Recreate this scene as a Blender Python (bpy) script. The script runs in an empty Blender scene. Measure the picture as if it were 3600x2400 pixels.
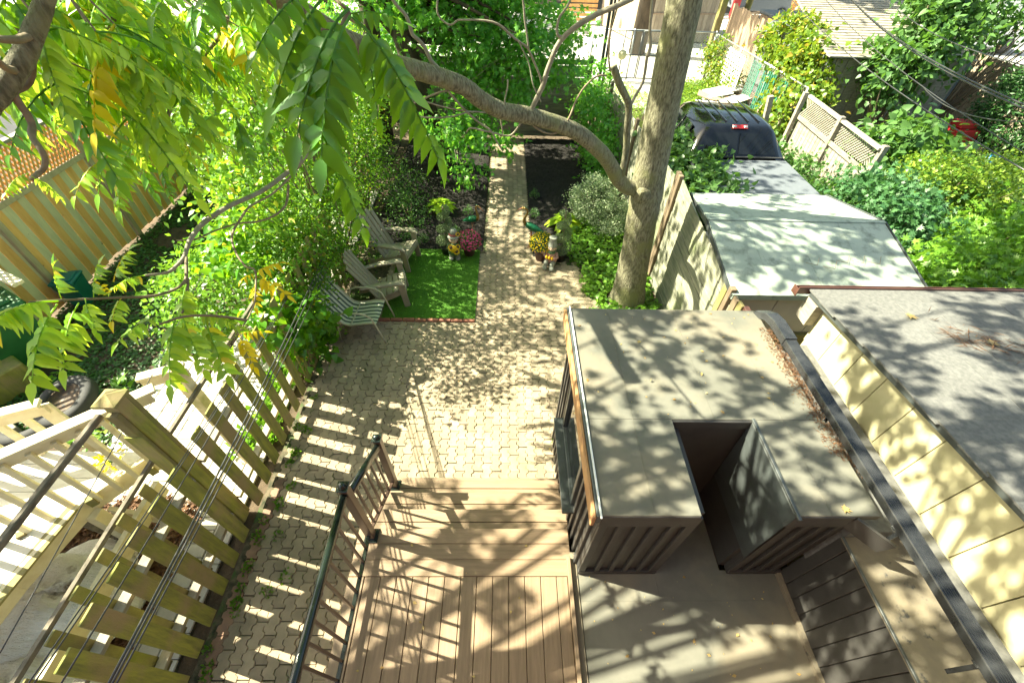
import bpy, math, random
import numpy as np
from mathutils import Matrix, Vector
R_ = random.Random(7)
rng = np.random.default_rng(11)
SC = bpy.context.scene
# ------------------------------------------------------------------ camera, light, exposure
cd = bpy.data.cameras.new('camera'); cam = bpy.data.objects.new('camera', cd)
SC.collection.objects.link(cam); SC.camera = cam
cd.sensor_width = 36; cd.lens = 14.996; cd.clip_start = 0.05; cd.clip_end = 400
r_ = Vector((0.99966287, -0.00762605, 0.0248193)); u_ = Vector((-0.01154396, 0.72567807, 0.68793755)); f_ = Vector((0.02325707, 0.68799213, -0.72534539))
mw = Matrix((r_, u_, -f_)).transposed().to_4x4(); mw.translation = (0, 0, 4.95); cam.matrix_world = mw
LDIR = Vector((1, -0.26, -1.04)).normalized()          # the way the sunlight travels
SUN_EL = math.asin(-LDIR.z); SUN_AZ = math.atan2(-LDIR.x, -LDIR.y)   # azimuth from +Y towards +X
W = bpy.data.worlds.new('World'); SC.world = W; W.use_nodes = True
nt = W.node_tree; bg = nt.nodes['Background']
sky = nt.nodes.new('ShaderNodeTexSky'); sky.sky_type = 'NISHITA'; sky.sun_disc = False
sky.sun_elevation = SUN_EL; sky.sun_rotation = SUN_AZ; sky.air_density = 1.0; sky.dust_density = 2.5; sky.ozone_density = 0.6
nt.links.new(sky.outputs[0], bg.inputs[0]); bg.inputs[1].default_value = 0.08
sd = bpy.data.lights.new('sun', 'SUN'); sd.energy = 5.0; sd.angle = math.radians(0.5); sd.color = (1, 0.95, 0.85)
so = bpy.data.objects.new('sun', sd); SC.collection.objects.link(so)
so.rotation_mode = 'QUATERNION'; so.rotation_quaternion = LDIR.to_track_quat('-Z', 'Y'); so.location = (-8, 3, 12)
SC.view_settings.view_transform = 'Standard'; SC.view_settings.look = 'None'
SC.view_settings.gamma = 1; SC.view_settings.use_curve_mapping = False
SC.view_settings.exposure = 2.25
SC.view_settings.use_white_balance = True; SC.view_settings.white_balance_temperature = 7400; SC.view_settings.white_balance_tint = -2
SC.render.engine = 'CYCLES'
SC.cycles.max_bounces = 8; SC.cycles.diffuse_bounces = 4; SC.cycles.transparent_max_bounces = 8
# ------------------------------------------------------------------ helpers
COL = SC.collection
def off(p):
    v = Vector((0, 0, 0))
    while p is not None: v = v + p.location; p = p.parent
    return v
def link(o, parent=None, kind=None, label=None):
    COL.objects.link(o)
    if parent is not None: o.parent = parent
    if kind: o['kind'] = kind
    if label: o['label'] = label
    return o
def thing(name, label, cat, loc=(0, 0, 0), group=None):
    o = bpy.data.objects.new(name, None); o.location = loc; o.empty_display_size = .1
    link(o); o['label'] = label; o['category'] = cat
    if group: o['group'] = group
    return o
def tag(o, label, cat, group=None):
    o['label'] = label; o['category'] = cat
    if group: o['group'] = group
    return o
def npmesh(name, V, F, mat, smooth=False):
    """V (n,3) float, F (m,k) int (all faces the same size)"""
    me = bpy.data.meshes.new(name); V = np.ascontiguousarray(V, dtype=np.float32); F = np.ascontiguousarray(F, dtype=np.int32)
    me.vertices.add(len(V)); me.vertices.foreach_set('co', V.ravel())
    k = F.shape[1]; me.loops.add(F.size); me.loops.foreach_set('vertex_index', F.ravel())
    me.polygons.add(len(F)); me.polygons.foreach_set('loop_start', np.arange(0, F.size, k, dtype=np.int32))
    me.polygons.foreach_set('loop_total', np.full(len(F), k, dtype=np.int32))
    if smooth: me.polygons.foreach_set('use_smooth', np.ones(len(F), dtype=bool))
    if mat: me.materials.append(mat)
    me.update(calc_edges=True); return me
class MB:
    def __init__(s): s.V = []; s.F = []; s.S = []
    def add(s, V, F, smooth=False):
        n = len(s.V); s.V += [tuple(v) for v in V]; s.F += [tuple(i + n for i in f) for f in F]; s.S += [smooth] * len(F); return s
    def box(s, x0, x1, y0, y1, z0, z1, c=0.0):
        return s.obox(((x0 + x1) / 2, (y0 + y1) / 2, (z0 + z1) / 2), (1, 0, 0), (0, 1, 0), (0, 0, 1), (x1 - x0) / 2, (y1 - y0) / 2, (z1 - z0) / 2, c)
    def obox(s, cen, X, Y, Z, a, b, h, c=0.0):
        cen = Vector(cen); X = Vector(X); Y = Vector(Y); Z = Vector(Z)
        if c <= 0:
            V = [cen + X * (i * a) + Y * (j * b) + Z * (k * h) for k in (-1, 1) for j in (-1, 1) for i in (-1, 1)]
            return s.add(V, [(0, 2, 3, 1), (4, 5, 7, 6), (0, 1, 5, 4), (2, 6, 7, 3), (0, 4, 6, 2), (1, 3, 7, 5)])
        V = []; idx = {}
        for k in (-1, 1):
            for j in (-1, 1):
                for i in (-1, 1):
                    for t, (p, q, r) in enumerate(((0, 1, 1), (1, 0, 1), (1, 1, 0))):
                        idx[(i, j, k, t)] = len(V)
                        V.append(cen + X * i * (a - c * p) + Y * j * (b - c * q) + Z * k * (h - c * r))
        F = []
        for i in (-1, 1):
            q = [idx[(i, j, k, 0)] for j, k in ((-1, -1), (1, -1), (1, 1), (-1, 1))]; F.append(q if i > 0 else q[::-1])
        for j in (-1, 1):
            q = [idx[(i, j, k, 1)] for i, k in ((-1, -1), (-1, 1), (1, 1), (1, -1))]; F.append(q if j > 0 else q[::-1])
        for k in (-1, 1):
            q = [idx[(i, j, k, 2)] for i, j in ((-1, -1), (1, -1), (1, 1), (-1, 1))]; F.append(q if k > 0 else q[::-1])
        # V index t=0: full X extent, etc -> edge quads and corner tris
        for k in (-1, 1):
            for j in (-1, 1):
                F.append((idx[(-1, j, k, 1)], idx[(1, j, k, 1)], idx[(1, j, k, 2)], idx[(-1, j, k, 2)]))
            for i in (-1, 1):
                F.append((idx[(i, -1, k, 0)], idx[(i, 1, k, 0)], idx[(i, 1, k, 2)], idx[(i, -1, k, 2)]))
        for i in (-1, 1):
            for j in (-1, 1):
                F.append((idx[(i, j, -1, 0)], idx[(i, j, 1, 0)], idx[(i, j, 1, 1)], idx[(i, j, -1, 1)]))
                for k in (-1, 1): F.append((idx[(i, j, k, 0)], idx[(i, j, k, 1)], idx[(i, j, k, 2)]))
        return s.add(V, F)
    def bar(s, p0, p1, w, h, up=(0, 0, 1), c=0.0):
        """beam from p0 to p1, w across, h along up"""
        p0 = Vector(p0); p1 = Vector(p1); Y = (p1 - p0); L = Y.length; Y.normalize(); up = Vector(up)
        X = Y.cross(up)
        if X.length < 1e-4: X = Y.cross(Vector((1, 0, 0)))
        X.normalize(); Z = X.cross(Y)
        return s.obox((p0 + p1) / 2, X, Y, Z, w / 2, L / 2, h / 2, c)
    def tube(s, P, r, n=8, cap=True, smooth=True, jit=0.0):
        P = [Vector(p) for p in P]; m = len(P)
        if not hasattr(r, '__len__'): r = [r] * m
        V = []; F = []; prev = None
        for i, p in enumerate(P):
            t = (P[min(i + 1, m - 1)] - P[max(i - 1, 0)]); t.normalize()
            if prev is None: a = Vector((0, 0, 1)) if abs(t.z) < .9 else Vector((1, 0, 0))
            else: a = prev
            b = t.cross(a); b.normalize(); a = b.cross(t); prev = a
            for k in range(n):
                an = 2 * math.pi * k / n; rr = r[i] * (1 + (R_.uniform(-jit, jit) if jit else 0))
                V.append(p + a * math.cos(an) * rr + b * math.sin(an) * rr)
        for i in range(m - 1):
            for k in range(n):
                F.append((i * n + k, i * n + (k + 1) % n, (i + 1) * n + (k + 1) % n, (i + 1) * n + k))
        if cap: F.append(tuple(range(n))[::-1]); F.append(tuple((m - 1) * n + k for k in range(n)))
        return s.add(V, F, smooth)
    def prism(s, poly, z0, z1, c=0.0, holes=None):
        n = len(poly)
        if c > 0:
            cx = sum(p[0] for p in poly) / n; cy = sum(p[1] for p in poly) / n
            def sh(p):
                dx, dy = p[0] - cx, p[1] - cy; L = math.hypot(dx, dy); return (p[0] - dx / L * c, p[1] - dy / L * c)
            V = [(x, y, z0) for x, y in poly] + [(x, y, z1 - c) for x, y in poly] + [(*sh(p), z1) for p in poly]
            F = [(i, (i + 1) % n, n + (i + 1) % n, n + i) for i in range(n)] + [(n + i, n + (i + 1) % n, 2 * n + (i + 1) % n, 2 * n + i) for i in range(n)] + [tuple(2 * n + i for i in range(n))]
        else:
            V = [(x, y, z0) for x, y in poly] + [(x, y, z1) for x, y in poly]
            F = [(i, (i + 1) % n, n + (i + 1) % n, n + i) for i in range(n)] + [tuple(n + i for i in range(n)), tuple(range(n))[::-1]]
        return s.add(V, F)
    def lathe(s, prof, n=12, cen=(0, 0, 0), axis=None, sx=1, sy=1, smooth=True):
        V = []; F = []; m = len(prof)
        for r, z in prof:
            for k in range(n):
                a = 2 * math.pi * k / n; V.append((cen[0] + r * sx * math.cos(a), cen[1] + r * sy * math.sin(a), cen[2] + z))
        for i in range(m - 1):
            for k in range(n): F.append((i * n + k, i * n + (k + 1) % n, (i + 1) * n + (k + 1) % n, (i + 1) * n + k))
        F.append(tuple(range(n))[::-1]); F.append(tuple((m - 1) * n + k for k in range(n)))
        return s.add(V, F, smooth)
    def ball(s, c, r, n=10, m=7):
        if not hasattr(r, '__len__'): r = (r, r, r)
        prof = [(max(math.sin(math.pi * i / m), 0.02), -math.cos(math.pi * i / m)) for i in range(m + 1)]
        V = []; F = []
        for q, z in prof:
            for k in range(n):
                a = 2 * math.pi * k / n; V.append((c[0] + r[0] * q * math.cos(a), c[1] + r[1] * q * math.sin(a), c[2] + r[2] * z))
        for i in range(m):
            for k in range(n): F.append((i * n + k, i * n + (k + 1) % n, (i + 1) * n + (k + 1) % n, (i + 1) * n + k))
        return s.add(V, F, True)
    def sheet(s, pts): return s.add(pts, [tuple(range(len(pts)))])
    def mesh(s, name, mat):
        me = bpy.data.meshes.new(name); me.from_pydata(s.V, [], s.F)
        if any(s.S): me.polygons.foreach_set('use_smooth', s.S)
        if mat: me.materials.append(mat)
        me.update(); return me
    def build(s, name, mat, parent=None, kind=None, label=None):
        if parent is not None:
            o_ = off(parent); s.V = [(v[0] - o_.x, v[1] - o_.y, v[2] - o_.z) for v in s.V]
        o = bpy.data.objects.new(name, s.mesh(name, mat)); link(o, parent, kind, label); return o
def inst(name, me, loc, parent=None, rot=(0, 0, 0), scale=(1, 1, 1)):
    o = bpy.data.objects.new(name, me); o.location = Vector(loc) - (off(parent) if parent is not None else Vector((0, 0, 0)))
    o.rotation_euler = rot; o.scale = scale; link(o, parent); return o
def npobj(name, V, F, mat, parent=None, kind=None, smooth=False, label=None):
    if parent is not None: V = V - np.array(off(parent))[None, :]
    o = bpy.data.objects.new(name, npmesh(name, V, F, mat, smooth)); return link(o, parent, kind, label)
def dup(root, loc, rz=None, label=None):
    r = root.copy(); COL.objects.link(r); r.location = loc
    if rz is not None: r.rotation_euler = (0, 0, rz)
    if label: r['label'] = label
    for ch in list(root.children):
        c = ch.copy(); COL.objects.link(c); c.parent = r
        for g in ch.children: d = g.copy(); COL.objects.link(d); d.parent = c
    return r
# ------------------------------------------------------------------ materials
def node(t, ty, **k):
    n = t.nodes.new(ty)
    for a, b in k.items(): setattr(n, a, b)
    return n
def M(name, c1, rough=.6, c2=None, scale=4, stretch=(1, 1, 1), bump=0, bscale=None, bstretch=None, metal=0, rnd=0.12, spec=.5, detail=6, isl=0.0, coat=0, c3=None, s3=1.0, t3=(.5, .62), lo=.35, hi=.65, obj=False, wave=None):
    m = bpy.data.materials.new(name); m.use_nodes = True; t = m.node_tree; P = t.nodes['Principled BSDF']; L = t.links.new
    P.inputs['Roughness'].default_value = rough; P.inputs['Metallic'].default_value = metal
    P.inputs['Specular IOR Level'].default_value = spec
    if coat: P.inputs['Coat Weight'].default_value = coat; P.inputs['Coat Roughness'].default_value = .06
    if obj: g = node(t, 'ShaderNodeTexCoord'); pos = g.outputs['Object']
    else: g = node(t, 'ShaderNodeNewGeometry'); pos = g.outputs['Position']
    def nz(sc, st, de=detail):
        mp = node(t, 'ShaderNodeMapping'); mp.inputs['Scale'].default_value = [sc * q for q in st]; L(pos, mp.inputs['Vector'])
        n = node(t, 'ShaderNodeTexNoise'); n.inputs['Scale'].default_value = 1; n.inputs['Detail'].default_value = de; n.inputs['Roughness'].default_value = .62
        L(mp.outputs[0], n.inputs['Vector']); return n.outputs['Fac']
    c2 = c2 or tuple(q * .7 for q in c1)
    a = nz(scale, stretch); ra = node(t, 'ShaderNodeMapRange'); ra.inputs[1].default_value = lo; ra.inputs[2].default_value = hi; L(a, ra.inputs[0])
    mx = node(t, 'ShaderNodeMix', data_type='RGBA'); L(ra.outputs[0], mx.inputs[0]); mx.inputs[6].default_value = (*c1, 1); mx.inputs[7].default_value = (*c2, 1)
    out = mx.outputs[2]
    if c3:
        b = nz(s3, (1, 1, 1), 5); rb = node(t, 'ShaderNodeMapRange'); rb.inputs[1].default_value = t3[0]; rb.inputs[2].default_value = t3[1]; L(b, rb.inputs[0])
        m3 = node(t, 'ShaderNodeMix', data_type='RGBA'); L(rb.outputs[0], m3.inputs[0]); L(out, m3.inputs[6]); m3.inputs[7].default_value = (*c3, 1); out = m3.outputs[2]
    if rnd or isl:
        oi = node(t, 'ShaderNodeObjectInfo'); val = oi.outputs['Random']; amt = rnd
        if isl:
            gi = node(t, 'ShaderNodeNewGeometry'); ad = node(t, 'ShaderNodeMath', operation='ADD'); L(val, ad.inputs[0]); L(gi.outputs['Random Per Island'], ad.inputs[1])
            fr = node(t, 'ShaderNodeMath', operation='FRACT'); L(ad.outputs[0], fr.inputs[0]); val = fr.outputs[0]; amt = isl
        hs = node(t, 'ShaderNodeHueSaturation'); mr = node(t, 'ShaderNodeMapRange'); mr.inputs[3].default_value = 1 - amt; mr.inputs[4].default_value = 1 + amt
        L(val, mr.inputs[0]); L(mr.outputs[0], hs.inputs['Value']); L(out, hs.inputs['Color']); out = hs.outputs[0]
    L(out, P.inputs['Base Color'])
    if bump:
        h = nz(bscale or scale * 6, bstretch or stretch, 8); bp = node(t, 'ShaderNodeBump'); bp.inputs['Strength'].default_value = 1; bp.inputs['Distance'].default_value = bump
        L(h, bp.inputs['Height']); L(bp.outputs[0], P.inputs['Normal'])
    return m
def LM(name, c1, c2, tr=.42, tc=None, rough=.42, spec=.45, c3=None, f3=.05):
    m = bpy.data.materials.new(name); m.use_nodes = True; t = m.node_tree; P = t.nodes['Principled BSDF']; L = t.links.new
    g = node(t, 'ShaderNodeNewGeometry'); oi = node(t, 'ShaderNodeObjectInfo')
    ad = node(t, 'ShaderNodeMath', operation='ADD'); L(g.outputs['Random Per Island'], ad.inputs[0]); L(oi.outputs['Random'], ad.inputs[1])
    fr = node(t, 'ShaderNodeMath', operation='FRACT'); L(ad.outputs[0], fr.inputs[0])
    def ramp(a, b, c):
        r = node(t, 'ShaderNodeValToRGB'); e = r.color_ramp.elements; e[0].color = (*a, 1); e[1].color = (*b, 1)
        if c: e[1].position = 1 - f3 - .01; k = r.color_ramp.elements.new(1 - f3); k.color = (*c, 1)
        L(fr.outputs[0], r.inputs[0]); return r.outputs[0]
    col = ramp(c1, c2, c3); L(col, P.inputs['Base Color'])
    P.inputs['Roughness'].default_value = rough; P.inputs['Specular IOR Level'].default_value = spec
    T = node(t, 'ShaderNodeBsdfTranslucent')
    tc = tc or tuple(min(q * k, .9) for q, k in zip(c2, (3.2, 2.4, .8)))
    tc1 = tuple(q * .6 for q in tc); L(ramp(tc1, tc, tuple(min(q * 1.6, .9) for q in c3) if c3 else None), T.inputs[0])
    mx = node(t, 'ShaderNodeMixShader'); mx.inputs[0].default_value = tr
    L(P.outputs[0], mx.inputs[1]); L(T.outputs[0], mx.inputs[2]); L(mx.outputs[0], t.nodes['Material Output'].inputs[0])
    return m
mt = {}
mt['soil'] = M('soil', (.10, .07, .045), .95, (.05, .035, .02), 9, bump=.01, bscale=60)
mt['joint'] = M('joint_sand', (.12, .095, .06), .95, (.02, .025, .01), 14, bump=.004, c3=(.045, .085, .02), s3=2.2, t3=(.52, .6))
mt['paver'] = M('paver', (.36, .285, .20), .88, (.25, .20, .14), 5, bump=.0025, bscale=260, isl=.16, c3=(.20, .165, .11), s3=1.1, t3=(.45, .72))
mt['paver_red'] = M('paver_red', (.27, .16, .11), .88, (.19, .12, .085), 5, bump=.0025, bscale=260, rnd=.15)
mt['mulch'] = M('mulch', (.013, .010, .008), .9, (.005, .004, .0035), 30, bump=.02, bscale=70, isl=.5)
mt['straw'] = M('straw', (.20, .10, .05), .9, (.09, .045, .025), 30, bump=.02, bscale=70, isl=.4)
mt['turf'] = M('turf', (.11, .28, .025), .8, (.07, .20, .015), 3, bump=.006, bscale=300, isl=.3)
mt['deck'] = M('deck_composite', (.26, .18, .115), .62, (.195, .135, .085), 3, (14, 1, 1), bump=.0012, bscale=30, bstretch=(8, 1, 1), rnd=.08)
mt['deckx'] = M('deck_composite_cross', (.26, .18, .115), .62, (.195, .135, .085), 3, (1, 14, 1), bump=.0012, bscale=30, bstretch=(1, 8, 1), rnd=.08)
mt['blackmetal'] = M('dark_green_metal', (.012, .02, .017), .22, (.008, .012, .01), 3, spec=.6, rnd=0)
mt['bronze'] = M('bronze_metal', (.10, .065, .05), .35, (.07, .045, .035), 3, rnd=.05, spec=.6)
mt['moss'] = M('mossy_board', (.27, .28, .05), .85, (.15, .155, .04), 4, (7, 7, .8), bump=.003, bscale=25, bstretch=(3, 3, 1), rnd=.12, c3=(.27, .21, .10), s3=2.2, t3=(.46, .66))
mt['moss2'] = M('weathered_brown_board', (.24, .21, .08), .85, (.16, .13, .06), 4, (2, 2, 1), bump=.003, bscale=25, bstretch=(3, 3, 1), rnd=.12, c3=(.15, .16, .035), s3=2.0, t3=(.5, .66))
mt['graywood'] = M('weathered_grey_wood', (.33, .30, .25), .85, (.20, .18, .145), 4, (2, 1, 6), bump=.003, bscale=18, bstretch=(2, 1, 8), rnd=.14)
mt['fencegrey'] = M('grey_green_fence', (.33, .32, .24), .85, (.15, .16, .12), 2.6, (1, 1, 9), bump=.003, bscale=12, bstretch=(1, 1, 9), rnd=.12, c3=(.15, .18, .08), s3=1.4, t3=(.5, .7))
mt['fencepost'] = M('brown_fence_post', (.20, .14, .09), .85, (.12, .09, .06), 5, (3, 3, 1), bump=.003, bscale=20, rnd=.1)
mt['backfence'] = M('dark_back_fence', (.23, .21, .17), .85, (.13, .12, .10), 3, (1, 1, 8), bump=.002, bscale=20, rnd=.18)
mt['orange'] = M('orange_cedar', (.86, .50, .22), .75, (.74, .38, .14), 4, (3, 3, .6), bump=.001, bscale=30, rnd=.14, c3=(.30, .12, .035), s3=9, t3=(.68, .74))
mt['greenwood'] = M('treated_green_wood', (.68, .61, .45), .75, (.56, .50, .36), 4, (3, 3, .6), bump=.001, bscale=30, rnd=.1, c3=(.17, .14, .07), s3=9, t3=(.68, .74))
mt['cream'] = M('cream_wood', (.66, .60, .42), .7, (.56, .48, .31), 4, (2, 2, 2), bump=.0012, bscale=30, rnd=.08, c3=(.32, .32, .14), s3=2.0, t3=(.6, .78))
mt['whitedeck'] = M('white_deck', (.66, .63, .57), .75, (.55, .52, .46), 4, (1, 6, 1), bump=.0012, bscale=30, rnd=.06)
mt['darkstick'] = M('old_dark_wood', (.20, .17, .13), .9, (.07, .06, .045), 8, (2, 1, 2), bump=.004, bscale=30)
mt['whitepaver'] = M('pale_paver', (.56, .52, .46), .85, (.44, .41, .36), 5, bump=.003, bscale=120, rnd=.12)
mt['siding'] = M('black_siding', (.055, .052, .05), .5, (.04, .038, .036), 6, bump=.0006, bscale=50, rnd=.1)
mt['roof'] = M('roll_roofing', (.155, .15, .125), .85, (.11, .11, .092), 2.2, bump=.0012, bscale=400, rnd=0, c3=(.20, .175, .13), s3=.9, t3=(.46, .62), isl=0)
mt['tanroof'] = M('stained_ledge', (.22, .185, .13), .8, (.15, .13, .1), 4, bump=.002, bscale=200, rnd=0, c3=(.05, .05, .05), s3=9, t3=(.6, .68))
mt['flash'] = M('dark_flashing', (.07, .08, .08), .42, (.045, .05, .05), 6, bump=.0008, bscale=20, spec=.6, rnd=.1)
mt['flashrust'] = M('orange_wood_fascia', (.50, .28, .13), .7, (.36, .18, .08), 7, (1, 1, 1), rnd=.05)
mt['pipe'] = M('black_downspout', (.02, .022, .025), .25, (.04, .042, .045), 9, spec=.7, bump=.0006, bscale=40, rnd=0)
mt['creamwall'] = M('cream_panel', (.58, .53, .33), .65, (.52, .47, .29), 3, bump=.0006, bscale=60, rnd=.03, c3=(.36, .33, .19), s3=2.5, t3=(.52, .8))
mt['shingle'] = M('dark_shingle', (.15, .148, .142), .9, (.10, .10, .098), 30, bump=.002, bscale=400, rnd=.1, isl=.1)
mt['brown'] = M('brown_gutter', (.13, .06, .045), .4, (.09, .04, .03), 6, rnd=.05)
mt['mint'] = M('mint_roof', (.35, .40, .345), .7, (.28, .33, .285), 3, bump=.0008, bscale=60, rnd=0, c3=(.17, .20, .165), s3=7, t3=(.50, .70))
mt['whitewall'] = M('pink_white_wall', (.56, .50, .46), .7, (.50, .45, .41), 3, rnd=.03)
mt['bark'] = M('bark', (.25, .235, .155), .9, (.10, .09, .055), 48, (1, 1, .28), bump=.02, bscale=60, bstretch=(1, 1, .28), rnd=.03, detail=4, lo=.40, hi=.62, c3=(.20, .20, .09), s3=2, t3=(.5, .65))
mt['twig'] = M('twig_bark', (.24, .18, .12), .8, (.16, .12, .075), 20, bump=.002, bscale=80, rnd=.15)
mt['greytwig'] = M('grey_twig_bark', (.30, .27, .21), .8, (.20, .17, .125), 14, bump=.004, bscale=60, rnd=.08)
mt['darkbark'] = M('dark_bark', (.11, .08, .055), .95, (.04, .03, .022), 6, (1, 1, .25), bump=.03, bscale=14, bstretch=(1, 1, .25), rnd=.05)
mt['truck'] = M('black_truck_paint', (.004, .0045, .005), .10, (.003, .0035, .004), 3, spec=.45, coat=.5, rnd=0)
mt['glass'] = M('dark_glass', (.01, .012, .014), .04, (.01, .012, .014), 3, spec=.5, rnd=0)
mt['tonneau'] = M('grey_tonneau', (.13, .145, .165), .65, (.115, .13, .15), 12, bump=.0006, bscale=120, rnd=0)
mt['rubber'] = M('black_rubber', (.045, .045, .047), .8, (.03, .03, .03), 10, bump=.002, bscale=40, rnd=.05)
mt['rust'] = M('rusty_steel', (.14, .095, .06), .6, (.07, .055, .045), 14, metal=.4, rnd=0, c3=(.05, .05, .05), s3=20)
mt['resin'] = M('taupe_resin', (.30, .27, .20), .55, (.25, .22, .165), 5, rnd=.06, bump=.0005, bscale=40)
mt['tube'] = M('beige_tube', (.45, .42, .31), .4, (.40, .37, .27), 5, rnd=0)
mt['concrete'] = M('pale_concrete', (.55, .53, .50), .9, (.44, .42, .39), 1.2, bump=.002, bscale=60, rnd=.04)
mt['plank'] = M('pale_plank', (.47, .38, .28), .8, (.34, .27, .2), 4, (3, 3, .6), bump=.001, bscale=30, rnd=.16)
mt['brownplank'] = M('brown_plank', (.38, .27, .19), .8, (.25, .175, .12), 5, (3, 3, .6), bump=.001, bscale=30, rnd=.2)
mt['galv'] = M('galvanised_steel', (.45, .46, .45), .4, (.38, .39, .38), 8, metal=.7, rnd=.04)
mt['greenslat'] = M('green_slat', (.02, .16, .10), .6, (.015, .11, .07), 8, rnd=.15)
mt['white'] = M('white_paint', (.75, .75, .74), .55, (.68, .68, .67), 5, rnd=.04)
mt['bag'] = M('white_tarp', (.88, .87, .83), .5, (.78, .76, .70), 4, bump=.05, bscale=11, bstretch=(1, 3, 1), rnd=.04, c3=(.16, .11, .07), s3=3.2, t3=(.62, .72))
mt['binG'] = M('green_bin', (.015, .13, .035), .5, (.012, .10, .028), 5, rnd=.05)
mt['binT'] = M('teal_bin', (.01, .15, .14), .5, (.008, .12, .11), 5, rnd=.05)
mt['red'] = M('red_plastic', (.45, .025, .03), .45, (.36, .02, .025), 6, rnd=.05)
mt['blue'] = M('blue_plastic', (.02, .22, .5), .4, (.02, .17, .4), 6, rnd=.05)
mt['pot'] = M('plum_pot', (.12, .055, .05), .6, (.09, .04, .035), 6, rnd=.05)
mt['blackpot'] = M('black_pot', (.015, .015, .015), .5, (.01, .01, .01), 6, rnd=0)
mt['pink'] = M('pink_petals', (.80, .12, .32), .7, (.60, .06, .22), 40, rnd=0, isl=.25)
mt['yellow'] = M('yellow_petals', (.90, .72, .02), .7, (.78, .56, .01), 40, rnd=0, isl=.2)
mt['heronG'] = M('emerald_feathers', (.015, .17, .075), .3, (.008, .08, .035), 50, (1, .3, 1), metal=.3, bump=.004, bscale=90, rnd=0)
mt['heronB'] = M('bronze_neck', (.26, .16, .05), .35, (.15, .10, .03), 30, metal=.4, rnd=0)
mt['coral'] = M('coral_leg', (.38, .15, .07), .5, (.28, .10, .05), 20, rnd=0)
mt['stone'] = M('grey_stone_glaze', (.28, .29, .25), .5, (.2, .21, .18), 30, bump=.002, bscale=80, rnd=0)
mt['skin'] = M('pale_face', (.55, .42, .33), .5, (.5, .38, .29), 20, rnd=0)
mt['dress'] = M('green_glaze', (.07, .15, .06), .5, (.05, .10, .04), 30, rnd=0)
mt['coat'] = M('pink_glaze', (.45, .25, .22), .5, (.36, .2, .17), 30, rnd=0)
mt['hatred'] = M('dull_red_glaze', (.30, .06, .06), .5, (.2, .04, .04), 30, rnd=0)
mt['sunY'] = M('sunflower_petals', (.75, .48, .02), .5, (.6, .35, .01), 30, rnd=0)
mt['sunB'] = M('sunflower_disc', (.10, .05, .02), .6, (.06, .03, .01), 30, rnd=0)
mt['cable'] = M('black_cable', (.03, .032, .035), .35, (.05, .05, .05), 8, rnd=.1)
mt['brick_red'] = M('red_brick', (.30, .12, .08), .9, (.2, .08, .055), 12, bump=.003, bscale=60, rnd=.15)
mt['asphalt'] = M('alley_concrete', (.52, .50, .46), .92, (.40, .39, .36), .6, bump=.003, bscale=40, rnd=0, c3=(.30, .29, .27), s3=.5, t3=(.55, .7))
mt['grass'] = LM('grass_blades', (.10, .17, .02), (.22, .30, .04), .3)
mt['lfA'] = LM('ailanthus_leaf', (.09, .28, .02), (.24, .48, .04), .42, rough=.32, spec=.6, tc=(.72, .95, .08), c3=(.55, .45, .02), f3=.03)
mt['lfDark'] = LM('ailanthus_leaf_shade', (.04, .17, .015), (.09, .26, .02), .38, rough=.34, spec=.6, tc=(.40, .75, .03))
mt['lfYel'] = LM('yellow_leaf', (.65, .50, .01), (.75, .62, .02), .4, tc=(.85, .7, .03))
mt['lfHedge'] = LM('hedge_leaf', (.055, .16, .014), (.14, .30, .03), .40, tc=(.34, .62, .04), c3=(.4, .36, .03), f3=.03)
mt['lfMaple'] = LM('maple_leaf', (.06, .24, .035), (.15, .38, .06), .42, tc=(.34, .75, .07))
mt['lfBush'] = LM('bush_leaf', (.05, .12, .035), (.11, .22, .06), .33, tc=(.2, .42, .05))
mt['lfBlue'] = LM('blue_green_leaf', (.04, .12, .045), (.09, .20, .075), .3, tc=(.13, .36, .07))
mt['lfYG'] = LM('yellow_green_leaf', (.05, .15, .02), (.25, .34, .04), .36, tc=(.36, .55, .05))
mt['lfBright'] = LM('bright_green_leaf', (.07, .18, .02), (.17, .33, .035), .36, tc=(.32, .6, .05))
mt['lfIvy'] = LM('ivy_leaf', (.05, .13, .015), (.20, .29, .035), .36, tc=(.4, .55, .04), c3=(.4, .3, .05), f3=.08)
mt['lfGround'] = LM('groundcover_leaf', (.035, .10, .025), (.08, .19, .045), .28, tc=(.12, .36, .05))
mt['lfVar'] = LM('variegated_leaf', (.10, .20, .08), (.60, .66, .42), .25, tc=(.3, .45, .15))
mt['lfTopi'] = LM('topiary_leaf', (.12, .19, .08), (.30, .38, .20), .2, tc=(.15, .25, .06))
mt['lfHosta'] = LM('hosta_leaf', (.16, .34, .02), (.42, .56, .04), .35, tc=(.55, .75, .04))
mt['lfCedar'] = LM('cedar_leaf', (.015, .06, .015), (.04, .11, .02), .15, tc=(.05, .2, .02))
mt['lfDry'] = LM('dry_leaf', (.3, .17, .06), (.5, .36, .15), .2)
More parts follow.
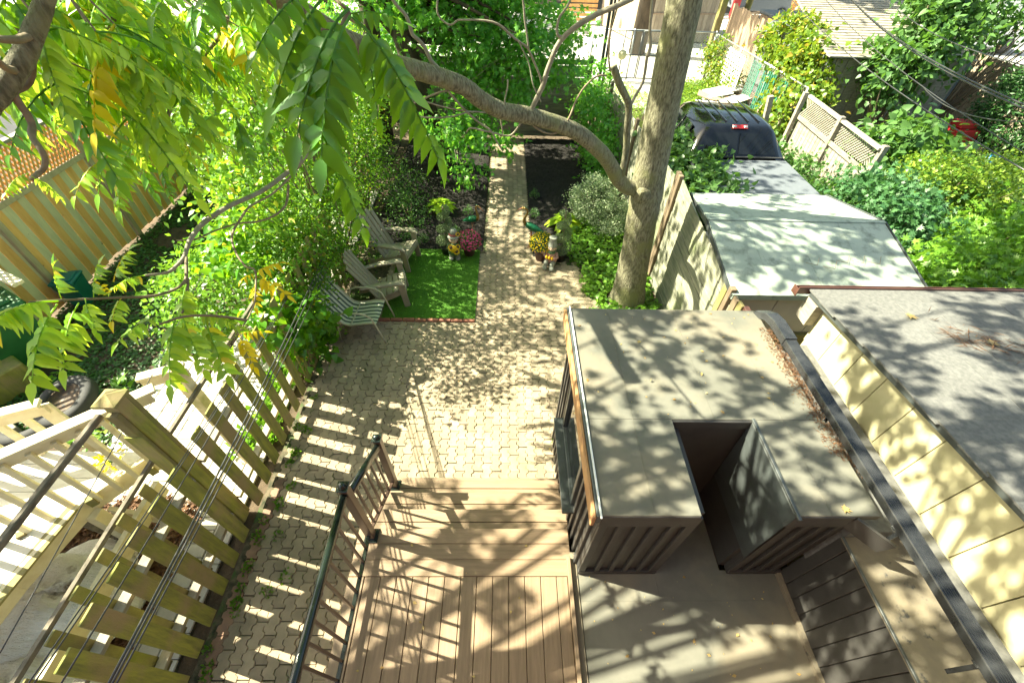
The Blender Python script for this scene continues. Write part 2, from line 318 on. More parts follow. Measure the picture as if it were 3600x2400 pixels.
# ------------------------------------------------------------------ foliage tools
def T_leaf(w=.34, fold=.08, bend=.0):
    return np.array([(0, 0, 0), (0, 1, -bend), (-w, .42, fold), (w, .42, fold)], float), np.array([(0, 3, 1), (0, 1, 2)])
def T_lance(w=.20, fold=.07, bend=.22):
    ys = (.0, .12, .4, .72, 1.0); ws = (.03, w * .85, w, w * .5, .004); V = []; F = []
    for y, q in zip(ys, ws): V += [(-q, y, fold * q / w - bend * y * y), (0, y, -bend * y * y), (q, y, fold * q / w - bend * y * y)]
    for i in range(4):
        for k in (0, 1): a = i * 3 + k; F += [(a, a + 1, a + 4), (a, a + 4, a + 3)]
    return np.array(V), np.array(F)
def T_heart(w=.42, fold=.07, bend=.15):
    P = [(0, 0), (w * .75, -.04), (w, .22), (w * .72, .55), (.0, 1.0), (-w * .72, .55), (-w, .22), (-w * .75, -.04)]
    V = [(x, y, fold * abs(x) / w - bend * y * y) for x, y in P] + [(0, .4, -bend * .16)]
    F = [(8, i, (i + 1) % 8) for i in range(8)]; return np.array(V), np.array(F)
def T_maple():
    P = []
    for k, (a, r) in enumerate(((-90, .08), (-55, .42), (-25, .3), (5, .85), (25, .42), (58, .85), (72, .45), (90, 1.05), (108, .45), (122, .85), (155, .42), (175, .85), (205, .3), (235, .42))):
        P.append((r * math.cos(math.radians(a)) * .62, r * math.sin(math.radians(a)) * .75 + .2, .0 if k % 2 else .04))
    V = [(0, .2, 0)] + P; F = [(0, i + 1, (i + 1) % len(P) + 1) for i in range(len(P))]; return np.array(V), np.array(F)
TLS = [T_lance(.19, .05, .08), T_lance(.22, .09, .38), T_lance(.20, .02, .22), T_lance(.17, .07, .55)]
TL, TLA, TH, TM = T_leaf(), T_lance(), T_heart(), T_maple()
def norm(a): return a / np.maximum(np.linalg.norm(a, axis=1, keepdims=True), 1e-6)
def leaves(T, P, D, N, s):
    V, F = T; Y = norm(D); X = norm(np.cross(Y, N)); Z = np.cross(X, Y); s = s[:, None, None]
    W_ = P[:, None, :] + s * (V[None, :, 0:1] * X[:, None, :] + V[None, :, 1:2] * Y[:, None, :] + V[None, :, 2:3] * Z[:, None, :])
    n = len(V); FF = F[None] + (np.arange(len(P)) * n)[:, None, None]
    return W_.reshape(-1, 3), FF.reshape(-1, 3)
def clumps(ell, nc, k, cr, shell=.55):
    """points in clumps inside ellipsoids; ell = [(cx,cy,cz,rx,ry,rz)]"""
    E = np.array(ell, float); w = np.prod(E[:, 3:], axis=1) ** .8; w /= w.sum()
    ii = rng.choice(len(E), nc, p=w); d = norm(rng.normal(size=(nc, 3))); r = shell + (1 - shell) * rng.random((nc, 1)) ** .6
    r = r * (.85 + .3 * rng.random((nc, 1)))
    C = E[ii, :3] + d * r * E[ii, 3:]
    cs = cr * (.5 + rng.random((nc, 1, 1))); P = (C[:, None, :] + rng.normal(size=(nc, k, 3)) * cs * np.array([1, 1, .6])).reshape(-1, 3)
    out = np.repeat(d, k, axis=0); return C, P, out
def balls(ell, nc, k, cr):
    C, P, out = clumps(ell, nc, k, cr, .1); g = norm(rng.normal(size=P.shape)) * rng.random((len(P), 1)) ** .45 * cr * np.array([1, 1, .6]) * np.repeat(.55 + .8 * rng.random((nc, 1)), k, axis=0)
    return C, np.repeat(C, k, axis=0) + g, out
def shrub(name, label, cat, base, ell, mat, T=None, size=.06, nc=120, k=30, cr=.12, shell=.5, stems=14, sr=.012, zmin=.02, group=None, up=.5, droop=.35, twig='twig', leafname='foliage'):
    t = thing(name, label, cat, base, group)
    C, P, out = clumps(ell, nc, k, cr, shell); ok = P[:, 2] > zmin; P = P[ok]; out = out[ok]; n = len(P)
    D = out * .8 + rng.normal(size=(n, 3)) * .8 + np.array([0, 0, -droop]); N = np.array([0, 0, up]) + out * .35 + rng.normal(size=(n, 3)) * .45
    s = size * (.6 + .7 * rng.random(n)); V, F = leaves(T or TL, P, D, N, s); npobj(leafname, V, F, mt[mat], t, 'stuff')
    if stems:
        b = MB()
        for c in C[rng.choice(len(C), min(stems, len(C)), replace=False)]:
            p0 = Vector(base) + Vector((rng.normal() * .06, rng.normal() * .06, 0)); p1 = Vector(c); m = (p0 + p1) / 2 + Vector((rng.normal() * .08, rng.normal() * .08, .1))
            b.tube([p0, m, p1], [sr * 1.6, sr, sr * .4], 5, cap=False)
        b.build('stem', mt[twig], t, kind='stuff')
    return t
def frond(parent, B, Tp, mat, n=9, ll=.25, arch=.12, roll=0.0, split=False, seed=0, big=False):
    """compound leaf from B to Tp; leaflets in pairs"""
    q = random.Random(seed); B = Vector(B); Tp = Vector(Tp); ax = Tp - B; L = ax.length; a = ax.normalized()
    up = Vector((0, 0, 1)); side = a.cross(up)
    if side.length < .2: side = Vector((1, .3, 0))
    side.normalize(); up = side.cross(a).normalized()
    side2 = side * math.cos(roll) + up * math.sin(roll); up2 = up * math.cos(roll) - side * math.sin(roll)
    def pt(t): return B + ax * t + Vector((0, 0, 1)) * (arch * L * 4 * t * (1 - t))
    P = []; D = []; N = []; S = []
    for i in range(n):
        t = .22 + .78 * i / (n - .2)
        for sg in (-1, 1):
            d = side2 * sg * q.uniform(.6, 1.1) + a * q.uniform(.2, .55) - Vector((0, 0, 1)) * q.uniform(.25, .95); d.normalize()
            if q.random() < .05: continue
            nn = up2 + side2 * sg * q.uniform(-.1, .35) + Vector((q.uniform(-.25, .25), q.uniform(-.25, .25), q.uniform(-.1, .2)))
            P.append(pt(t)); D.append(d); N.append(nn); S.append(ll * L * (.98 - .5 * abs(t - .5)) * q.uniform(.72, 1.15))
    P.append(pt(1)); D.append(a - Vector((0, 0, .2))); N.append(up2); S.append(ll * L * .8)
    rb = MB(); rb.tube([pt(i / 6) for i in range(7)], [.0065 * L / .5 * (1 - .1 * i) for i in range(7)], 4, cap=False)
    ro = rb.build('leaf', mt[mat], parent)
    P, D, N, S = [np.array([tuple(v) for v in X]) if X is not S else np.array(S) for X in (P, D, N, S)]
    if split:
        for j in range(len(P)):
            V, F = leaves(q.choice(TLS), P[j:j + 1] * 0, D[j:j + 1], N[j:j + 1], S[j:j + 1])
            o = bpy.data.objects.new('leaflet', npmesh('leaflet', V, F, mt[mat], True)); o.location = Vector(P[j]) - off(ro); link(o, ro)
    else:
        vs = np.array([q.randrange(4) for _ in range(len(P))]); parts_ = [leaves(TLS[v], P[vs == v], D[vs == v], N[vs == v], S[vs == v]) for v in range(4) if (vs == v).any()]
        V = np.concatenate([a_[0] for a_ in parts_]); n_off = np.cumsum([0] + [len(a_[0]) for a_ in parts_]); F = np.concatenate([a_[1] + k_ for a_, k_ in zip(parts_, n_off)]); me = ro.data; o_ = np.array(off(parent))
        bpy.data.objects.remove(ro); V0 = np.array(rb.V); F0 = [tuple(f) for f in rb.F]
        me2 = bpy.data.meshes.new('leaf'); nV = len(V0)
        me2.from_pydata(V0.tolist() + (V - o_).tolist(), [], F0 + [tuple(int(i) + nV for i in f) for f in F]); me2.materials.append(mt[mat])
        me2.polygons.foreach_set('use_smooth', [True] * len(me2.polygons)); me2.update()
        ro = bpy.data.objects.new('leaf', me2); link(ro, parent)
    return ro
# ------------------------------------------------------------------ measured world positions (metres)
LIMB = [(1.936, 5.72, 2.076), (1.703, 5.66, 2.157), (1.542, 5.6, 2.305), (1.397, 5.45, 2.519), (1.213, 5.3, 2.747), (0.879, 5.1, 3.042), (0.604, 5.0, 3.181), (0.268, 4.85, 3.315), (-0.039, 4.7, 3.413), (-0.248, 4.55, 3.562), (-0.37, 4.4, 3.702), (-0.539, 4.2, 3.821), (-0.743, 4.0, 3.933), (-0.921, 3.8, 4.028), (-1.008, 3.6, 4.162), (-1.1, 3.45, 4.248), (-1.168, 3.2, 4.385), (-1.226, 3.0, 4.5), (-1.256, 2.8, 4.612)]
BR = [([(1.58, 5.55, 2.358), (1.572, 5.55, 2.654), (1.514, 5.5, 2.956), (1.456, 5.45, 3.251), (1.365, 5.4, 3.39), (1.272, 5.38, 3.509), (1.178, 5.35, 3.666)], [0.045, 0.043, 0.042, 0.042, 0.04, 0.04, 0.038], 'bark'), ([(1.468, 5.45, 3.211), (1.52, 5.5, 3.335), (1.578, 5.5, 3.495), (1.558, 5.5, 3.762)], [0.018, 0.018, 0.017, 0.016], 'greytwig'), ([(1.565, 5.5, 3.733), (1.573, 5.5, 3.839), (1.527, 5.5, 3.989), (1.488, 5.5, 4.226), (1.453, 5.5, 4.359)], [0.022, 0.018, 0.015, 0.014, 0.014], 'greytwig'), ([(0.267, 4.85, 3.338), (0.324, 4.85, 3.476), (0.385, 4.85, 3.606), (0.412, 4.85, 3.722), (0.441, 4.85, 3.81), (0.485, 4.85, 3.926), (0.544, 4.85, 4.011), (0.658, 4.85, 4.104), (0.84, 4.9, 4.188), (0.993, 4.9, 4.246), (1.16, 4.95, 4.304)], [0.026, 0.025, 0.025, 0.024, 0.024, 0.024, 0.024, 0.025, 0.025, 0.024, 0.022], 'greytwig'), ([(0.539, 4.85, 4.011), (0.494, 4.85, 4.028), (0.478, 4.85, 4.083), (0.495, 4.85, 4.169), (0.545, 4.85, 4.232), (0.587, 4.85, 4.314)], [0.018, 0.014, 0.012, 0.011, 0.01, 0.01], 'greytwig'), ([(-0.526, 4.2, 3.83), (-0.573, 4.2, 3.897), (-0.625, 4.2, 3.95), (-0.663, 4.2, 4.032), (-0.705, 4.2, 4.087), (-0.757, 4.2, 4.13), (-0.77, 4.2, 4.199), (-0.796, 4.2, 4.261), (-0.852, 4.2, 4.315), (-0.895, 4.2, 4.383)], [0.018, 0.018, 0.017, 0.016, 0.016, 0.015, 0.015, 0.014, 0.013, 0.012], 'greytwig'), ([(0.385, 4.85, 3.595), (0.337, 4.85, 3.708), (0.283, 4.85, 3.804), (0.21, 4.8, 3.931), (0.091, 4.75, 4.01), (-0.069, 4.7, 4.126), (-0.224, 4.7, 4.152), (-0.432, 4.7, 4.149)], [0.01, 0.01, 0.01, 0.01, 0.011, 0.01, 0.009, 0.008], 'greytwig'), ([(-0.432, 4.7, 4.147), (-0.493, 4.7, 4.112), (-0.559, 4.7, 4.138), (-0.604, 4.7, 4.198), (-0.594, 4.7, 4.287)], [0.008, 0.008, 0.008, 0.008, 0.008], 'greytwig'), ([(0.219, 4.8, 3.926), (0.197, 4.8, 4.042), (0.173, 4.8, 4.148), (0.149, 4.8, 4.291), (0.101, 4.8, 4.349)], [0.009, 0.009, 0.009, 0.009, 0.009], 'greytwig'), ([(0.118, 4.75, 3.995), (0.169, 4.75, 3.918), (0.228, 4.75, 3.815), (0.268, 4.7, 3.672), (0.31, 4.7, 3.586), (0.364, 4.7, 3.502)], [0.006, 0.006, 0.006, 0.006, 0.006, 0.006], 'greytwig'), ([(-0.519, 4.25, 3.714), (-0.626, 4.25, 3.684), (-0.76, 4.25, 3.63), (-0.937, 4.25, 3.56)], [0.009, 0.008, 0.008, 0.006], 'greytwig'), ([(-0.799, 4.0, 3.885), (-0.8, 4.0, 3.818), (-0.829, 4.0, 3.721), (-0.823, 4.0, 3.631), (-0.791, 4.05, 3.562), (-0.611, 4.1, 3.535), (-0.455, 4.2, 3.519), (-0.33, 4.3, 3.525), (-0.193, 4.5, 3.455)], [0.007, 0.007, 0.007, 0.007, 0.007, 0.007, 0.007, 0.007, 0.007], 'greytwig'), ([(-0.803, 4.0, 3.797), (-0.755, 4.1, 3.692), (-0.627, 4.2, 3.611), (-0.472, 4.4, 3.509), (-0.318, 4.5, 3.46)], [0.006, 0.006, 0.006, 0.006, 0.006], 'greytwig'), ([(-0.516, 4.25, 3.719), (-0.444, 4.3, 3.615), (-0.348, 4.35, 3.496), (-0.233, 4.4, 3.386), (-0.134, 4.4, 3.322), (-0.081, 4.4, 3.228), (-0.017, 4.4, 3.128)], [0.01, 0.01, 0.01, 0.009, 0.009, 0.008, 0.006], 'greytwig'), ([(1.108, 5.3, 3.593), (0.997, 5.25, 3.598), (0.879, 5.2, 3.522), (0.778, 5.1, 3.404), (0.718, 5.0, 3.283), (0.667, 5.0, 3.179), (0.575, 4.95, 3.111), (0.459, 4.9, 3.127), (0.342, 4.85, 3.196), (0.277, 4.85, 3.253)], [0.01, 0.01, 0.01, 0.01, 0.01, 0.01, 0.01, 0.01, 0.01, 0.01], 'twig'), ([(0.178, 4.8, 3.268), (0.105, 4.8, 3.165), (0.036, 4.8, 3.125), (-0.101, 4.7, 3.189), (-0.216, 4.6, 3.247), (-0.339, 4.5, 3.308), (-0.384, 4.5, 3.266)], [0.01, 0.01, 0.009, 0.009, 0.009, 0.008, 0.005], 'greytwig'), ([(-0.017, 4.75, 3.167), (-0.036, 4.75, 3.281), (-0.056, 4.7, 3.408)], [0.008, 0.008, 0.008], 'greytwig'), ([(-0.004, 4.7, 3.382), (0.0, 4.7, 3.514), (0.024, 4.7, 3.617), (0.026, 4.7, 3.691)], [0.007, 0.007, 0.007, 0.007], 'greytwig'), ([(1.118, 5.3, 4.288), (1.09, 5.3, 4.109), (1.074, 5.3, 3.967), (1.097, 5.3, 3.768), (1.137, 5.3, 3.637)], [0.01, 0.01, 0.01, 0.01, 0.01], 'twig')]
MB_ = ([(-1.166, 4.712, 3.752), (-1.29, 4.413, 3.756), (-1.356, 4.221, 3.722), (-1.407, 4.018, 3.653), (-1.503, 3.56, 3.581), (-1.523, 3.414, 3.528), (-1.553, 3.266, 3.491), (-1.612, 3.107, 3.47), (-1.689, 2.814, 3.47), (-1.747, 2.542, 3.52), (-1.773, 2.334, 3.547), (-1.772, 2.202, 3.56), (-1.76, 2.064, 3.555), (-1.755, 1.969, 3.522), (-1.758, 1.888, 3.519), (-1.761, 1.815, 3.531), (-1.768, 1.701, 3.6)], [0.024, 0.021, 0.019, 0.018, 0.017, 0.017, 0.017, 0.016, 0.015, 0.0145, 0.014, 0.013, 0.012, 0.011, 0.009, 0.008, 0.005])
TW = [[(-1.75, 1.973, 3.52), (-1.697, 1.839, 3.485), (-1.685, 1.773, 3.487), (-1.683, 1.708, 3.504), (-1.685, 1.59, 3.564), (-1.706, 1.474, 3.654), (-1.704, 1.369, 3.737), (-1.7, 1.263, 3.821), (-1.686, 1.16, 3.901)], [(-1.526, 3.405, 3.509), (-1.578, 3.177, 3.454), (-1.626, 2.838, 3.445), (-1.661, 2.581, 3.488), (-1.617, 2.364, 3.523), (-1.605, 2.234, 3.521), (-1.564, 2.123, 3.52), (-1.495, 2.015, 3.495), (-1.438, 1.962, 3.464), (-1.378, 1.929, 3.46), (-1.338, 1.758, 3.397), (-1.332, 1.671, 3.383), (-1.322, 1.607, 3.391), (-1.349, 1.469, 3.361)], [(-1.574, 2.986, 3.435), (-1.562, 2.829, 3.364), (-1.598, 2.678, 3.36), (-1.644, 2.539, 3.398), (-1.678, 2.419, 3.459), (-1.731, 2.268, 3.501), (-1.76, 2.123, 3.535), (-1.835, 2.074, 3.556)], [(-1.56, 3.267, 3.501), (-1.563, 3.363, 3.59), (-1.569, 3.461, 3.7)], [(-1.693, 1.835, 3.475), (-1.645, 1.69, 3.441), (-1.601, 1.583, 3.46)], [(-1.322, 1.607, 3.391), (-1.404, 1.542, 3.482), (-1.474, 1.459, 3.555), (-1.517, 1.365, 3.594)]]
L1 = ([(-1.801, 1.644, 4.398), (-1.774, 1.679, 4.419), (-1.75, 1.713, 4.446), (-1.708, 1.768, 4.496), (-1.675, 1.81, 4.542), (-1.643, 1.849, 4.589), (-1.616, 1.88, 4.629), (-1.579, 1.92, 4.686)], [0.036, 0.035, 0.034, 0.034, 0.032, 0.03, 0.028, 0.026])
LL = [[(-1.748, 1.714, 4.442), (-1.748, 1.712, 4.434), (-1.751, 1.696, 4.395), (-1.744, 1.687, 4.35), (-1.743, 1.675, 4.313), (-1.717, 1.62, 4.294), (-1.675, 1.577, 4.267), (-1.674, 1.565, 4.236), (-1.681, 1.546, 4.213), (-1.693, 1.528, 4.203), (-1.674, 1.473, 4.207)], [(-2.025, 2.945, 4.519), (-2.082, 2.876, 4.358), (-2.074, 2.792, 4.239), (-2.067, 2.722, 4.195), (-2.085, 2.569, 4.166), (-2.106, 2.414, 4.156), (-2.119, 2.271, 4.18), (-2.113, 2.152, 4.233)], [(-1.951, 2.753, 4.535), (-1.967, 2.735, 4.491), (-1.992, 2.644, 4.436), (-2.013, 2.557, 4.405), (-2.053, 2.522, 4.39)], [(-2.224, 3.177, 3.971), (-2.272, 3.076, 3.959), (-2.301, 2.983, 3.942), (-2.362, 2.801, 3.942)], [(-2.22, 3.178, 3.964), (-2.217, 3.102, 3.918), (-2.227, 3.009, 3.856), (-2.259, 2.902, 3.811), (-2.281, 2.81, 3.793)], [(-1.666, 1.823, 4.56), (-1.629, 1.721, 4.569), (-1.623, 1.659, 4.583), (-1.602, 1.612, 4.595)], [(-1.725, 1.744, 4.47), (-1.674, 1.661, 4.501), (-1.648, 1.625, 4.542)], [(-1.668, 1.82, 4.557), (-1.718, 1.828, 4.494), (-1.78, 1.817, 4.413), (-1.826, 1.764, 4.389), (-1.862, 1.722, 4.377)], [(-1.742, 3.326, 4.365), (-1.843, 3.369, 4.266), (-1.988, 3.381, 4.166), (-2.122, 3.394, 4.061), (-2.218, 3.309, 3.978), (-2.224, 3.177, 3.971)]]
TWN = [[(-1.141, 4.683, 3.823), (-0.848, 3.231, 4.316), (-0.582, 1.988, 4.603), (-0.492, 1.668, 4.68), (-0.567, 1.734, 4.711), (-0.626, 1.675, 4.744)], [(-0.492, 1.668, 4.68), (-0.518, 1.61, 4.639), (-0.558, 1.577, 4.648)]]
FR = [((-1.673, 1.228, 3.847), (-1.68, 0.983, 3.925), 'lfA', 10, 0.338, 0.14, 0.3, 1), ((-1.675, 1.218, 3.84), (-1.642, 0.934, 3.727), 'lfA', 10, 0.325, 0.08, 0.2, 1), ((-1.669, 1.279, 3.793), (-1.627, 1.025, 3.688), 'lfA', 9, 0.338, 0.08, 0, 1), ((-1.702, 1.265, 3.826), (-1.674, 1.314, 3.952), 'lfA', 6, 0.413, 0.08, 0, 1), ((-1.706, 1.368, 3.738), (-1.654, 1.441, 3.859), 'lfA', 6, 0.413, 0.08, 0, 1), ((-1.724, 1.506, 3.717), (-1.61, 1.562, 3.846), 'lfA', 6, 0.4, 0.08, 0, 1), ((-1.69, 1.327, 3.773), (-1.634, 1.221, 3.685), 'lfA', 6, 0.413, 0.08, 0, 1), ((-1.547, 1.42, 3.594), (-1.587, 1.221, 3.627), 'lfA', 8, 0.325, 0.08, 0.2, 1), ((-1.706, 1.474, 3.654), (-1.666, 1.329, 3.644), 'lfA', 6, 0.413, 0.08, 0, 1), ((-1.529, 1.476, 3.542), (-1.48, 1.18, 3.394), 'lfA', 10, 0.325, 0.08, 0, 1), ((-1.641, 1.75, 3.506), (-1.602, 1.533, 3.409), 'lfA', 8, 0.375, 0.08, 0, 1), ((-1.497, 1.539, 3.484), (-1.32, 1.542, 3.406), 'lfA', 10, 0.312, 0.16, 0, 1), ((-1.47, 1.543, 3.461), (-1.333, 1.318, 3.296), 'lfA', 9, 0.338, 0.08, 0, 1), ((-1.542, 1.515, 3.505), (-1.41, 1.307, 3.352), 'lfA', 9, 0.338, 0.08, 0, 1), ((-1.768, 1.701, 3.6), (-1.791, 1.547, 3.65), 'lfA', 7, 0.375, 0.08, 0, 1), ((-1.382, 1.921, 3.453), (-1.246, 1.969, 3.488), 'lfYel', 4, 0.45, 0.08, 0, 1), ((-1.36, 1.847, 3.433), (-1.334, 1.734, 3.367), 'lfYel', 4, 0.45, 0.08, 0, 1), ((-1.377, 1.913, 3.439), (-1.222, 1.864, 3.339), 'lfYel', 5, 0.425, 0.08, 0, 1), ((-1.381, 1.921, 3.453), (-1.411, 1.838, 3.468), 'lfYel', 3, 0.5, 0.08, 0, 1), ((-1.351, 1.538, 3.347), (-1.263, 1.415, 3.246), 'lfYel', 6, 0.375, 0.08, 0, 1), ((-1.351, 1.544, 3.352), (-1.228, 1.564, 3.354), 'lfYel', 4, 0.425, 0.08, 0, 1), ((-1.733, 1.463, 3.679), (-1.758, 1.474, 3.726), 'lfYel', 3, 0.625, 0.08, 0, 1), ((-1.617, 2.609, 4.044), (-1.685, 2.259, 3.92), 'lfA', 9, 0.3, 0.12, 0, 1), ((-1.547, 2.642, 4.019), (-1.482, 2.474, 3.813), 'lfDark', 9, 0.3, 0.12, 0, 1), ((-1.691, 2.574, 4.083), (-1.729, 2.429, 4.101), 'lfA', 7, 0.35, 0.12, 0, 1), ((-1.855, 2.17, 4.027), (-1.874, 1.91, 3.832), 'lfA', 10, 0.3, 0.1, 0, 1), ((-1.931, 2.091, 4.003), (-1.979, 1.858, 3.931), 'lfA', 9, 0.3, 0.12, 0, 1), ((-1.953, 2.426, 3.857), (-1.885, 2.272, 3.715), 'lfDark', 9, 0.3, 0.1, 0, 1), ((-1.641, 1.446, 4.239), (-1.652, 1.342, 4.22), 'lfA', 7, 0.35, 0.1, 0, 1), ((-1.638, 1.445, 4.23), (-1.598, 1.445, 4.145), 'lfA', 8, 0.325, 0.14, 0, 1), ((-1.658, 1.434, 4.254), (-1.679, 1.418, 4.271), 'lfA', 6, 0.375, 0.1, 0, 1), ((-1.979, 2.912, 4.198), (-1.995, 2.746, 4.096), 'lfDark', 8, 0.325, 0.1, 0, 1), ((-1.269, 2.6, 4.156), (-1.305, 2.405, 3.989), 'lfDark', 8, 0.325, 0.1, 0, 1), ((-0.487, 1.66, 4.688), (-0.618, 1.324, 4.431), 'lfDark', 10, 0.357, 0.1, 0.3, 1), ((-0.473, 1.61, 4.676), (-0.547, 1.277, 4.385), 'lfDark', 10, 0.315, 0.12, 0.1, 1), ((-0.559, 1.358, 4.453), (-0.453, 1.214, 4.194), 'lfDark', 9, 0.263, 0.06, 0.2, 1), ((-0.465, 1.612, 4.675), (-0.232, 1.497, 4.297), 'lfDark', 12, 0.284, 0.14, -0.3, 1), ((-0.526, 1.697, 4.66), (-0.328, 1.693, 4.651), 'lfDark', 7, 0.315, 0.1, 0, 1), ((-0.663, 1.661, 4.745), (-0.828, 1.462, 4.691), 'lfDark', 8, 0.315, 0.05, 0, 1), ((-0.591, 1.686, 4.731), (-0.714, 1.45, 4.617), 'lfDark', 8, 0.315, 0.08, 0, 1), ((-0.571, 1.743, 4.71), (-0.727, 1.458, 4.464), 'lfDark', 10, 0.315, 0.08, 0.3, 1), ((-0.901, 1.546, 4.753), (-0.929, 1.402, 4.699), 'lfDark', 5, 0.42, 0.05, 0, 1), ((-0.781, 1.498, 4.761), (-0.792, 1.368, 4.702), 'lfDark', 5, 0.42, 0.05, 0, 1), ((-0.483, 1.803, 4.596), (-0.455, 1.643, 4.373), 'lfDark', 8, 0.284, 0.08, 0, 1)]
